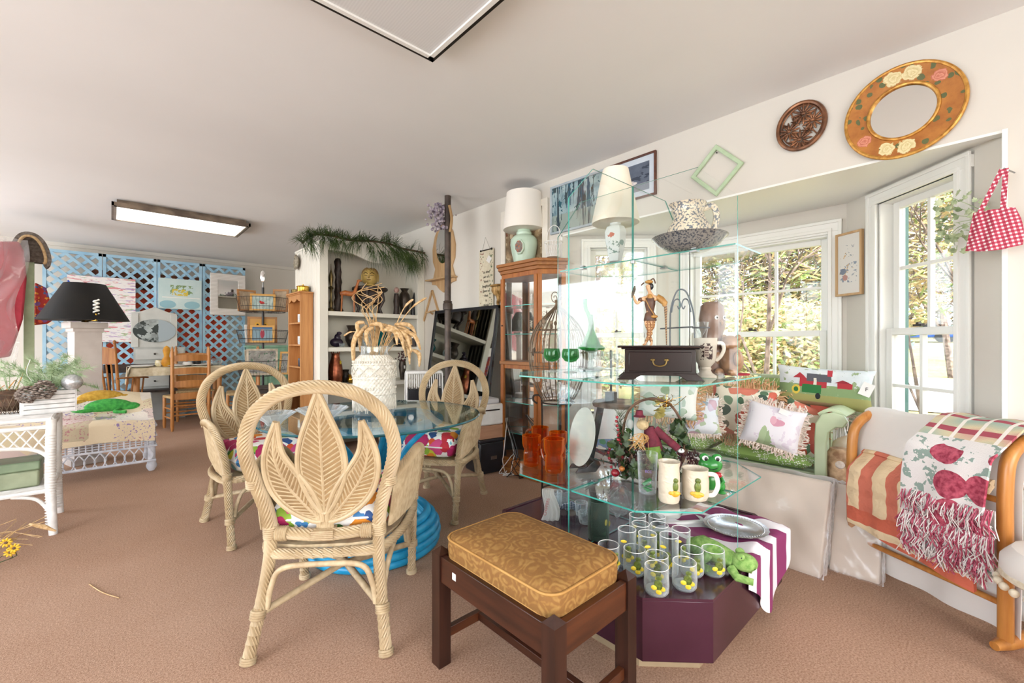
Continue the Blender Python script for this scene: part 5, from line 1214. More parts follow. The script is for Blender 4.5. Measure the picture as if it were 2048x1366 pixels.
part('body', MB().lathe(shell([(.034,0),(.038,.01),(.039,hh*.6),(.037,hh*.85),(.041,hh)], .004), 30), m_rel, root); frogdecal(root, .0405, .055, 1.2, .022)
p = onZ(1390, 996, z2); t_ = dep(p); k_ = t_/FPX; hh = 60*k_
root = thing('frog_mug', 'wide cream mug with loop handle and frog decal, in front of the green frog', 'mug', (p.x, p.y, z2), facing(p))
part('body', MB().lathe(shell([(.042,0),(.049,.015),(.050,hh*.6),(.046,hh*.9),(.049,hh)], .004), 30), m_rel, root); frogdecal(root, .0515, .045, 1.3, .008)
part('handle', MB().tube(smooth_path([(.046,0,hh*.85),(.072,0,hh*.82),(.080,0,hh*.5),(.066,0,hh*.2),(.046,0,hh*.15)], 6), .0065, 10, flat=1.3), M_('white_glaze', '#dedad2', rough=.25), root)
# green frog figurine
p = onZ(1420, 980, z2); k_ = dep(p)/FPX; m_frg = M_('frog_green', '#1f6b2c', '#3a8f3f', .2, sc=20)
root = thing('frog_figurine', 'glossy green ceramic frog with big eyes and a red spotted bow', 'figurine', (p.x, p.y, z2), facing(p)+.25)
part('body', MB().ell((0,0,.042), (.038,.034,.042), 18, 12), m_frg, root); part('head', MB().ell((0,-.006,.105), (.046,.036,.034), 20, 14), m_frg, root)
for s in (-1, 1):
    part('brow', MB().ell((s*.024,-.008,.134), (.019,.018,.017), 14, 10), m_frg, root)
    e = part('eye', MB().ell((s*.024,-.024,.134), (.012,.005,.011), 12, 8), m_white, root); part('pupil', MB().ell((s*.022,-.029,.133), (.007,.002,.008), 10, 6), m_black, e)
    part('thigh', MB().ell((s*.036,-.012,.024), (.018,.028,.022), 12, 8), m_frg, root); part('foot', MB().ell((s*.032,-.042,.007), (.017,.022,.007), 12, 6), m_frg, root)
    part('arm', MB().tube([(s*.034,-.01,.068),(s*.042,-.03,.045),(s*.022,-.038,.022)], .008, 8), m_frg, root)
    part('bow_loop', MB().ell((s*.02,-.034,.072), (.018,.009,.012), 12, 8), pic('red_spotted', '#a3202c', [('n', 120, .62, '#e6d6cc')], rough=.3), root)
part('smile', MB().tube(smooth_path([(-.028,-.033,.106),(0,-.043,.094),(.028,-.033,.106)], 6), .0013, 5), m_black, root)
# --- on the burgundy base ---
z3 = .2943
def decal(root, r, z, s=1.0, a=0.0):
    m_y = M_('frog_yellow', '#d1b52c', '#e0c93a', .4, sc=90); m_g = M_('frog_dark', '#3d4a1c', '#6b7a2c', .4, sc=120)
    q = lambda x, zz_: (r*sin(a+x*s/r), -r*cos(a+x*s/r), z+zz_*s)
    part('frog_print', MB().ell(q(.0,.004), (.010*s,.0015,.013*s), 10, 6).ell(q(.002,.020), (.007*s,.0015,.006*s), 8, 6), m_g, root, kind='stuff')
    part('flower_print', MB().ell(q(-.010,-.004), (.007*s,.0015,.006*s), 8, 5).ell(q(.010,-.006), (.007*s,.0015,.006*s), 8, 5).ell(q(.001,-.013), (.007*s,.0015,.006*s), 8, 5), m_y, root, kind='stuff')
LT = ['back left of the cluster under the glass shelf', 'back right of the cluster under the glass shelf', 'second from the left in the second row', 'second from the right in the second row', 'standing farthest to the left', 'in the middle of the cluster', 'right of the cluster middle', 'nearest the green plush frog']
T0 = None
for i, (u, v_) in enumerate(((1275,1030),(1314,1032),(1283,1050),(1321,1052),(1254,1058),(1295,1067),(1338,1070),(1362,1058))):
    p = onZ(u, v_, .434)
    if i in (2, 3): p = p+V((DX,DY,0))*.012
    lb = 'tall tumbler with yellow frog print, '+LT[i]
    if T0 is None:
        T0 = thing('frog_tumbler', lb, 'glass', (p.x, p.y, z3), facing(p), 'tall frog-print tumblers'); part('glass', MB().lathe(shell([(.031,0),(.033,.01),(.034,.14)], .0022), 28), m_cup, T0)
        decal(T0, .0345, .055, 1.4, .1); part('lily_print', MB().ell((-.012,-.0325,.105), (.012,.0015,.006), 10, 5), M_('frog_yellow', '#d1b52c'), T0)
        part('rim', MB().tube([(.0333*cos(q*pi/16), .0333*sin(q*pi/16), .140) for q in range(32)], .0012, 5, True), m_white, T0)
    else: dup(T0, (p.x, p.y, z3), facing(p)+(i*37 % 11-5)*.09, lb)
LS = ['at the left between the tall tumblers and the stool', 'in the middle row behind the front two', 'at the very front left above the platform corner', 'at the front beside the leftmost front one', 'behind the front right one', 'beside the green plush frog', 'half hidden behind the gold stool cushion']
S0 = None
for i, (u, v_) in enumerate(((1269,1096),(1314,1108),(1313,1131),(1369,1122),(1384,1098),(1426,1097),(1217,1088))):
    p = onZ(u, v_+1, .384); lb = 'short clear tumbler with frog print, '+LS[i]
    if S0 is None:
        S0 = thing('short_tumbler', lb, 'glass', (p.x, p.y, z3), facing(p), 'short frog-print tumblers'); part('glass', MB().lathe(shell([(.034,0),(.040,.008),(.042,.03),(.0395,.09)], .0025), 30), m_cup, S0)
        part('base', MB().lathe([(.001,.003),(.033,.003),(.036,.014),(.001,.014)], 24), m_crys, S0); decal(S0, .0425, .042, 1.4, .25)
        part('rim', MB().tube([(.0388*cos(q*pi/16), .0388*sin(q*pi/16), .090) for q in range(32)], .0012, 5, True), m_white, S0)
    else: dup(S0, (p.x, p.y, z3), facing(p)+(i*29 % 7-3)*.12, lb)
# striped cloth draped over the platform's right side
g = G('plum_stripes'); s_ = g.sep(g.co(distort=.05, dscale=4)); f = g.math('FRACT', g.math('MULTIPLY', g.math('ADD', s_[0], g.math('MULTIPLY', s_[1], .35)), 6.5)); m_str = g.fin(g.ramp(f, [(0, '#e4dfe2'), (.5, '#84305f')], 'CONSTANT'), .85)
def drape(i, j):
    x = -.30+.50*i; s = j*(.50+.12*sin(i*pi))
    wv = .006*sin(i*21)+.004*sin(i*9+j*7)
    if s < .38: return (x, .36-s, .010+wv+.012*sin(j*9+i*6)**2)
    d = s-.38; return (x+.03*sin(i*9), -.03-.012-.010*sin(i*16), .008-max(0, d-.01)*(.75+.35*sin(i*pi)))
single('striped_cloth', MB().grid(drape, 60, 40, th=.002), m_str, 'plum and white striped cloth draped over the platform edge', 'cloth', loc=(2.06, .64, z3+.002), ang=80)
p = onZ(1471, 1053, .335)
root = thing('pewter_plate', 'silver scalloped plate lying on the striped cloth', 'plate', (p.x, p.y, .322)); m_pew = M_('pewter', '#b8babb', '#d2d3d4', .25, .9, sc=30)
part('dish', MB().lathe([(.001,.002),(.080,0),(.092,.010),(.128,.016),(.131,.019),(.092,.014),(.08,.005),(.001,.006)], 72, wob=lambda a, i: 1+(.012*cos(24*a) if i in (3, 4) else 0)), m_pew, root)
bd = MB()
for k in range(60): bd.ell((.112*cos(k*pi/30), .112*sin(k*pi/30), .0175), (.004,.004,.0025), 6, 4)
part('beaded_border', bd, m_pew, root, kind='stuff')
# plush frog
m_plu = M_('green_plush', '#6f9a48', '#9dbf6e', .95, sc=60, bump=.9, bsc=500, bd=.004)
p = onZ(1450, 1140, z3); root = thing('plush_frog', 'green plush frog lying beside the short tumblers', 'stuffed toy', (p.x, p.y, z3), facing(p)); k_ = dep(p)/FPX
part('body', MB().tube([(-.13,.05,.045),(-.08,.04,.055),(-.03,.01,.055),(.03,-.01,.045)], [.028,.043,.04,.03], 16), m_plu, root)
part('head', MB().ell((.062,-.018,.052), (.046,.036,.032), 18, 12), m_plu, root)
for s in (-1, 1):
    e = part('brow', MB().ell((.05,-.018+s*.024,.078), (.016,.013,.013), 12, 8), m_plu, root); part('eye', MB().ell((.052,-.018+s*.033 if s < 0 else -.018+.036,.079), (.005,.004,.005), 8, 6), m_black, e)
    part('front_leg', MB().tube([(.02,s*.03-.01,.03),(.04,s*.05-.02,.015),(.09,s*.045-.03,.012)], [.017,.015,.012], 10), m_plu, root)
    part('hind_leg', MB().tube(smooth_path([(-.10,s*.03+.04,.04),(-.06,s*.065+.03,.055),(-.10,s*.07+.04,.018),(-.05,s*.08+.02,.014)], 4), .017, 10), m_plu, root)
part('mouth', MB().tube([(.094,-.045,.043),(.106,-.018,.041),(.094,.010,.043)], .0012, 4), m_black, root)
# odds and ends under the lower shelf
p = onZ(1197, 1075, z3); root = thing('green_vase', 'dark green glass cylinder with a clear rim beneath the lower shelf', 'vase', (p.x, p.y, z3)); k_ = dep(p)/FPX; hh = 75*k_
part('glass', MB().lathe(shell([(.045,0),(.046,.02),(.046,hh)], .003), 30), thin('smoke_green_glass', (.35,.45,.40,1), (.3,.4,.34,1), .5, diff=.15), root)
part('gilt_flowers', MB().ell((-.01,-.047,hh*.5), (.01,.001,.014), 8, 5).ell((.018,-.044,hh*.42), (.008,.001,.012), 8, 5), M_('dull_gilt', '#8a8440', '#a39c55', .5), root, kind='stuff')
m_film = thin('crumpled_film', (.93,.94,.95,1), (.85,.86,.88,1), .5, diff=.10, rough=.12, bump=1.0, bsc=30)
rng = random.Random(21)
def crumple(name, label, cat, c, r, seed, mat):
    rg = random.Random(seed); b = MB(); ph = [(rg.uniform(0,6.28), rg.choice((3,4,5,7)), rg.choice((2,3,4))) for _ in range(5)]
    def f(i, j):
        a = i*2*pi; b_ = (j-.5)*pi; q = 1+sum(.07*sin(n*a+p_)*cos(m*b_+p_) for p_, n, m in ph)
        return (r[0]*q*cos(b_)*cos(a), r[1]*q*cos(b_)*sin(a), r[2]+r[2]*q*sin(b_))
    b.grid(f, 36, 20); return single(name, b, mat, label, cat, loc=c, ang=25)
p = onZ(1240, 1030, z3); crumple('plastic_bag', 'crumpled clear plastic bag behind the dark green vase', 'plastic bag', (p.x, p.y, z3), (.07,.06,.07), 4, m_film)
p = onZ(1100, 1040, z3); root = thing('printed_bag', 'pale printed plastic bag standing on the platform behind the stool', 'plastic bag', (p.x, p.y, z3), facing(p))
b = MB(); b.grid(lambda i, j: ((i-.5)*.085*(1-.35*j)+.01*sin(j*5), -.012*cos((i-.5)*pi)-.004*sin(i*22+j*5), .15*j), 24, 16); b.grid(lambda i, j: ((.5-i)*.085*(1-.35*j)+.01*sin(j*5), .012*cos((i-.5)*pi), .15*j), 24, 16); part('bag', b, thin('milky_film', (.85,.86,.84,1), (.75,.76,.72,1), .5, diff=.45, rough=.15), root)
text('CHIPPERS', .020, TR(-.016,-.020,.07) @ RXm(pi/2) @ RZ(1.35), M_('print_red', '#8a4a48', rough=.5), root)
m_gng = G('navy_gingham'); s_ = m_gng.sep(m_gng.co()); q = m_gng.math('ADD', m_gng.math('GREATER_THAN', m_gng.math('SINE', m_gng.math('MULTIPLY', s_[0], 500)), 0), m_gng.math('GREATER_THAN', m_gng.math('SINE', m_gng.math('MULTIPLY', s_[2], 500)), 0)); m_gng = m_gng.fin(m_gng.ramp(m_gng.math('DIVIDE', q, 2), [(0, '#dfe4ea'), (.34, '#8fa0b4'), (.7, '#33465f')], 'CONSTANT'), .8)
p = onZ(1142, 1028, z3); single('gingham_napkin', MB().grid(lambda i, j: ((i-.5)*.10, -.02+.05*j, .012+.055*(1-j)*(.6+.4*sin(i*3))+.004*sin(i*15)), 20, 10, th=.003), m_gng, 'navy gingham napkin bundle behind the printed plastic bag', 'napkin', loc=(p.x, p.y, z3), rz=facing(p))
cg = None
for i, (u, v_) in enumerate(((1112,1015),(1126,1010),(1162,1030),(1170,1046))):
    p = onZ(u, v_, z3); lb = ['faceted clear glass behind the printed plastic bag', 'faceted clear glass next to the gingham napkin', 'faceted clear glass right of the gingham napkin', 'faceted clear glass against the dark green vase'][i]
    if cg is None: cg = lath('faceted_glass', lb, 'glass', (p.x, p.y, z3), shell([(.024,0),(.03,.03),(.034,.085)], .003), m_crys, 10, 'faceted glasses on the platform')
    else: dup(cg, (p.x, p.y, z3), i, lb, scale=(1,1,1-.12*i))
p = onZ(1365, 1040, z3+.02); root = thing('foam_tray', 'white foam tray between the tall tumblers and the silver plate', 'tray', (p.x+.02, p.y+.03, z3), facing(p)+.5)
part('tray', MB().ring(rrect(.10,.075,.02), rrect(.085,.06,.015), 0, .028).prism(rrect(.086,.061,.015), 0, .004), m_white, root)
# --- pedestal and black lamp base in the bay, behind the tower ---
p = W(1237, 800, 3.05); root = thing('pedestal', 'white drum pedestal with a bark-edged wooden top in the bay', 'pedestal', (p.x, p.y, 0)); zt = zat(803, 3.05)
part('drum', MB().lathe([(.17,0),(.17,zt-.03)], 40), m_white, root); part('bark_top', MB().lathe([(.001,zt-.03),(.18,zt-.03),(.185,zt-.01),(.175,zt),(.001,zt)], 30, wob=lambda a, i: 1+.02*sin(5*a)), m_bark, root)
p2 = W(1222, 800, 3.0); root = thing('lamp_stand', 'black square-based lamp post standing on the bark-topped pedestal', 'lamp stand', (p2.x, p2.y, zt))
part('foot', MB().bb(-.03,.03,-.03,.03,0,.075), m_black, root, bev=.004); part('post', MB().lathe([(.008,.07),(.008,.36)], 12), m_black, root)

# ================= green bench in the bay =================
m_grb = M_('sage_bench_paint', '#b0bd96', '#bdc9a6', .45, sc=6)
YA, YZ = .64, 1.66; XF, XK = 2.88, 3.36
root = thing('bench', 'sage green wooden bench with scrolled arms in the bay', 'bench', ((XF+XK)/2, (YA+YZ)/2, 0))
cx, cy = (XF+XK)/2, (YA+YZ)/2; hx, hy = (XK-XF)/2, (YZ-YA)/2
prof = [(0,0),(.055,0),(.055,.58),(.065,.655),(.10,.69),(.13,.69),(.15,.725),(.135,.755),(.085,.77),(.035,.755),(.005,.70),(0,.62)]
for s in (-1, 1):
    for x0 in (-hx, hx-.035):
        M = MX(((0,0,1,0),(s,0,0,s*hy),(0,1,0,0),(0,0,0,1)))
        part('arm_post', MB().prism(prof[::s], x0, x0+.035, M=M), m_grb, root, bev=.006)
    part('arm_top', MB().grid(lambda i, j, s=s: (-hx+.03+i*(2*hx-.06), s*(hy+.02+.11*j), .74+.03*sin(j*pi)), 6, 8, th=.018), m_grb, root)
    for k in range(4): part('arm_slat', MB().bb(-hx+.08+k*.09, -hx+.12+k*.09, s*(hy+.02)-.008, s*(hy+.02)+.008, .36, .735), m_grb, root, bev=.002)
    part('side_rail', MB().bb(-hx, hx, s*(hy+.027)-.012, s*(hy+.027)+.012, .33, .38), m_grb, root)
part('front_rail', MB().bb(-hx,-hx+.03,-hy,hy,.325,.40), m_grb, root, bev=.004); part('back_rail', MB().bb(hx-.03,hx,-hy,hy,.325,.39), m_grb, root); part('top_rail', MB().bb(hx-.02,hx+.012,-hy,hy,.87,.93), m_grb, root, bev=.008)
for k in range(6): part('seat_slat', MB().bb(-hx+.04+k*.068, -hx+.09+k*.068, -hy, hy, .395, .412), m_grb, root, bev=.003)
for k in range(14): y = -hy+.05+k*(2*hy-.1)/13; part('back_slat', MB().bb(hx-.012, hx+.006, y-.014, y+.014, .39, .875), m_grb, root)
g = G('dotted_green'); nn = g.vor(g.co(), 95); m_dot = g.fin(g.mix(g.math('MULTIPLY', g.math('LESS_THAN', nn.outputs['Distance'], .38), g.math('GREATER_THAN', g.noise(g.co(), 9, 1), .44)), '#8fae5e', '#eef0e4'), .85)
m_sts = stripes('green_stripe_cloth', [(0, '#8fa860'), (.42, '#e4e6cf'), (.5, '#8fa860'), (.8, '#c8d2a4'), (.85, '#8fa860')], 16, 0)
def pillow(name, label, c, w_, h, t, mat, yaw, tilt=18, roll=0, group=None, p=4, ear=.06, cat='cushion'):
    root = thing(name, label, cat, c, 0, group); root.matrix_world = TR(c) @ RZ(yaw) @ RXm(RAD(90-tilt)) @ RZ(RAD(roll))
    part('cover', MB().pillow(w_, h, t, 16, p, ear=ear), mat, root, ang=80); return root
def fringe(root, w_, h, n, L, mat, th=.0035, name='fringe', curl=1.0, seed=1):
    rg = random.Random(seed); b = MB()
    per = 2*(w_+h)
    for i in range(n):
        s = i/n*per; 
        if s < w_: q = V((-w_/2+s, -h/2, 0)); d = V((0,-1,0))
        elif s < w_+h: q = V((w_/2, -h/2+s-w_, 0)); d = V((1,0,0))
        elif s < 2*w_+h: q = V((w_/2-(s-w_-h), h/2, 0)); d = V((0,1,0))
        else: q = V((-w_/2, h/2-(s-2*w_-h), 0)); d = V((-1,0,0))
        r = lambda: V((rg.uniform(-1,1), rg.uniform(-1,1), rg.uniform(-1,1)))*L*.45*curl
        q = q*.96; b.tube([q, q+d*L*.55+r()*.6, q+d*L+r()], th, 4)
    part(name, b, mat, root, kind='stuff')
for i, (yc, L) in enumerate(((.93, .54), (1.45, .40))):
    o = pillow('seat_pad', ['green and white dotted seat pad at the near end of the green bench', 'green and white dotted seat pad at the far end of the green bench'][i], (3.10, yc, .458), L, .44, .09, m_dot, pi/2*0-pi/2, 90, 0, 'dotted seat pads on the green bench', p=6, ear=.02)
pillow('back_cushion', 'green and white striped back cushion along the green bench', (3.30, 1.18, .69), .88, .44, .10, m_sts, -pi/2, 8, 0, p=7, ear=.01)
m_frg1 = M_('tan_fringe', '#b5895e', '#d9b48c', .9, sc=50); m_frg2 = M_('pale_fringe', '#c9b5a6', '#e6d9cd', .9, sc=50)
m_coral = floral('coral_lily_fabric', '#ddd6c2', ['#c9604c', '#d47a64', '#bf5444'], ['#4d6b50', '#5f7d62', '#364f42', '#9fae94'], sc=8, thr=.5, lsc=15, lthr=.5, dist=.06)
farm = pic('farm_scene', [5, [(.3, '#b9c2c6'), (.7, '#dde0df')]], [('r', -.3, .3, -.3, .015, '#7d9468'), ('n', 24, .6, '#8fa07a'), ('r', -.3, .3, -.3, -.045, '#93915a'), ('r', -.3, .1, -.3, -.085, '#8c7556'), ('r', -.115, .02, .0, .05, '#a5353c'), ('t', -.115, .035, .05, .085, '#a5353c'), ('r', -.08, .04, .035, .08, '#55565c'), ('r', .02, .045, .07, .11, '#b03a44'), ('r', .07, .14, .005, .035, '#a5353c'), ('t', .095, .04, .035, .055, '#8a2e36'), ('r', -.10, -.005, -.035, .015, '#2f6b3a'), ('e', -.13, -.02, .022, .028, '#c9b24a'), ('e', -.13, -.02, .012, .015, '#2f6b3a'), ('e', -.02, -.05, .012, .018, '#26282a'), ('r', -.045,-.03,.015,.055,'#cfcabb')], ax=(0, 1), rough=.85, dist=.006, dsc=40, bump=.2)
f0 = facing((3.1, 1.0, 0))
c = W(1646, 776, 2.62); o = pillow('throw_pillow', 'throw pillow woven with red barns and a green tractor, on the bench arm', c, .46, .235, .11, farm, facing(c), 8, -3)
part('paper_tag', MB().box((.20,.01,.06), (.055,.075,.001), -.35), m_white, o, label='white paper tag'); text('F', .03, TR(.20,.01,.0615), m_ink, o)
c = W(1487, 823, 2.78); o = pillow('throw_pillow', 'coral lily throw pillow with long tan fringe at the middle of the bench', c, .37, .31, .14, m_coral, facing(c), 14, -4); fringe(o, .37, .31, 230, .055, m_frg1, seed=2)
c = W(1600, 858, 2.62); o = pillow('throw_pillow', 'coral lily and striped throw pillow with tan fringe against the bench arm', c, .22, .32, .13, m_coral, facing(c)+.5, 14, -22); fringe(o, .22, .32, 170, .05, m_frg1, seed=3)
tul = pic('tulip_print', '#dad6da', [('e', .035, .035, .034, .024, '#c78fa0'), ('e', .015, .045, .016, .024, '#d3a3b0'), ('t', .0, .06, -.11, -.02, '#8fa37c'), ('n', 14, .6, '#cfc5cf'), ('e', -.02, -.05, .015, .05, '#9fb08a')], ax=(0, 1), dist=.03, dsc=15, bump=.15)
c = W(1545, 853, 2.50); o = pillow('throw_pillow', 'pink tulip throw pillow with pale looped fringe in front on the bench', c, .28, .235, .11, tul, facing(c), 20, -12); fringe(o, .28, .235, 220, .034, m_frg2, seed=4)
part('paper_tag', MB().box((.04,.085,.058), (.05,.03,.001), -.2), m_white, o)
c = W(1385, 832, 2.72); o = pillow('throw_pillow', 'pale hummingbird throw pillow seen through the glass tower', c, .30, .22, .12, floral('hummingbird_print', '#d5dbe2', ['#c7a9b6', '#b9c4a2', '#c9bfd0'], ['#9fb49a', '#8fa0ad'], sc=11, thr=.4, lsc=18, lthr=.4), facing(c), 16, 3); fringe(o, .30, .22, 170, .03, m_frg2, seed=5)
c = W(1335, 800, 2.70); o = pillow('throw_pillow', 'white and green leaf print throw pillow farthest along the bench', c, .34, .22, .12, floral('leaf_print', '#dfe2dc', ['#cfd8d2', '#b5c7b4'], ['#8faa8c', '#a9bcb0'], sc=9, thr=.4, lsc=14, lthr=.45), facing(c), 10, -3); fringe(o, .34, .22, 150, .04, m_frg1, seed=6)
c = W(1622, 820, 2.66); o = pillow('throw_pillow', 'pale fringed pillow lying under the farm scene pillow', c, .26, .14, .10, m_coral, facing(c), 45, 4); fringe(o, .34, .14, 150, .05, m_frg2, seed=7)
c = W(1668, 885, 2.62)
b = MB(); rg = random.Random(4)
for i in range(130): x = rg.uniform(-.05,.05); b.tube([(x,rg.uniform(-.01,.01),.12),(x*1.2+rg.uniform(-.01,.01),rg.uniform(-.02,.0),.03),(x*1.4+rg.uniform(-.02,.02),rg.uniform(-.02,.01),-.09-rg.uniform(0,.04))], .003, 4)
root = thing('tasselled_throw', 'white tasselled throw hanging behind the bench arm', 'throw', (c.x, c.y, c.z), facing(c)); part('tassels', b, m_white, root, kind='stuff'); part('cloth', MB().grid(lambda i, j: (-.07+.14*i, .02*sin(i*6), .11+.10*j), 10, 4, th=.008), m_white, root)
c = W(1680, 925, 2.42); root = thing('bolster', 'tan bark-print bolster roll standing between bench and quilt rack', 'bolster', (c.x, c.y, 0), facing(c))
part('roll', MB().lathe([(.001,.0),(.055,.0),(.06,.02),(.06,zat(900,2.42)-.02),(.045,zat(897,2.42)),(.001,zat(898,2.42))], 24), M_('bark_print', '#8f6a4c', '#d3b08c', .8, sc=22, bump=.4, bsc=40), root)
part('end_knot', MB().ell((0,-.06,zat(925,2.42)), (.022,.012,.022), 12, 8), m_frg2, root)
c = W(1690, 880, 2.6); single('bolster', MB().ell((0,0,0), (.10,.075,.05), 20, 12, rot=RYm(-.5)), M_('cream_cushion', '#d9b58c', '#eadfce', .8, sc=8), 'plump cream and tan cushion wedged behind the quilt rack end', 'bolster', loc=(c.x, c.y, c.z-.02), rz=facing(c))

# ================= foam mattresses in plastic =================
m_foam = M_('foam_cover', '#d2c0ae', '#dccbb9', .85, sc=3, bump=.15, bsc=60)
m_wrap = thin('mattress_wrap', (.97,.97,.97,1), (.93,.92,.92,1), .5, diff=.14, rough=.18, bump=1.0, bsc=9)
def mattress(label, xb, ya, L, xt, H_, th, seed):
    ang_ = math.atan2(xt-xb, H_); HH = sqrt(H_**2+(xt-xb)**2)
    root = thing('foam_mattress', label, 'mattress', (xb, ya+L/2, 0), 0, 'plastic-wrapped foam mattresses'); M = RYm(ang_)
    b = MB(); P = rrect(th/2, HH/2, .025, 4); b.prism(P, -L/2, L/2, M=M @ TR(th/2, 0, HH/2) @ RXm(pi/2)); part('foam', b, m_foam, root, ang=50, bev=.008)
    rg = random.Random(seed); ph = [rg.uniform(0,6.28) for _ in range(8)]
    def wr(i, j):
        y = -L/2-.02+(L+.04)*i; z = j*(HH+.012)
        return M @ V((-.007-.007*(1+sin(y*23+z*9+ph[0]))-.005*sin(y*41-z*31+ph[1])-.006*abs(sin(y*7+z*17+ph[2])), y, z))
    w1 = MB().grid(wr, 90, 30); w1.grid(lambda i, j: M @ V((-.012+(th+.02)*j, -L/2-.012-.005*sin(i*20+j*9), i*(HH+.01))), 24, 6); w1.grid(lambda i, j: M @ V((-.012+(th+.02)*j, -L/2-.02+(L+.04)*i, HH+.012+.004*sin(i*50))), 60, 4)
    part('plastic_wrap', w1, m_wrap, root, ang=80); return root
mattress('long foam mattress in clear plastic leaning on the front of the bench', 2.53, .54, 1.25, 2.76, .43, .085, 1)
mattress('shorter foam mattress in clear plastic leaning behind the long one, nearer the quilt rack', 2.66, .345, .85, 2.80, .385, .07, 2) if 0 else mattress('foam mattress in cloudy plastic, right of and behind the long one', 2.67, .335, .20, 2.84, .405, .075, 2)

# ================= quilt rack =================
qo = V((2.595, -.135, 0)); qa = RAD(58.4); QL = .60
m_rack = wood('honey_rack_wood', '#a8662a', '#c98a45', 2, .35)
root = thing('quilt_rack', 'honey-coloured bentwood quilt rack before the bay opening', 'quilt rack', qo, qa)
for x in (0, QL):
    A = smooth_path([(x,.15,.03),(x,.15,.30),(x,.15,.62),(x,.115,.735),(x,0,.785),(x,-.115,.735),(x,-.15,.62),(x,-.15,.30),(x,-.15,.03)], 6)
    part('end_arch', MB().tube(A, .023, 10), m_rack, root); part('foot', MB().tube([(x,-.185,.018),(x,-.15,.024),(x,0,.03),(x,.15,.024),(x,.205,.018)], [.016,.026,.026,.026,.016], 10), m_rack, root)
for y, z in ((0,.765),(.145,.55),(-.145,.55),(.14,.16)): part('rail', MB().tube([(0,y,z),(QL,y,z)], .012, 10), m_rack, root)
def hang(yf, z0, zb, x0, x1, wv, amp, nx=50, nz=40, yb_=-.05, seed=0, skew=0.0, top=.79, bulge=.0):
    def f(i, j):
        x = x1+(x0-x1)*i; zz_ = zb if not callable(zb) else zb(i)
        s = j
        if s < .15: q = s/.15; return (x, yb_*(1-q)+yf*.45*q, top+.012*sin(q*pi)+.004*sin(i*wv))
        q = (s-.15)/.85; y = yf*.45+(yf*.55)*min(1, q*4)+amp*sin(i*wv+q*3+seed)*q+bulge*sin(q*pi)
        return (x+skew*q, y, top-.002-(top-zz_)*q)
    return f
m_sheet = M_('linen_sheet', '#d9d2ca', '#e6e0d9', .9, sc=2, bump=.25, bsc=30, bd=.004)
def cloth(name, label, cat, fn, nx, nz, mat, th, **k):
    r = thing(name, label, cat, qo, qa); part('cloth', MB().grid(fn, nx, nz, th=th), mat, r, ang=80); return r
cloth('linen_sheet', 'plain off-white linen sheet hanging to the floor over the quilt rack', 'sheet', hang(.10, 0, lambda i: .04, -.02, QL+.02, 17, .010, top=.80), 60, 40, m_sheet, .003)
g = G('coral_quilt'); v = g.co(distort=.05, dscale=9); s_ = g.sep(v)
st = g.math('FRACT', g.math('MULTIPLY', s_[0], 8.5)); sz = g.math('FRACT', g.math('ADD', g.math('MULTIPLY', s_[2], 9), .3))
low = g.math('LESS_THAN', s_[2], .36)
a1 = g.ramp(st, [(0, '#c9705a'), (.5, '#e3c9a2')], 'CONSTANT'); a2 = g.ramp(sz, [(0, '#c8654c'), (.66, '#e6cda6')], 'CONSTANT')
q = g.math('ADD', g.math('SINE', g.math('MULTIPLY', s_[0], 60)), g.math('SINE', g.math('MULTIPLY', s_[2], 70))); g.bump(g.math('ADD', q, g.math('MULTIPLY', g.noise(g.co(), 30, 3), 3)), .6, .006)
m_quilt = g.fin(g.mix(low, a1, a2), .9)
cloth('patchwork_quilt', 'coral and cream patchwork quilt folded over the quilt rack', 'quilt', hang(.195, 0, lambda i: .26-.07*i, .06, QL-.03, 13, .008, top=.60, yb_=.13), 60, 40, m_quilt, .022)
g = G('pomegranate_throw'); v = g.co(); s_ = g.sep(v)
nn = g.vor(g.co(distort=.03, dscale=12), 8.5); leafn = g.noise(v, 22, 3, .6)
c0 = g.mix(g.math('GREATER_THAN', leafn, .58), '#dcd6d2', '#8a9c92'); c0 = g.mix(g.math('MULTIPLY', g.math('LESS_THAN', nn.outputs['Distance'], .48), g.math('LESS_THAN', g.sep(nn.outputs['Color'])[0], .75)), c0, g.ramp(g.noise(v, 60, 2), [(.35, '#8c2a40'), (.65, '#c25a6c')]))
px1 = g.math('FRACT', g.math('MULTIPLY', s_[0], 14)); px2 = g.math('FRACT', g.math('MULTIPLY', s_[1], 14)); pl = g.mix(g.math('LESS_THAN', px1, .18), g.mix(g.math('LESS_THAN', px2, .3), g.ramp(g.noise(v, 5, 1), [(.4, '#9fb0a0'), (.5, '#cfc09c'), (.6, '#c78a86')]), '#a34a56'), '#e6ded4')
g.bump(g.noise(v, 260, 2), .4, .004); m_pom = g.fin(g.mix(g.math('GREATER_THAN', s_[2], .765), c0, pl), .95)
tr = cloth('woven_throw', 'pomegranate-patterned fringed throw with plaid top on the quilt rack', 'throw', hang(.235, 0, lambda i: .40-.06*sin(i*3), -.03, .255, 11, .012, top=.825, yb_=-.04, skew=.04, bulge=.02), 40, 40, m_pom, .008)
m_fp = M_('crimson_fringe', '#9c2f48', '#c4687c', .9, sc=60); m_fw = M_('cream_fringe', '#d9cfc9', '#e8e2dd', .9, sc=60)
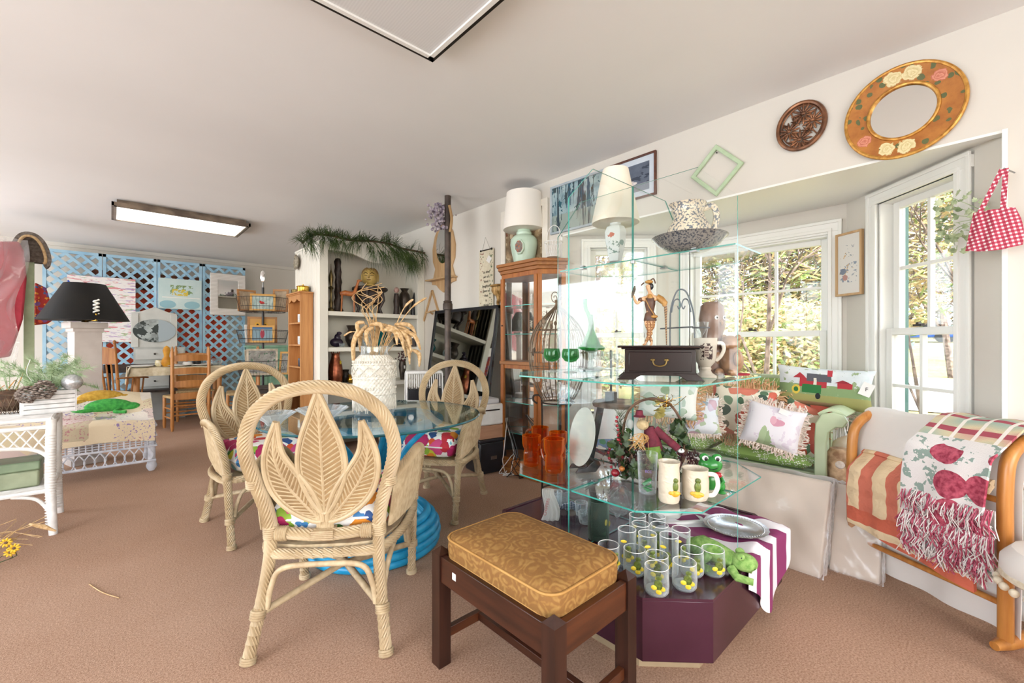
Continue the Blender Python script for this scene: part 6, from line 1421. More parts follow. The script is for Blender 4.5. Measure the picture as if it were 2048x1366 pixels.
for k, mt in enumerate((m_fp, m_fw)):
    b = MB(); rg = random.Random(30+k)
    for i in range(520):
        row = rg.choice((0,0,1,2)); x = rg.uniform(-.02,.28); z = (.42,.52,.34)[row]-.0*x; y = .25+rg.uniform(-.01,.02)
        L = rg.uniform(.05,.10); b.tube([(x,y-.01,z+.01),(x+rg.uniform(-.02,.02),y+.015,z-L*.5),(x+rg.uniform(-.03,.03),y+rg.uniform(-.02,.015),z-L)], .0018, 4)
    part('fringe', b, mt, tr, kind='stuff')
part('lower_fold', MB().grid(lambda i, j: (-.01+.24*i, .222+.01*sin(i*9), .26+.17*j), 20, 8, th=.008), m_pom, tr)
# stool corner with ball fringe at the right edge
c = W(2165, 1150, 1.40); root = thing('fringed_stool', 'white cushioned stool with ball fringe beside the quilt rack foot', 'stool', (c.x, c.y, 0), facing(c))
part('cushion', MB().lathe([(.001,.34),(.165,.34),(.18,.37),(.178,.41),(.15,.445),(.08,.458),(.001,.46)], 40, wob=lambda a, i: 1+.01*sin(14*a)), m_sheet, root)
m_ball = M_('cream_ball_fringe', '#cfc0a6', '#e0d4be', .9, sc=60, bump=.4, bsc=300)
part('gimp_band', MB().lathe([(.176,.345),(.182,.35),(.182,.365),(.176,.37)], 40), m_ball, root)
for k in range(26):
    a = 2*pi*k/26; part('ball', MB().ell((.183*cos(a), .183*sin(a), .322), (.013,.013,.014), 10, 8), m_ball, root)
for k in range(4): a = pi/4+k*pi/2; part('leg', MB().tube([(.11*cos(a),.11*sin(a),.34),(.13*cos(a),.13*sin(a),0)], [.016,.012], 10), m_rack, root)

# ================= floral picture in the bay corner, gingham bag =================
P1 = W(1726, 590, 2.66); P2 = W(1673, 592, 2.83); zt = zat(457, 2.66); zb = zat(588, 2.66)
d = P1-P2; d.z = 0; Lw = d.length; pc = (P1+P2)/2; ya = atan2(d.y, d.x)
root = thing('framed_print', 'narrow framed flower print hung in the bay corner between the windows', 'picture', (pc.x, pc.y, (zt+zb)/2), ya); hz = (zt-zb)/2; hw = Lw/2
part('frame', MB().ring([(-hw,-hz),(hw,-hz),(hw,hz),(-hw,hz)], [(-hw+.014,-hz+.014),(hw-.014,-hz+.014),(hw-.014,hz-.014),(-hw+.014,hz-.014)], -.008, .012, M=RXm(pi/2)), m_pine, root, bev=.002)
part('picture', MB().bb(-hw+.01,hw-.01,-.004,.006,-hz+.01,hz-.01), pic('flower_sketch', '#dddad4', [('nr', 38, .56, '#8f98a5', -.05, .06, -.11, .02), ('nr', 30, .60, '#c9a878', -.05, .04, -.06, .08), ('e', -.015, -.075, .018, .018, '#b58c84'), ('e', -.03, -.035, .02, .02, '#7d8796'), ('nr', 50, .6, '#7f8a94', -.01, .05, .05, .13)], dist=.02, dsc=50), root)
c = W(1986, 442, 1.79); root = thing('gingham_bag', 'red and white gingham cloth bag hung at the right edge of the bay', 'bag', (c.x, c.y, c.z), facing(c))
g = G('red_gingham'); s_ = g.sep(g.co(rot=(0,.2,0))); q = g.math('ADD', g.math('GREATER_THAN', g.math('SINE', g.math('MULTIPLY', s_[0], 420)), .2), g.math('GREATER_THAN', g.math('SINE', g.math('MULTIPLY', s_[2], 420)), .2)); m_ging = g.fin(g.ramp(g.math('DIVIDE', q, 2), [(0, '#a52a44'), (.4, '#bb5a6c'), (.8, '#efe6e4')], 'CONSTANT'), .85)
b = MB(); b.grid(lambda i, j: ((i-.5)*(.16-.045*j)+.012*sin(j*3), -.028*sin(i*pi)*(1-.5*j)-.004*sin(i*18), -.11+.155*j-.015*sin(i*pi)*(1-j)), 24, 16, th=.004)
part('front_cloth', b, m_ging, root, ang=80); b = MB(); b.grid(lambda i, j: ((i-.5)*(.155-.045*j), .022*sin(i*pi)*(1-.5*j), -.11+.155*j), 16, 10, th=.004); part('back_cloth', b, m_ging, root, ang=80)
for s in (-1, 1): part('strap', MB().bar((s*.032-.005,-.012,.04),(.03+s*.005,-.006,.205), .016, .003, up=(0,-1,0)), m_ging, root)
part('nail', MB().tube([(.03,-.01,.205),(.06,.09,.205)], .003, 6), m_pin, root)
c = W(1920, 440, 1.95); root = thing('hanging_ivy', 'pale artificial ivy spray hanging across the right bay window', 'artificial plant', (c.x, c.y, c.z), facing(c)); rg = random.Random(9)
m_ivp = M_('pale_ivy', '#7d9468', '#c3cda8', .6, sc=30)
for sx in range(6):
    P = smooth_path([(.09,0,.0),(.04-.02*sx*.5,-.01,.05-.02*sx),(-.05+.02*sx*.3,-.02,.12-.045*sx)], 4); part('stem', MB().tube(P, .0015, 4), m_ivp, root)
for i in range(90):
    a = rg.uniform(0,1); u_ = rg.uniform(-.075,.08); z_ = rg.uniform(-.15,.13)*(1-.3*abs(u_)/.08)
    lm = MB(); leafpoly(lm, (u_, rg.uniform(-.03,.02), z_), rg.uniform(.012,.021), rg); part('leaf', lm, m_ivp, root, flat=True)

# ================= bookcase contents =================
BK = 'on the cream bookcase'
m_bz = M_('dark_bronze', '#2a2420', '#4f443a', .4, .5, sc=18); m_cop = M_('hammered_copper', '#6e3826', '#a45f42', .3, .8, sc=20, bump=.3, bsc=60); m_dkw = M_('dark_carved_wood', '#1d1512', '#3a2a22', .5, sc=30, bump=.5, bsc=50, bd=.006)
def sh(u, z, dy=.17): p = onY(u, 600, 4.58+dy); return (p.x, p.y, z)
zA, zB, zC_ = 1.4755, 1.1005, .7105
def scl(u): return dep(V(sh(u, 0)))/FPX
k_ = scl(660)
lath('candlestick', 'tall antique brass spired candlestick at the left end of the top bookcase shelf', 'candlestick', sh(662, zA), [(.001,0),(.04,0),(.035,.03),(.015,.05),(.02,.10),(.012,.14),(.014,.24),(.028,.26),(.012,.28),(.022,.34),(.024,.38),(.012,.43),(.004,.46),(.002,.52)], M_('antique_brass', '#5a4a2e', '#8a7850', .35, .8, sc=12), 20)
root = thing('carved_statue', 'tall knotted dark carved statue on the top bookcase shelf', 'statue', sh(676, zA))
part('body', MB().lathe([(.03,0),(.05,.02),(.035,.06),(.04,.12),(.028,.16),(.036,.22),(.03,.28),(.038,.33),(.028,.38),(.036,.44),(.03,.50),(.036,.55),(.025,.585)], 14, wob=lambda a, i: 1+.15*cos(3*a+i)), m_dkw, root)
root = thing('deer_figurine', 'slender orange wooden deer beside the dark stand', 'figurine', sh(700, zA, .08), facing(sh(700, 0))+pi); m_or = M_('orange_wood', '#9c5528', '#c47a42', .4, sc=20)
part('body', MB().tube([(.10,0,.20),(.05,0,.21),(-.02,0,.20),(-.05,0,.22),(-.07,0,.29),(-.085,0,.34)], [.02,.03,.028,.022,.014,.013], 12), m_or, root); part('head', MB().ell((-.095,0,.35), (.025,.012,.013), 10, 8), m_or, root)
for x in (-.04, .08):
    for y in (-.015, .015): part('leg', MB().tube([(x,y,.20),(x*1.1,y,.0)], [.010,.007], 8), m_or, root)
p = sh(740, zA, .16); root = thing('plant_stand', 'round dark wood plant stand under the golden head', 'stand', p)
part('top', MB().lathe([(.001,.255),(.175,.255),(.195,.27),(.195,.29),(.18,.30),(.001,.30)], 40), m_dkw, root); part('apron', MB().lathe([(.14,.25),(.155,.20),(.15,.12),(.11,.115),(.11,.25)], 30), m_dkw, root)
for k in range(5): a = 2*pi*k/5+.3; part('leg', MB().tube([(.15*cos(a),.15*sin(a),.26),(.165*cos(a),.165*sin(a),.15),(.12*cos(a),.12*sin(a),.06),(.14*cos(a),.14*sin(a),0)], [.02,.022,.016,.02], 8), m_dkw, root)
root = thing('buddha_head', 'golden smiling Buddha head sculpture on the dark plant stand', 'sculpture', (p[0], p[1], zA+.30), facing(p)-.15); m_bud = M_('aged_gold_plaster', '#a88a45', '#c9ac66', .45, sc=12)
part('head', MB().lathe([(.001,0),(.065,0),(.06,.02),(.05,.035),(.075,.055),(.085,.085),(.088,.12),(.085,.15),(.075,.18),(.05,.205),(.03,.215),(.001,.225)], 30, sy=1.05), m_bud, root)
part('nose', MB().tube([(0,-.088,.135),(0,-.104,.105),(0,-.09,.098)], [.006,.013,.006], 10), m_bud, root); part('lips', MB().ell((0,-.086,.078), (.024,.010,.007), 12, 8), M_('lip_gold', '#7a5c2c'), root)
for s in (-1, 1):
    part('eye', MB().tube(smooth_path([(s*.014,-.090,.128),(s*.034,-.084,.124),(s*.052,-.070,.132)], 4), .003, 6), m_dark, root); part('eyebrow', MB().tube(smooth_path([(s*.010,-.091,.142),(s*.034,-.084,.158),(s*.058,-.066,.146)], 4), .003, 6), m_dark, root)
    part('ear', MB().ell((s*.090,0,.11), (.010,.018,.05), 10, 8), m_bud, root)
hc = MB()
for i in range(70): a = i*2.4; h_ = .16+.06*(i/70); r_ = .086*sqrt(max(.02, 1-((h_-.15)/.078)**2)); hc.ell((r_*cos(a), r_*sin(a)+.012, h_), .0095, 6, 5)
part('curls', hc, M_('curl_brown', '#7a5a2c', '#a58245', .5, sc=30), root, kind='stuff')
lath('vase', 'dark bronze vase with flared mouth on the top bookcase shelf', 'vase', sh(809, zA), shell([(.04,0),(.055,.08),(.07,.18),(.062,.25),(.035,.29),(.04,.31),(.058,.325)], .004), m_bz, 26)
root = thing('carved_figure', 'small dark carved figure with a pale head left of the bronze vase', 'statue', sh(793, zA, .10)); part('body', MB().tube([(0,0,0),(0,0,.08),(0,0,.16),(0,0,.25)], [.04,.03,.036,.025], 10), m_dkw, root); part('head', MB().ell((0,0,.29), (.032,.03,.035), 12, 8), M_('dusty_pink', '#a8837a', '#c4a39a', .6, sc=30), root)
single('carved_tusk', MB().tube([(0,0,0),(.0,0,.1),(.02,0,.22),(.045,0,.34),(.05,0,.38)], [.03,.026,.024,.016,.004], 10), m_black, 'slim black carved tusk leaning at the right end of the top bookcase shelf', 'statue', loc=sh(826, zA))
root = thing('grape_figurine', 'purple-black figurine on the middle bookcase shelf', 'figurine', sh(673, zB)); part('body', MB().ell((0,0,.05), (.07,.05,.05), 16, 10).ell((.01,0,.10), (.035,.03,.045), 12, 8).ell((.03,0,.15), (.028,.02,.018), 10, 8), M_('purple_black', '#1f1826', '#3a2c44', .3, sc=20), root)
lath('glass_cup', 'tiny clear cup beside the purple-black figurine', 'cup', sh(684, zB, .06), shell([(.02,0),(.03,.04)], .003), m_crys, 16)
for i, (u, r, h, mt, lb, z, dy) in enumerate([
    (706,.085,.24,m_bz,'stack of rough brown bark-like bowls on the middle bookcase shelf',zB,.2),(762,.10,.20,M_('teal_glaze','#12484c','#1f6a68',.2),'dark teal glazed bowl on the middle bookcase shelf',zB,.24),
    (800,.08,.21,m_black,'black flared urn on the middle bookcase shelf',zB,.22),(735,.05,.15,m_crys,'cut crystal vase on the middle bookcase shelf',zB,.12),
    (691,.05,.14,m_bz,'dark rounded vase behind the copper jug',zC_,.2),(702,.042,.09,m_brass,'small round brass pot right of the copper jug',zC_,.08),(717,.06,.17,m_black,'black vase partly behind the macrame jar on the third bookcase shelf',zC_,.22)]):
    lath('vase' if h > .12 else 'pot', lb, 'vase' if h > .12 else 'pot', sh(u, z, dy), shell([(r*.5,0),(r*.95,h*.3),(r,h*.5),(r*.6,h*.8),(r*.85,h)], .005), mt, 22)
p = sh(671, zC_, .10); root = thing('copper_jug', 'tall hammered copper jug with two small handles and yellow tag', 'jug', p)
part('body', MB().lathe([(.001,0),(.055,0),(.07,.03),(.075,.12),(.066,.20),(.045,.27),(.04,.31),(.045,.325),(.04,.325),(.001,.30)], 30), m_cop, root)
for s in (-1, 1): part('handle', MB().tube(smooth_path([(s*.02,0,.325),(s*.025,0,.345),(s*.04,0,.345),(s*.042,0,.32)], 4), .004, 6), m_cop, root)
part('yellow_tag', MB().box((.035,-.05,.22), (.025,.002,.05), .6), M_('tag_yellow', '#d9b92c'), root)
p = sh(805, zC_, .10); root = thing('flower_vase', 'slim bronze vase of dried red flowers on the third bookcase shelf', 'vase', p); part('body', MB().lathe([(.001,0),(.025,0),(.03,.04),(.045,.16),(.035,.22),(.045,.235),(.04,.235),(.001,.05)], 22), m_bz, root)
b = MB(); rg = random.Random(3)
for i in range(40): b.ell((rg.gauss(0,.035), rg.gauss(0,.03), .27+rg.gauss(0,.03)), .009, 5, 4)
part('blossoms', b, m_plum, root, kind='stuff'); part('paper_tag', MB().box((0,-.05,.15), (.02,.002,.035), .2), m_white, root)
root = thing('mantel_clock', 'small dark clock with silver face at the right of the middle bookcase shelf', 'clock', sh(822, zB, .12), facing(sh(822,0))); part('case', MB().prism([(-.055,0),(.055,0),(.05,.04),(.045,.15),(.02,.20),(0,.23),(-.02,.20),(-.045,.15),(-.05,.04)], -.03, .03, M=RXm(pi/2)), m_dkw, root, bev=.004); part('face', MB().lathe([(.001,0),(.033,0),(.033,.006),(.001,.006)], 24, M=TR(0,-.031,.13) @ RXm(pi/2)), m_pin, root)
# basket plate on the bookcase side
c = onX(597, 525, 1.555); root = thing('wall_plate', 'oval woven metal plate hung on the bookcase side', 'plate', (1.556, c.y, c.z), -pi/2); part('dish', MB().lathe([(.001,.004),(.05,.006),(.085,.03),(.08,.03),(.05,.0),(.001,.0)], 30, M=RXm(pi/2), sy=1.05), M_('woven_bronze', '#6b6254', '#a39a86', .5, .4, sc=40), root)
# pine garland over the bookcase
m_ndl = M_('pine_needles', '#2c3f1c', '#50692f', .6, sc=12); rg = random.Random(17)
gp = [onY(u, v_, 4.52) for u, v_ in ((604,486),(625,470),(660,471),(700,480),(740,482),(775,487),(805,497),(835,503),(858,508))]
gp[-1] = gp[-1]-V((.06,0,0)); gp = smooth_path(gp, 8); c0 = gp[len(gp)//2]
root = thing('pine_garland', 'long-needled pine garland trailing over the bookcase top', 'garland', (c0.x, c0.y, 2.19))
part('branch', MB().tube([(p.x-c0.x, p.y-c0.y, p.z-2.19) for p in gp], .012, 6), m_brn2, root)
b = MB()
for i in range(190):
    f = rg.uniform(0, .999)*(len(gp)-1); k = int(f); q_ = f/len(gp); p = gp[k].lerp(gp[k+1], f-k)-V((c0.x,c0.y,2.19))
    big = q_ > .5; dn = rg.choice((0, 0, 1, 1, 1)) if big else rg.choice((0, 0, 0, 1)); n_ = rg.randint(9, 16)
    L = rg.uniform(.12,.20)*(1.3 if big else 1); dr = V((rg.uniform(-.3,.8) if big else rg.uniform(-.8,.4), -.35, -rg.uniform(.3,1.0) if dn else rg.uniform(-.1,.35))).normalized()
    base = p+dr*(rg.uniform(.02,.16) if dn else 0)*(1 if big else .5); b.tube([p, base], .003, 4)
    for _ in range(n_):
        d2 = (dr+V((rg.gauss(0,.30), rg.gauss(0,.2), rg.gauss(0,.25)))).normalized(); q1 = base+d2*L*.55; q2 = base+d2*L+V((0,0,-L*.3))
        if q2.z > .20 or q2.x+c0.x > 2.66: continue
        w_ = .0017; b.add([base+V((w_,0,0)), base-V((w_,0,0)), q1-V((w_,0,0)), q1+V((w_,0,0)), q2], [(0,1,2,3),(3,2,4)])
part('needles', b, m_ndl, root, flat=True, kind='stuff')

# ================= macrame jar, dried grasses, crystal bowls =================
JT = .7405; p = W(749, 800, 2.52); jx, jy = p.x, p.y
root = thing('macrame_jar', 'large glass jar wrapped in white macrame on the glass table', 'jar', (jx, jy, JT), facing(p))
part('glass', MB().lathe(shell([(.105,0),(.112,.01),(.112,.30),(.08,.335),(.075,.35),(.075,.385),(.08,.39)], .004), 36), m_cup, root)
g = G('macrame_cotton'); s_ = g.sep(g.co()); u_ = g.math('ARCTAN2', s_[0], s_[1]); g.bump(g.math('ADD', g.math('SINE', g.math('ADD', g.math('MULTIPLY', u_, 34), g.math('MULTIPLY', s_[2], 240))), g.math('SINE', g.math('SUBTRACT', g.math('MULTIPLY', u_, 34), g.math('MULTIPLY', s_[2], 240)))), .45, .003); m_mac = g.fin(g.ramp(g.noise(g.co(), 40, 3), [(.3, '#c9c2b4'), (.7, '#e3ded2')]), .9)
part('macrame_cover', MB().lathe([(.116,.03),(.119,.05),(.119,.29),(.105,.315),(.082,.338)], 60), m_mac, root)
for z in (.118,.205,.285): part('cord_band', MB().tube([(.121*cos(q*pi/24), .121*sin(q*pi/24), z) for q in range(48)], .0035, 6, True), m_mac, root)
for s in (-1, 1):
    P = [(.123*cos(a), .123*sin(a), .245+.028*s*(2/pi)*math.asin(sin(6*a))) for a in [2*pi*q/120 for q in range(120)]]
    part('zigzag_cord', MB().tube(P, .0032, 5, True), m_mac, root)
b = MB(); rg = random.Random(6)
for i in range(90): a = 2*pi*i/90; b.tube([(.118*cos(a),.118*sin(a),.105),(.121*cos(a+.02),.121*sin(a+.02),.05),(.119*cos(a+rg.uniform(-.05,.05)),.119*sin(a),.015+rg.uniform(0,.03))], .0024, 4)
for i in range(150):
    a = 2*pi*(i%50)/50; z = .14+.05*(i//50)*.38*2; b.ell((.1195*cos(a), .1195*sin(a), (.225,.15,.30)[i//50]), (.006,.006,.008), 5, 4)
part('tassel_fringe', b, m_mac, root, kind='stuff')
root = thing('dried_grasses', 'spray of dried wheat-coloured foxtail grasses and curled twigs in the macrame jar', 'dried flowers', (jx, jy, JT+.30), facing(p)); t_ = 2.52; k_ = t_/FPX
m_whe = M_('foxtail_wheat', '#b48c58', '#e0c094', .9, sc=60, bump=.9, bsc=350, bd=.004); m_tw = M_('dry_twig', '#a8824f', '#d0b083', .7, sc=30)
X = lambda u: (u-749)*k_; Z = lambda v_: zat(v_, t_)-JT-.30
heads = [((735,650),(722,705)),((728,660),(708,720)),((745,640),(752,690)),((760,648),(778,680)),((770,655),(792,690)),((775,650),(805,700)),((780,652),(812,715)),((785,655),(820,705)),((790,650),(822,690)),((800,660),(838,700)),((760,660),(800,680)),((822,700),(836,735)),((788,648),(830,668)),((720,655),(712,740)),((748,655),(735,690)),((795,665),(818,730)),((740,650),(765,665)),((730,645),(718,668))]
for i, ((u0, v0), (u1, v1)) in enumerate(heads):
    y0 = rg.uniform(-.06,.06); a_, b_ = V((X(u0), y0*.5, Z(v0))), V((X(u1), y0, Z(v1))); m_ = (a_+b_)/2+V((.02 if u1 > 749 else -.02, 0, .025))
    P = smooth_path([a_, m_, b_], 5); r_ = [.002+.0105*sin(pi*min(1, (q+1.2)/(len(P)+.6)))*(1+.12*(q % 2)) for q in range(len(P))]
    h_ = part('seed_head', MB().tube(P, r_, 9), m_whe, root)
    part('stalk', MB().tube(smooth_path([(rg.uniform(-.03,.03), rg.uniform(-.03,.03), -.12),(a_.x*.5,a_.y*.5,Z(690)),a_], 4), .0018, 4), m_tw, h_)
for i in range(9):
    x = rg.uniform(-18,10); P = [(0,0,.0),(X(749+x*.6),0,Z(650)),(X(745+x)+rg.uniform(-.03,.03),rg.uniform(-.03,.03),Z(620)),(X(742+x)+rg.uniform(-.07,.07),0,Z(600)),(X(745)+rg.uniform(-.09,.09),rg.uniform(-.03,.03),Z(585)),(X(750)+rg.uniform(-.06,.06),0,Z(572+rg.uniform(-8,14)))]
    part('curled_twig', MB().tube(smooth_path(P, 6), .002, 4), m_tw, root)
for (u0, v0), (u1, v1) in (((790,650),(825,596)),((792,655),(852,592))):
    part('long_stalk', MB().tube(smooth_path([(.01,0,-.1),(X(u0)*.6,0,Z(680)),(X(u0),0,Z(v0)),(X((u0+u1)/2),0,Z((v0+v1)/2-10)),(X(u1),0,Z(v1))], 5), [.002]*10+[.003]*6+[.0075]*4+[.003], 5), m_whe, root)
part('side_stalk', MB().tube(smooth_path([(0,0,.03),(X(722),0,Z(670)),(X(705),0,Z(664)),(X(692),0,Z(672))], 5), [.0018]*10+[.005]*6, 5), m_whe, root)
p = W(645, 840, 2.22)
for i, (dx, dy, z, s, lb) in enumerate(((0,0,JT,1.0,'clear cut-crystal scalloped bowl on the glass table at left'),(-.20,.10,JT,.8,'smaller cut-crystal bowl behind the larger one on the glass table'))):
    b = MB().lathe([(.035,0),(.04,.004),(.05,.02),(.095,.055),(.125,.075),(.118,.077),(.085,.055),(.04,.022),(.001,.014)], 48, wob=lambda a, i_: 1+(.035*cos(16*a) if 2 < i_ < 7 else .01*cos(32*a)))
    single('crystal_bowl', b, m_crys, lb, 'bowl', 'crystal bowls on the glass table', loc=(p.x+dx, p.y+dy, z), ang=25).scale = (s, s, s)

# ================= pine shelf unit, brass pots, mugs =================
m_pn = wood('orange_pine', '#a8703c', '#c68e55', 2, .5)
root = thing('shelf_unit', 'narrow orange pine shelf unit against the bookcase side', 'shelf unit', (1.49, 4.95, 0)); zt = 1.66; hx, hy = .062, .20
for s in (-1, 1): part('side_panel', MB().bb(-hx, hx, s*hy-.009, s*hy+.009, 0, zt), m_pn, root, bev=.002)
part('back_panel', MB().bb(hx-.008, hx, -hy, hy, 0, zt), m_pn, root)
part('top_board', MB().bb(-hx-.02, hx, -hy-.025, hy+.025, zt, zt+.016).bb(-hx-.01, hx, -hy-.015, hy+.015, zt-.012, zt), m_pn, root, bev=.003)
SZ = (.35,.62,.90,1.13,1.36)
for z in SZ: part('shelf', MB().bb(-hx, hx-.01, -hy, hy, z-.015, z), m_pn, root)
part('scalloped_apron', MB().prism([(-hy,zt),(-hy,zt-.09)]+[(-hy+.01+(2*hy-.02)*i/20, zt-.055-.03*abs(cos(i/20*2*pi))) for i in range(21)]+[(hy,zt-.09),(hy,zt)], -hx, -hx+.008, M=MX(((0,0,1,0),(1,0,0,0),(0,1,0,0),(0,0,0,1)))), m_pn, root)
lath('brass_pot', 'polished brass lidded pot on the pine shelf unit', 'pot', (1.49, 4.86, zt+.0165), [(.001,0),(.055,0),(.06,.01),(.06,.055),(.064,.058),(.062,.065),(.03,.072),(.008,.075),(.008,.085),(.001,.088)], m_brass, 26)
lath('brass_pot', 'dull bronze shallow pot behind the polished brass pot', 'pot', (1.48, 5.04, zt+.0165), [(.001,0),(.05,0),(.055,.01),(.055,.04),(.05,.045),(.001,.045)], M_('dull_bronze', '#5a4a2a', '#84703f', .4, .8, sc=20), 26)
m_mug = M_('white_mug', '#d9d8d4', '#b8bfc4', .3, sc=60); mg = None
for i, (z, y, lb) in enumerate(((1.36,-.10,'white patterned mug on the top shelf of the pine unit'),(1.13,-.10,'white patterned mug on the second shelf of the pine unit'),(.90,-.11,'dark and white mug on the third shelf of the pine unit'))):
    if i in (0, 2):
        mg = thing('mug', lb, 'mug', (1.47, 4.95+y, z), 0, 'mugs on the pine shelf unit'); part('body', MB().lathe(shell([(.030,0),(.034,.01),(.035,.085)], .004), 22), m_mug if i == 0 else M_('dark_blue_glaze', '#20222e', '#3a3f52', .3, sc=40), mg); part('handle', MB().tube(smooth_path([(0,.033,.07),(0,.058,.065),(0,.058,.03),(0,.033,.02)], 5), .004, 7), m_mug if i == 0 else MC['dark_blue_glaze'], mg)
    else: dup(mg, (1.47, 4.95+y, z), 0, lb)

# ================= card spinner with framed prints =================
sp0 = W(526, 700, 5.15); T5 = 5.15; zs = lambda v_: zat(v_, T5)
root = thing('display_spinner', 'black wire revolving display rack holding small framed prints', 'display rack', (sp0.x, sp0.y, 0), facing(sp0))
part('pole', MB().lathe([(.013,0),(.013,zs(575))], 12), m_black, root); part('foot', MB().lathe([(.001,0),(.2,0),(.2,.02),(.05,.035),(.001,.035)], 28), m_black, root)
for zt_, zb_ in ((597,624),(661,686),(721,750)):
    for v_, r_ in ((zt_,.27),((zt_+zb_)/2+4,.25),(zb_,.235)):
        part('wire_ring', MB().tube([(r_*cos(q*pi/16), r_*sin(q*pi/16), zs(v_)) for q in range(32)], .003, 4, True), m_black, root)
    b = MB()
    for k in range(48): a = 2*pi*k/48; b.tube([(.27*cos(a),.27*sin(a),zs(zt_)),(.235*cos(a),.235*sin(a),zs(zb_))], .0014, 3)
    for k in range(12): a = 2*pi*k/12; b.tube([(.235*cos(a),.235*sin(a),zs(zb_)),(0,0,zs(zb_))], .002, 3)
    part('wire_basket', b, m_black, root, kind='stuff')
root = thing('hand_mirror', 'oval silver hand mirror standing at the top of the display spinner', 'mirror', (sp0.x, sp0.y, zs(580)), facing(sp0)); part('glass', MB().ell((0,0,.16), (.028,.008,.07), 20, 12), m_mirror, root); part('handle', MB().tube([(0,0,.09),(0,0,.0)], [.008,.012], 8), m_pin, root)
yel = wood('yellow_pine_frame', '#b8863c', '#d2a458', 0, .5); brf = wood('brown_wood_frame', '#8f6238', '#b08050', 0, .5)
fr = [(535,605,44,34,-.10,yel,pic('cardinal_print', [20, [(.4,'#8fa7a5'),(.6,'#b5c2bc')]], [('e', .0,.0,.022,.016,'#b33232'),('e',-.02,.012,.012,.012,'#b33232'),('r',-.02,.05,-.012,-.006,'#4a3a2c')], dist=.01, dsc=40),'cardinal print in yellow pine frame in the top spinner basket'),
 (497,600,34,44,-.02,brf,pic('sepia_print', [12, [(.3,'#7d6a55'),(.7,'#b8a68e')]], []),'brown framed sepia print at the left of the top spinner basket'),
 (556,601,30,46,.04,brf,MC['sepia_print'],'plain brown frame at the right of the top spinner basket'),
 (525,655,52,52,.0,brf,pic('sunflower_print', '#c79a5c', [('e',-.05,.06,.028,.028,'#d9a53c'),('e',-.05,.06,.012,.012,'#2f2418'),('e',.03,.055,.028,.028,'#d9a53c'),('e',.03,.055,.012,.012,'#2f2418')]),'sunflower print in brown frame in the middle spinner basket'),
 (538,664,42,34,-.14,yel,pic('folk_doll_print', '#7f98a3', [('r',-.1,.1,.06,.09,'#38618f'),('e',0,0,.022,.05,'#9c3a4a'),('e',0,.045,.013,.013,'#c98a8a')]),'blue folk doll print in yellow pine frame in the middle spinner basket'),
 (500,668,20,36,.02,m_white,MC['sepia_print'],'white frame at the left of the middle spinner basket'),
 (532,729,54,52,-.08,M_('driftwood_frame','#a89a86','#c9bda9',.7,sc=20),pic('village_print', [14, [(.35,'#6d6a66'),(.65,'#a7a49c')]], [('n',26,.6,'#4f6b55')]),'grey driftwood frame in the bottom spinner basket'),
 (566,722,20,46,.02,yel,MC['village_print'],'yellow pine frame at the right of the bottom spinner basket'),
 (500,728,24,50,.05,MC['driftwood_frame'],MC['village_print'],'grey frame at the left of the bottom spinner basket')]
for i, (u, v_, w_, h_, dd, fm, pm_, lb) in enumerate(fr):
    kk = T5/FPX; base = {0:624,1:624,2:624,3:686,4:686,5:686,6:750,7:750,8:750}[i]
    c = V((sp0.x, sp0.y, 0))+V((RX,RY,0))*(u-526)*kk+V((DX,DY,0))*dd; hw, hh = w_*kk/2, h_*kk/2
    root = thing('framed_print', lb, 'picture', (c.x, c.y, zs(base)+.005), facing(c)+((u-526)*-.012), 'small framed prints on the spinner'); TT = RXm(-.14)
    fw = .022
    part('frame', MB().ring([(-hw,0),(hw,0),(hw,2*hh),(-hw,2*hh)], [(-hw+fw,fw),(hw-fw,fw),(hw-fw,2*hh-fw),(-hw+fw,2*hh-fw)], -.008, .008, M=TT @ RXm(pi/2)), fm, root)
    po = part('picture', MB().bb(-hw+fw,hw-fw,-.003,.003,-hh+fw,hh-fw), pm_, root); po.matrix_local = TT @ TR(0,0,hh)
# small cupboards behind the spinner
c = W(530, 790, 4.7); root = thing('small_cabinet', 'dark carved low cabinet under the display spinner', 'cabinet', (c.x, c.y, 0), facing(c)); zt = zat(768, 4.7); part('top', MB().bb(-.20,.20,-.03,.3,zt-.02,zt), m_dkw, root, bev=.004); part('body', MB().bb(-.18,.18,0,.28,.04,zt-.02), m_dkw, root); part('carved_panel', MB().bb(-.15,.15,-.01,0,.08,zt-.06), M_('carved_tan','#5a4028','#8f6e48',.6,sc=30,bump=.8,bsc=60,bd=.008), root)
# move the low cabinet clear of the spinner foot
root.location += V((-.06,-.42,0))
c = W(562, 720, 6.9); root = thing('green_cupboard', 'small mint green cupboard against the rear wall', 'cupboard', (c.x, 8.3, 0)); zt = 1.10; m_mg = M_('mint_green_paint', '#86b79a', '#a2ceb2', .5, sc=8)
part('body', MB().bb(-.30,.30,0,.35,0,zt-.03), m_mg, root); part('top', MB().bb(-.33,.33,-.02,.37,zt-.03,zt), m_mg, root, bev=.004)
for s in (-1, 1): d_ = part('door', MB().bb(s*.15-.13,s*.15+.13,-.02,0,.1,zt-.1), m_mg, root, bev=.004); part('knob', MB().ell((s*.04,-.03,.6), .014, 8, 6), m_brass, d_)

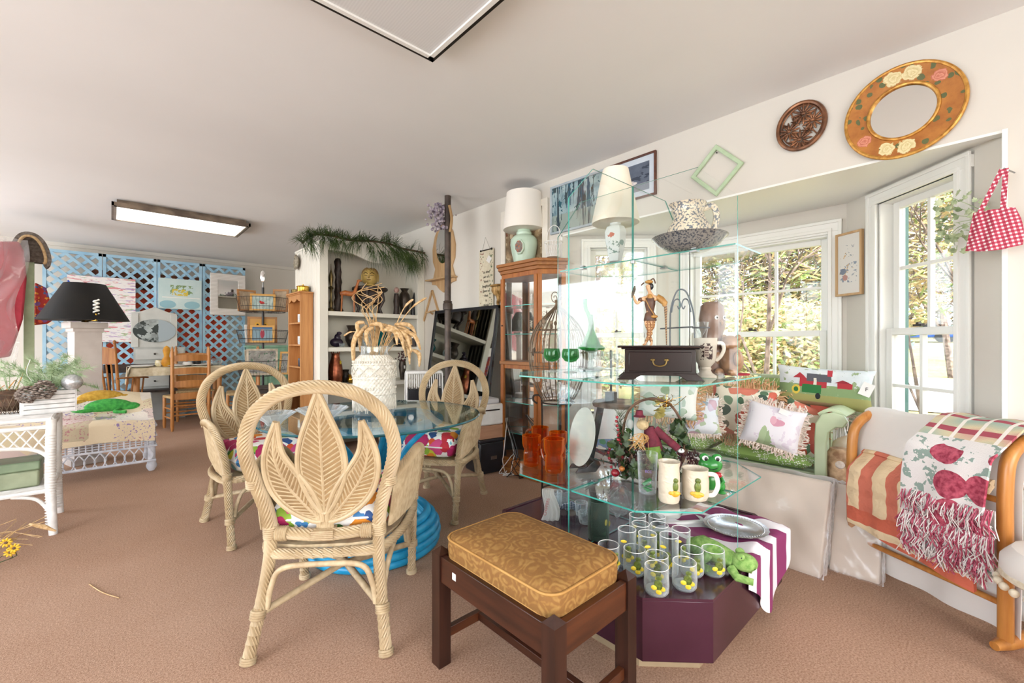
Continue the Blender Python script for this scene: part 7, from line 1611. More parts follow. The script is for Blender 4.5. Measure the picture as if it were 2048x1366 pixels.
# ================= at the rear wall =================
def flatpic(name, label, u0, v0, u1, v1, y, mat, cat='painting', edge=None, th=.03):
    a, b = onY(u0, v0, y), onY(u1, v1, y); c = (a+b)/2; hw, hh = abs(b.x-a.x)/2, abs(a.z-b.z)/2
    root = thing(name, label, cat, (c.x, y, c.z)); part('canvas', MB().bb(-hw,hw,0,th,-hh,hh), edge or m_white, root); part('picture', MB().bb(-hw,hw,-.002,.001,-hh,hh), mat, root); return root, hw, hh
abst = pic('abstract_paint', '#e6e3e0', [('ns', 4, .58, '#d48a90', (1,1,7)), ('ns', 5, .60, '#b9a3c4', (1,1,8)), ('ns', 4.4, .61, '#a9bf9c', (1.3,1,6)), ('ns', 7, .66, '#b04050', (1,1,10)), ('nr', 8, .47, '#2c4fb0', -.6, -.26, .28, .42), ('ns', 6, .66, '#8d8fc4', (.8,1,8))], dist=.02, dsc=8)
flatpic('painting', 'large white abstract painting streaked with red and blue on the lattice', 134, 549, 271, 684, 8.44, abst)
flatpic('painting', 'pale teal painting of yellow flowers hung on the lattice', 317, 555, 403, 620, 8.44, pic('yellow_flower_painting', [4, [(.3, '#b9d2d2'), (.7, '#cfdedb')]], [('nr', 18, .5, '#7f9a6b', -.12, .16, .0, .14), ('nr', 20, .5, '#d9c04a', -.10, .10, -.02, .08), ('r', -.22, .25, -.06, -.045, '#e4e7e2'), ('e', -.15, -.16, .10, .06, '#93bcc6'), ('e', .15, -.16, .10, .06, '#93bcc6')], dist=.01))
a, b = onY(420, 545, 8.45), onY(491, 632, 8.45); c = (a+b)/2; hw, hh = (b.x-a.x)/2, (a.z-b.z)/2
root = thing('wicker_mirror', 'white wicker-framed mirror hung on the rightmost lattice panel', 'mirror', (c.x, 8.45, c.z)); fw = .11
m_wkb = stripes('white_wicker_weave', [(0, '#e6e2dc'), (.6, '#c9c3bb')], 45, 2, bump=.3)
part('frame', MB().ring([(-hw,-hh),(hw,-hh),(hw,hh),(-hw,hh)], [(-hw+fw,-hh+fw),(hw-fw,-hh+fw),(hw-fw,hh-fw),(-hw+fw,hh-fw)], -.02, .02, M=RXm(pi/2)), m_wkb, root, bev=.012); part('mirror_glass', MB().bb(-hw+fw,hw-fw,-.002,.004,-hh+fw,hh-fw), m_mirror, root)
# grey panel cabinet with oval photograph
a, b = onY(262, 622, 8.34), onY(354, 694, 8.34); c = (a+b)/2; hw = (b.x-a.x)/2
root = thing('grey_cabinet', 'pale grey painted cabinet with peaked top and oval house photograph', 'cabinet', (c.x, 8.34, 0)); m_gc = M_('pale_grey_paint', '#b9bab4', '#c6c7c1', .6, sc=6); zb_, zt = b.z, a.z
part('upper_panel', MB().prism([(-hw,zb_),(hw,zb_),(hw,zt-.02),(hw*.6,zt-.0),(0,zt+.07),(-hw*.6,zt),(-hw,zt-.02)], -.03, .02, M=RXm(pi/2)), m_gc, root, bev=.004)
for s in (-1, 1): part('side_stile', MB().bb(s*(hw-.04)-.04, s*(hw-.04)+.04, -.035, -.02, zb_, zt-.03), m_gc, root, bev=.003)
part('oval_photo', MB().lathe([(.001,0),(.235,0),(.235,.01),(.001,.01)], 48, M=TR(0,-.035,(zb_+zt)/2-.02) @ RXm(pi/2), sx=1.05, sy=.72), pic('house_photo', [6, [(.35, '#5d6462'), (.6, '#a8b0ae')]], [('nr', 9, .5, '#39403e', -.24, .06, -2, 3), ('r', .05, .3, .0, 3, '#9fabb0')], dist=.02), root)
part('base_body', MB().bb(-hw+.03, hw+.1, -.02, .12, 0, zb_), M_('pale_grey_wood', '#a3a5a0', '#b3b5b0', .6), root)
for k in range(3): d_ = part('drawer', MB().bb(-hw+.05, hw+.08, -.035, -.02, zb_-.18-.2*k, zb_-.03-.2*k), m_gc, root, bev=.003); part('knob', MB().ell((0,-.045,zb_-.10-.2*k), .014, 8, 6), m_dark, d_)
# dining table with cloth
TY0 = 7.52; ZT = .815; xa, xb2 = onY(262, 735, TY0).x, onY(450, 735, TY0).x; cx, cy = (xa+xb2)/2, TY0+.25; hw, hd = (xb2-xa)/2, .25
root = thing('farm_table', 'wooden dining table under a pale printed cloth near the lattice', 'table', (cx, cy, 0)); part('table_top', MB().bb(-hw+.01,hw-.01,-hd+.01,hd-.01,ZT-.035,ZT-.006), m_pn, root)
for x in (-hw+.06, hw-.06):
    for y in (-hd+.06, hd-.06): part('leg', MB().lathe([(.03,0),(.022,.05),(.035,.3),(.028,.5),(.035,ZT-.1),(.035,ZT-.035)], 14, (x,y,0)), m_pn, root)
def tc(i, j):
    x = (i*2-1)*(hw+.10); y = (j*2-1)*(hd+.10); ex = max(0, abs(x)-hw-.004); ey = max(0, abs(y)-hd-.004); d = max(ex, ey)
    return ((hw+.006+.02*sin(y*30)*min(1, ex*20))*(1 if x > 0 else -1) if ex > 0 else x, (hd+.006+.012*sin(x*26)*min(1, ey*20))*(1 if y > 0 else -1) if ey > 0 else y, ZT-d*1.15)
single('tablecloth', MB().grid(tc, 60, 40, th=.003), M_('printed_cream_cloth', '#d6cbb2', '#c2b596', .9, sc=22), 'pale printed cloth draped over the far dining table', 'tablecloth', loc=(cx, cy, 0), ang=60)
single('corner_napkin', MB().grid(lambda i, j: (-.02-.02*sin(i*9)*j, -.16+.30*i*(1-.5*j), .01-.22*j), 14, 10, th=.004), M_('linen_napkin', '#d9c9a8', '#e4d7bb', .9, sc=10), 'beige napkin hanging over the left corner of the far table', 'napkin', loc=(cx-hw-.02, cy-hd+.12, ZT))
pl0 = None; m_chn = M_('white_china', '#e2dfd8', '#ecebe6', .2, sc=5)
pls = [(-.42,-.14,'white dinner plate at the near left corner of the far table'),(-.38,.12,'white dinner plate at the back left of the far table'),(-.10,.13,'white dinner plate at the back middle of the far table'),(.26,-.12,'white dinner plate near the right front of the far table'),(.40,.12,'white dinner plate at the back right of the far table'),(.0,-.12,'white dinner plate at the front middle of the far table')]
for x, y, lb in pls:
    if pl0 is None: pl0 = lath('dinner_plate', lb, 'plate', (cx+x, cy+y, ZT+.001), [(.001,.003),(.075,.0),(.085,.006),(.135,.018),(.135,.022),(.08,.010),(.001,.007)], m_chn, 30, 'plates on the far table')
    else: dup(pl0, (cx+x, cy+y, ZT+.001), 0, lb)
for x, y, r, h, mt, lb in ((-.22,-.02,.045,.09,M_('yellow_floral_china','#d8c98a','#ebe5d2',.3,sc=30),'yellow floral cup at the left middle of the far table'),(-.13,-.04,.05,.10,m_chn,'white cream pitcher beside the yellow floral cup'),(.10,-.02,.06,.06,m_chn,'white sugar bowl in the middle of the far table'),(.22,.04,.05,.10,m_black,'black teapot on the far table'),(.42,-.05,.10,.10,m_crys,'large crystal bowl at the right of the far table')):
    lath('teapot' if 'teapot' in lb else 'cup' if 'cup' in lb else 'bowl' if 'bowl' in lb else 'pitcher', lb, 'tableware', (cx+x, cy+y, ZT+.001), shell([(r*.6,0),(r,h*.35),(r*.95,h*.7),(r*.8,h)], .004), mt, 22)
# ladder-back chairs
m_lad = wood('golden_chair_wood', '#a86c34', '#c98b4d', 2, .4); m_rush = M_('rush_seat', '#a88a5c', '#c9ad7e', .85, sc=40, bump=.5, bsc=90)
def ladder_chair(label, loc, rz, H_=1.10):
    root = thing('ladder_back_chair', label, 'chair', loc, rz, 'ladder-back chairs at the far table')
    for s in (-1, 1):
        part('post', MB().lathe([(.013,0),(.02,.05),(.02,H_-.08),(.013,H_-.06),(.017,H_-.045),(.003,H_)], 14, (s*.20,-.18,0)), m_lad, root)
        part('leg', MB().lathe([(.013,0),(.02,.05),(.02,.42),(.014,.44)], 14, (s*.215,.19,0)), m_lad, root)
        for z in (.16,.28): part('rung', MB().tube([(s*.20,-.18,z),(s*.215,.19,z)], .010, 8), m_lad, root)
    for z in (H_-.16, H_-.33, H_-.50, H_-.66):
        part('slat', MB().grid(lambda i, j, z=z: (-.19+.38*i, -.18-.02*sin(pi*i), z-.035+.075*j*(1-.0*i)+.012*sin(pi*i)*j), 12, 3, th=.010), m_lad, root)
    for y, x in ((-.18,.20),(.19,.215)):
        for z in (.20,.32): part('rung', MB().tube([(-x,y,z),(x,y,z)], .010, 8), m_lad, root)
    part('rush_seat', MB().prism([(-.20,-.18),(.20,-.18),(.235,.21),(-.235,.21)], .41, .445), m_rush, root, bev=.012); return root
l0 = ladder_chair('ladder-back chair with rush seat turned away from the viewer at the far table front', (.765, 7.30, 0), RAD(6))
l1p = onY(316, 690, 8.36); dup(l0, (onY(352, 700, 8.05).x+.22, 8.10, 0), RAD(180), 'ladder-back chair facing forward on the far side of the cloth-covered table', 'ladder-back chairs at the far table')
l2 = W(487, 760, 6.3); dup(l0, (l2.x, l2.y, 0), RAD(80), 'ladder-back chair at the right end of the far table beside the spinner', 'ladder-back chairs at the far table')
m_gourd = M_('orange_gourd', '#c9861f', '#dfa535', .5, sc=12)
# pressed-back armchair
p = W(229, 760, 5.66); m_prs = wood('pressed_oak', '#8f5527', '#b37a3c', 2, .4)
root = thing('pressed_back_armchair', 'pressed-back oak spindle armchair at the left end of the far table', 'chair', (p.x, p.y, 0), RAD(-38)); H_ = 1.13
for s in (-1, 1):
    part('post', MB().tube([(s*.21,-.20,.43),(s*.22,-.28,H_)], [.02,.014], 10), m_prs, root); part('finial', MB().ell((s*.22,-.285,H_+.02), (.018,.018,.03), 10, 8), m_prs, root)
    part('armrest', MB().tube(smooth_path([(s*.22,-.26,.70),(s*.27,-.1,.70),(s*.28,.1,.69),(s*.26,.2,.68)], 5), .018, 8, flat=.6), m_prs, root)
    for k in range(4): part('arm_spindle', MB().tube([(s*.25,-.12+.09*k,.69),(s*.22,-.12+.09*k,.43)], .010, 8), m_prs, root)
    for y in (-.19,.19): part('leg', MB().lathe([(.014,0),(.022,.12),(.015,.2),(.024,.3),(.018,.42)], 12, (s*.2,y,0)), m_prs, root)
    part('stretcher', MB().tube([(s*.2,-.19,.17),(s*.2,.19,.17)], .011, 8), m_prs, root)
part('stretcher', MB().tube([(-.2,0,.17),(.2,0,.17)], .011, 8), m_prs, root)
part('crest', MB().grid(lambda i, j: (-.22+.44*i, -.265-.03*sin(pi*i)-.0*j, .88+.19*j+.03*sin(pi*i)*j), 14, 4, th=.016), m_prs, root)
for k in range(7): x = -.165+.055*k; part('spindle', MB().tube([(x,-.21,.44),(x*1.02,-.27,.89)], .009, 8), m_prs, root)
part('seat', MB().lathe([(.001,.42),(.22,.42),(.235,.435),(.22,.45),(.001,.445)], 30), m_prs, root)
# black windsor settle behind table left
p = onY(305, 765, 8.14); root = thing('dark_bench', 'dark brown low-backed bench behind the far table before the grey cabinet', 'bench', (p.x-.12, 8.16, 0), 0)
part('seat', MB().bb(-.40,.40,-.14,.14,.44,.47), m_dkw, root, bev=.004); part('back_rail', MB().bb(-.40,.40,.12,.14,.72,.84), m_dkw, root)
for x in (-.34,.34):
    part('back_post', MB().bb(x-.02,x+.02,.12,.14,.47,.84), m_dkw, root)
    for y in (-.1,.1): part('leg', MB().bar((x,y,.44),(x*1.1,y*1.3,0),.04,.04,up=(0,1,0)), m_dkw, root)
root = thing('gourd', 'orange gourd on the back post of the far ladder-back chair', 'gourd', (onY(340, 685, 7.30).x, 7.08, 1.10)) if 0 else None
p = onY(333, 690, 7.72); lath('gourd', 'bright orange gourd standing on the far table behind the near chair', 'gourd', (p.x, 7.70, ZT+.001), [(.001,0),(.04,0),(.06,.04),(.055,.09),(.03,.14),(.035,.18),(.045,.22),(.03,.27),(.001,.29)], m_gourd, 22)

# ================= left side =================
p = onZ(170, 948, 0); p = W(170, 700, 4.18); k4 = 4.18/FPX; zc4 = lambda v_: zat(v_, 4.18)
root = thing('column_lamp', 'tall square stone-look column lamp with a wide black shade', 'lamp', (p.x, p.y, 0), facing(p)+.25)
m_stn = M_('pale_plaster', '#b3a8a2', '#c4bbb5', .7, sc=5); w_ = .098
part('shaft', MB().bb(-w_,w_,-w_,w_,.06,zc4(662)), m_stn, root, bev=.003); part('plinth', MB().bb(-w_-.03,w_+.03,-w_-.03,w_+.03,0,.06), m_stn, root, bev=.004)
part('capital', MB().bb(-w_-.012,w_+.012,-w_-.012,w_+.012,zc4(664),zc4(657)).bb(-w_-.035,w_+.035,-w_-.035,w_+.035,zc4(657),zc4(645)), m_stn, root, bev=.003)
part('socket', MB().lathe([(.001,0),(.03,0),(.018,.02),(.014,.05),(.001,.06)], 16, (0,0,zc4(645))), m_brass, root)
part('cluster_arm', MB().tube([(0,.05,zc4(642)),(0,-.30,zc4(642)),(0,-.30,zc4(636)+.03)], .008, 8), m_brass, root)
b = MB(); 
b.tube([(.018*cos(q*.5), .018*sin(q*.5)-.30, zc4(636)+.03+q*.0026) for q in range(52)], .007, 7); part('spiral_bulb', b, M_('bulb_white', '#f0eee6', rough=.4), root)
sh_ = MB(); r0, r1 = 68*k4, 31*k4; za, zb = zc4(641), zc4(568)
hid = 10
sh_.lathe([(r0,za),(r1,zb),(r1-.004,zb),(r0-.005,za+.002)], 48); part('lamp_shade', sh_, [M_('black_shade', '#121111', '#1a1815', .6, sc=6, spec=.25)], root, ang=60)
part('shade_lining', MB().lathe([(r0-.006,za+.003),(r1-.006,zb-.002)], 48), M_('gold_lining', '#b59a6a', '#c4aa7c', .6), root)
# coat stand with garments
p = W(58, 700, 4.75); k5 = 4.75/FPX; z5 = lambda v_: zat(v_, 4.75)
root = thing('coat_stand', 'pale green square post coat stand at the left edge', 'coat stand', (p.x, p.y, 0), facing(p))
m_gp = M_('pale_green_post', '#97a884', '#abbb98', .6, sc=8); part('post', MB().bb(-.04,.04,-.04,.04,0,z5(491)), m_gp, root, bev=.004); part('spike', MB().lathe([(.018,z5(491)),(.018,z5(468)),(.001,z5(466))], 10), m_dark, root)
for a in (0, pi/2): part('foot', MB().box((0,0,.03), (.6,.06,.06), a), m_gp, root, bev=.004)
part('cross_arm', MB().bb(-.40,.12,-.015,.015,z5(500),z5(494)), m_gp, root)
X = lambda u: (u-58)*k5
def garment(name, label, cat, outline, y, mat, th=.05, rad=.04):
    r = thing(name, label, cat, (p.x, p.y, 0), facing(p)); P = [(X(u), z5(v_)) for u, v_ in outline]
    part('cloth', MB().prism(P, -th/2-y, th/2-y, M=RXm(pi/2)), mat, r, bev=rad*.4); return r
m_rc = M_('red_garment', '#8e2432', '#b03a48', .9, sc=4, bump=.5, bsc=6, bd=.03)
r = garment('red_coat', 'long red coat under clear plastic on the coat stand', 'coat', [(20,494),(45,490),(52,510),(55,560),(50,640),(34,712),(-60,730),(-60,520)], -.12, m_rc, .12)
def wrapf(i, j):
    u = -70+128*i*(1-.15*j)+6*sin(j*9); v_ = 488+238*j; return (X(u)+.01*sin(i*30), -.25-.05*sin(i*pi)-.018*sin(i*19+j*8)-.012*sin(j*23+i*11), z5(v_))
part('plastic_cover', MB().grid(wrapf, 60, 50), thin('garment_film', (.97,.97,.97,1), (.92,.9,.9,1), .5, diff=.24, rough=.15, bump=1.0, bsc=8), r, ang=80)
r = thing('fur_collar', 'grey fur stole with tan trim draped over the coat stand top', 'stole', (p.x, p.y, 0), facing(p))
def stole(i, j): a = pi*(i*1.25-.12); return (X(58)+.115*cos(a)*(1+.1*sin(i*7)), -.09+.18*j, z5(500)+.14*sin(a)-.12*abs(cos(a))**3)
part('lining', MB().prism([(X(58)+.10*cos(a)*1.0, z5(500)+.13*sin(a)) for a in [pi*k/14 for k in range(15)]]+[(X(36), z5(530)), (X(80), z5(530))][::-1] if 0 else [(X(40), z5(525)),(X(44), z5(490)),(X(52), z5(472)),(X(64), z5(472)),(X(76), z5(488)),(X(80), z5(525))], -.05, .07, M=RXm(pi/2)), M_('dark_fur','#4a4038','#6e6258',.95,sc=30,bump=1,bsc=200,bd=.01), r)
part('fur', MB().grid(stole, 30, 8, th=.045), M_('grey_fur', '#5d544c', '#8a8077', .95, sc=30, bump=1, bsc=200, bd=.01), r)
part('trim', MB().tube([stole(i/20, 0) for i in range(21)], .014, 8), M_('tan_sherpa', '#a8895f', '#c9ac83', .95, sc=40, bump=.8, bsc=200), r)
r = garment('quilted_bag', 'red floral quilted bag hanging behind the coat stand', 'bag', [(66,562),(82,572),(88,600),(90,640),(84,646),(64,650)], .12, floral('red_floral_bag', '#a82a22', ['#d8552c', '#c43a26', '#7a4a86'], ['#d98a2c', '#4a5a8a'], sc=16, thr=.4, lsc=24, lthr=.4, dist=.05), .06)

# white wicker side table
m_wk = M_('white_wicker', '#d5d1cc', '#e8e5e0', .6, sc=20, bump=.3, bsc=120)
x0, x1, y0, y1, ZW = -1.05, -.262, 3.80, 4.22, .70
cx, cy = (x0+x1)/2, (y0+y1)/2; hx, hy = (x1-x0)/2, (y1-y0)/2
root = thing('wicker_table', 'white wicker side table with lower shelf at the left edge', 'table', (cx, cy, 0))
part('top_panel', MB().bb(-hx,hx,-hy,hy,ZW-.018,ZW-.006), m_wk, root)
for k in range(34): y = -hy+2*hy*(k+.5)/34; part('top_strand', MB().tube([(-hx,y,ZW-.004),(hx,y,ZW-.004)], .0065, 6), m_wk, root)
for a in (-1, 1):
    for z in (ZW-.01, ZW-.055): part('edge_rail', MB().tube([(-hx,a*hy,z),(hx,a*hy,z)], .013, 8), m_wk, root); part('edge_rail', MB().tube([(a*hx,-hy,z),(a*hx,hy,z)], .013, 8), m_wk, root)
    for b_ in (-1, 1):
        lg = part('leg', MB().tube([(a*hx,b_*hy,ZW-.01),(a*(hx-.005),b_*hy,.3),(a*(hx+.01),b_*(hy+.02),0)], [.024,.024,.020], 12), m_wk, root)
        wb = MB()
        for k in range(34): wb.lathe([(.0225,-.004),(.027,0),(.0225,.004)], 12, (a*(hx-.002),b_*(hy+.003),.05+k*.0165))
        part('wrapping', wb, m_wk, lg, kind='stuff')
        part('bracket', MB().tube(smooth_path([(a*hx,b_*hy,.12),(a*(hx-.06),b_*hy,.22),(a*(hx-.16),b_*hy,.255)], 5), .010, 8), m_wk, root)
lz = .275; part('lower_shelf', MB().bb(-hx,hx,-hy,hy,lz-.018,lz-.004), m_wk, root)
for k in range(30): y = -hy+2*hy*(k+.5)/30; part('shelf_strand', MB().tube([(-hx,y,lz-.002),(hx,y,lz-.002)], .0065, 6), m_wk, root)
part('shelf_edge', MB().tube([(-hx,-hy,lz-.01),(hx,-hy,lz-.01),(hx,hy,lz-.01)], .016, 8), m_wk, root)
for k in range(17):   # criss-cross apron
    x = -hx+2*hx*k/16; dr = .075
    for s in (-1, 1):
        xe = x+s*dr
        if -hx <= xe <= hx: part('apron_cane', MB().tube([(x,-hy,ZW-.06),(xe,-hy,ZW-.06-.10-.03*(abs(xe)/hx)**2)], .0045, 5), m_wk, root)
part('apron_arch', MB().tube(smooth_path([(-hx,-hy,ZW-.25),(-hx+.1,-hy,ZW-.175),(0,-hy,ZW-.155),(hx-.1,-hy,ZW-.175),(hx,-hy,ZW-.25)], 6), .011, 8), m_wk, root)
# green box on the lower shelf
root = thing('storage_tin', 'sage green lidded box on the lower shelf of the wicker table', 'box', (cx+.21, cy-.02, lz+.005)); m_sg = M_('sage_box', '#7a8266', '#92997c', .5, sc=8)
part('body', MB().bb(-.13,.13,-.11,.11,0,.10), m_sg, root, bev=.012); part('lid', MB().bb(-.135,.135,-.115,.115,.10,.155), M_('sage_lid', '#66775c', '#7d8d70', .4, sc=8), root, bev=.01)
# planter with winter greens
p = W(86, 845, 2.72); k7 = 2.72/FPX; root = thing('winter_planter', 'white slatted planter of frosted greens, pine cones and a silver ball', 'planter', (p.x+.02, p.y+.06, ZW+.003), facing(p)+.1)
m_frw = M_('whitewashed_wood', '#cfcdcb', '#e5e3e1', .6, sc=20)
for k in range(5): part('plank', MB().bb(-.115,.115,-.06,-.048,.005+k*.028,.030+k*.028), m_frw, root, bev=.002); part('plank', MB().bb(-.115,.115,.048,.06,.005+k*.028,.030+k*.028), m_frw, root)
for s in (-1, 1): part('end_board', MB().bb(s*.115-.005,s*.115+.005,-.058,.058,0,.145), m_frw, root)
part('bottom_board', MB().bb(-.112,.112,-.055,.055,0,.012), m_frw, root)
part('silver_ball', MB().ell((.10,-.05,.19), .052, 22, 16), M_('silver_glitter', '#b5b8ba', '#dcdee0', .25, .6, sc=90), root)
m_cone = M_('frosted_cone', '#4d3a30', '#b5a79c', .8, sc=70)
for cx_, cy_, cz_, s_ in ((-.03,-.09,.15,1),(-.10,-.07,.13,.9)):
    b = MB()
    for i in range(60):
        a = i*2.4; h_ = (i/60); r_ = .045*sin(pi*(.12+.8*h_))*s_; b.ell((cx_+r_*cos(a), cy_+r_*sin(a)*.8, cz_-.05+.11*h_*s_), (.016*s_,.014*s_,.006), 6, 4, rot=RZ(a))
    part('pine_cone', b, m_cone, root, kind='stuff')
m_fgr = M_('frosted_green', '#7f9a6b', '#b7c9a5', .7, sc=25); rg = random.Random(12)
for k in range(26):
    a = rg.uniform(-2.8,.4); L = rg.uniform(.12,.30); e = V((cos(a)*L*.9 if k % 3 else L*.8*cos(a*1.4), rg.uniform(-.10,.08), abs(sin(a))*L*.8+rg.uniform(-.06,.05)))
    P = smooth_path([(0,0,.12),V((0,0,.12))+e*.5+V((0,0,.05)),V((0,0,.12))+e], 5); b = MB(); b.tube(P, .0022, 4)
    for q in P[3:]:
        for _ in range(20): b.add([q, q+V((.0025,0,.0025)), q+V((rg.uniform(-.05,.05), rg.uniform(-.03,.03), rg.uniform(-.03,.055)))], [(0,1,2)])
    part('frosted_sprig', b, m_fgr, root, flat=True)
for k in range(5): part('white_twig', MB().tube(smooth_path([(0,0,.12),(rg.uniform(-.1,.1),0,.24),(rg.uniform(-.2,.25),rg.uniform(-.05,.05),.27+rg.uniform(0,.08))], 5), .002, 4), m_white, root)
# dark wire basket with autumn leaves beside it
p = W(18, 840, 2.75); root = thing('wire_planter', 'rusty wire basket with orange leaf ribbon and greens at the left edge', 'basket', (p.x, p.y+.02, ZW+.003), facing(p))
b = MB()
for k in range(24): a = 2*pi*k/24; b.tube([(.07*cos(a),.07*sin(a),0),(.12*cos(a+.4),.12*sin(a+.4),.12)], .0022, 4); b.tube([(.07*cos(a),.07*sin(a),0),(.12*cos(a-.4),.12*sin(a-.4),.12)], .0022, 4)
part('wire_mesh', b, m_rust, root, kind='stuff'); part('rim', MB().tube([(.12*cos(q*pi/14),.12*sin(q*pi/14),.12) for q in range(28)], .004, 5, True), m_rust, root)
part('moss', MB().ell((0,0,.08), (.10,.10,.07), 14, 10), m_brn2, root)
m_orl = M_('orange_leaf_ribbon', '#b86f28', '#dba34f', .7, sc=30)
for k in range(9): part('ribbon_loop', MB().grid(lambda i, j, k=k: (-.16+.045*k+.05*sin(i*3), -.02+.05*j, .13+.16*sin(i*pi)*(.6+.4*sin(k*2))), 10, 2, th=.002), m_orl, root)
for k in range(16):
    a = rg.uniform(0, pi); e = V((cos(a)*.2, rg.uniform(-.1,.05), .05+abs(sin(a))*.12)); q0 = V((0,0,.1)); b = MB(); P = smooth_path([q0, q0+e*.6+V((0,0,.03)), q0+e], 4); b.tube(P, .002, 4)
    for q in P[2:]:
        for _ in range(8): b.add([q, q+V((.002,0,.002)), q+V((rg.uniform(-.03,.03), rg.uniform(-.03,.03), rg.uniform(-.03,.03)))], [(0,1,2)])
    part('green_sprig', b, m_fgr, root, flat=True)
# wicker chaise with quilt
m_bwk = M_('pale_blue_wicker', '#b5b8c2', '#d3d4da', .6, sc=18, bump=.3, bsc=100)
cx0, cx1, cy0, cy1, ZQ = -1.5, .30, 5.03, 5.62, .43
cx, cy = (cx0+cx1)/2, (cy0+cy1)/2; hx, hy = (cx1-cx0)/2, (cy1-cy0)/2
root = thing('wicker_chaise', 'pale blue-white wicker chaise under the patchwork quilt', 'chaise', (cx, cy, 0))
part('seat_deck', MB().bb(-hx,hx,-hy,hy,ZQ-.03,ZQ), m_bwk, root)
for a in (-1, 1):
    for b_ in (-1, 1): lg = part('leg', MB().tube([(a*(hx-.03),b_*(hy-.03),ZQ),(a*(hx-.03),b_*(hy-.03),.10)], .028, 12), m_bwk, root); part('ball_foot', MB().lathe([(.001,.0),(.02,.005),(.035,.03),(.04,.05),(.032,.075),(.028,.10),(.001,.105)], 16, (a*(hx-.03),b_*(hy-.03),0)), m_bwk, lg)
for z in (ZQ-.02, ZQ-.11, ZQ-.20): part('front_rail', MB().tube([(-hx,-hy,z),(hx,-hy,z)], .010, 7), m_bwk, root); part('end_rail', MB().tube([(hx,-hy,z),(hx,hy,z)], .010, 7), m_bwk, root)
for k in range(46):
    x = -hx+.02+2*(hx-.02)*k/45
    part('front_cane', MB().tube([(x,-hy,ZQ),(x,-hy,ZQ-.20)], .006, 5), m_bwk, root)
for k in range(56):
    x = -hx+.02+(2*hx-.09)*k/55; s = 1 if k % 2 else -1
    part('skirt_cane', MB().tube(smooth_path([(x,-hy,ZQ-.19),(x+s*.05,-hy-.004*s,ZQ-.27),(x+s*.03,-hy,ZQ-.33)], 4), .005, 5), m_bwk, root)
for k in range(8): z = ZQ-.035-.02*k; part('weave_row', MB().tube([(x_, -hy-.006*(1 if i % 2 else -1), z) for i, x_ in enumerate([-hx+2*hx*q/46 for q in range(47)])], .0045, 5), m_bwk, root)
part('skirt_rail', MB().tube([(-hx,-hy,ZQ-.33),(hx,-hy,ZQ-.33)], .012, 7), m_bwk, root)
part('backrest', MB().grid(lambda i, j: (-hx+2*hx*i, hy-.01+.03*j, ZQ+.22*j), 40, 8, th=.025), m_bwk, root)
g = G('patchwork'); v = g.co(); br = g.n('TexVoronoi', distance='CHEBYCHEV'); br.inputs['Scale'].default_value = 5.5; br.inputs['Randomness'].default_value = .5; g.l(v, br.inputs['Vector'])
cc = g.ramp(g.sep(br.outputs['Color'])[0], [(0, '#d3c2a4'), (.2, '#d9d1c4'), (.4, '#c7b3ac'), (.52, '#cdbf9e'), (.66, '#b3a58b'), (.72, '#d8cfc4'), (.86, '#8f947e'), (.9, '#c9bfae')], 'CONSTANT'); fl = g.math('MULTIPLY', g.math('GREATER_THAN', g.noise(v, 55, 2), .60), g.math('GREATER_THAN', g.sep(br.outputs['Color'])[1], .4))
cc = g.mix(fl, cc, g.ramp(g.sep(br.outputs['Color'])[2], [(0, '#8d7aa8'), (.5, '#a8777a'), (.8, '#6b7a6a')], 'CONSTANT')); g.bump(g.noise(v, 24, 3), .5, .008); m_pw = g.fin(cc, .9)
def qf(i, j):
    x = -1.35+1.72*i; y0_ = -hy-.03; s = j*.98; wv = .012*sin(i*23)+.010*sin(i*41+1)
    if s < .26: return (x, y0_-.010+wv*.6, ZQ+.035-(.26-s)*(.75+.15*sin(i*6)))
    t = s-.26; return (x, y0_+t*.86, ZQ+.045+.02*sin(i*17+t*9)+.20*max(0, min(1, (t-.25)*2.2)))
root = thing('patchwork_quilt', 'pale patchwork quilt spread over the wicker chaise', 'quilt', (cx+.52, cy, 0)); part('cloth', MB().grid(qf, 90, 40, th=.012), m_pw, root, ang=70)
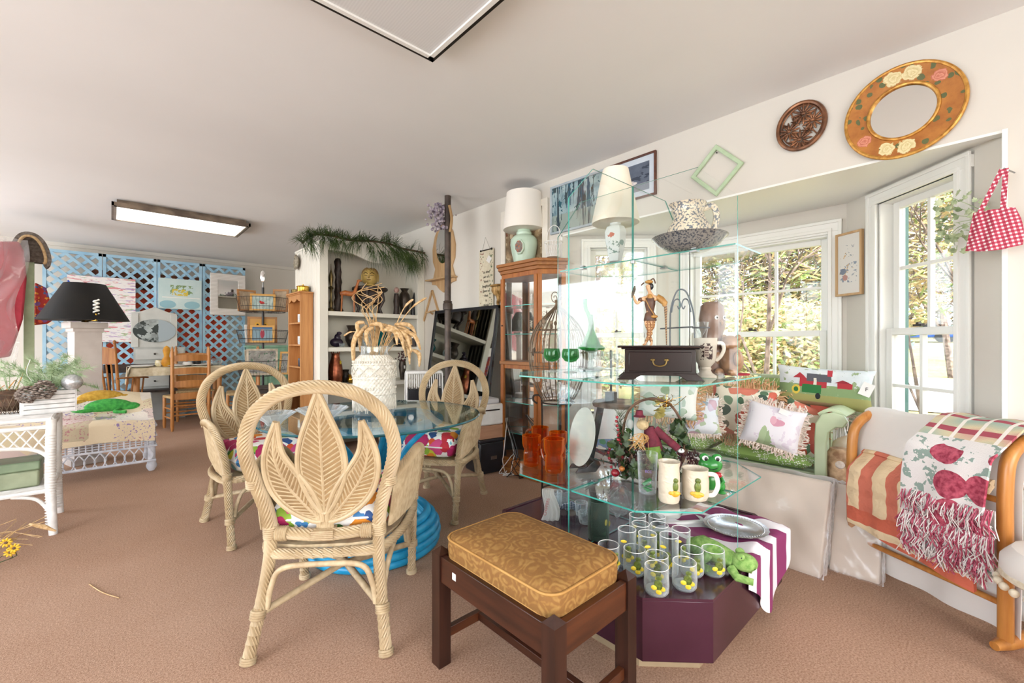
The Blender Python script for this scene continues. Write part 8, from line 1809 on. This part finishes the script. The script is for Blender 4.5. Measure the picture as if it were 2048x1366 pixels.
# plush frogs
def beanfrog(label, c, rz, mat, group='mohair frogs on the quilt'):
    root = thing('mohair_frog', label, 'stuffed toy', c, rz, group)
    part('body', MB().tube(smooth_path([(.20,0,.035),(.12,0,.06),(.02,0,.065),(-.06,0,.05),(-.10,0,.03)], 4), [.03+.035*sin(pi*(q+2)/20) for q in range(17)], 14), mat, root)
    part('head', MB().ell((.20,0,.045), (.065,.055,.040), 14, 10), mat, root)
    for s in (-1, 1): part('hind_leg', MB().tube(smooth_path([(-.06,s*.04,.04),(-.14,s*.08,.03),(-.25,s*.06,.02)], 5), .020, 10), mat, root); part('front_leg', MB().tube(smooth_path([(.12,s*.05,.04),(.10,s*.11,.02),(.18,s*.14,.016)], 5), .015, 10), mat, root)
    return root
p = W(205, 808, 3.95); beanfrog('bright green mohair frog sprawled on the pale quilt', (p.x, p.y-.02, zat(826, 3.95)), -.75+.6, M_('bright_green_mohair', '#2f8a3a', '#4cae4a', .95, sc=40, bump=1, bsc=300, bd=.006))
p = W(190, 800, 3.98); beanfrog('golden yellow mohair frog lying behind the green one', (p.x, p.y+.06, zat(806, 4.12)), -.1, M_('golden_mohair', '#b5882a', '#d1a640', .95, sc=40, bump=1, bsc=300, bd=.006))
# dried stems and yellow daisies at the lower left
root = thing('grass_bundle', 'bundle of dried grass stems with a foxtail head at the lower left', 'dried flowers', (-.78, 3.25, 0)); rg = random.Random(44)
for k in range(16):
    a = onZ(-40, 1120+rg.uniform(-50,30), .05); b_ = W(rg.uniform(30,95), rg.uniform(1030,1100), rg.uniform(2.3,2.6)); o = V((-.78,3.25,0))
    part('stem', MB().tube([a-o, (a+b_)/2-o+V((0,0,.03)), b_-o], .002, 4), m_tw, root)
a = W(58, 1048, 2.35)-V((-.78,3.25,0)); b_ = W(112, 1062, 2.4)-V((-.78,3.25,0)); part('seed_head', MB().tube([a, (a+b_)/2+V((0,0,.006)), b_], [.006,.013,.004], 10), m_whe, root)
for i, (u, v_) in enumerate(((12,1085),(28,1096),(20,1104))):
    p = W(u, v_, 2.2); root = thing('daisy', ['yellow daisy highest of the three at the lower left corner', 'yellow daisy farthest right of the three at the lower left corner', 'yellow daisy lowest of the three at the lower left corner'][i], 'flower', p, facing(p), 'yellow daisies')
    for k in range(9): a = 2*pi*k/9; part('petal', MB().ell((.015*cos(a),-.004,.015*sin(a)), (.009,.003,.005), 8, 5, rot=RYm(-a)), M_('daisy_yellow', '#d9a81e', '#e8bf3a', .6, sc=30), root)
    part('centre', MB().ell((0,-.006,0), (.006,.005,.006), 10, 8), m_brn2, root); part('stem', MB().tube([(0,0,0),(.01,.04,-p.z*.5),(-.1,.12,-p.z+.002)], .002, 4), m_ivy, root)
single('straw_wisp', MB().tube(smooth_path([onZ(178, 1168, .004), onZ(205, 1185, .004), onZ(238, 1196, .004)], 6), .0025, 4), m_tw, 'single loose straw lying on the carpet left of the front chair', 'straw')
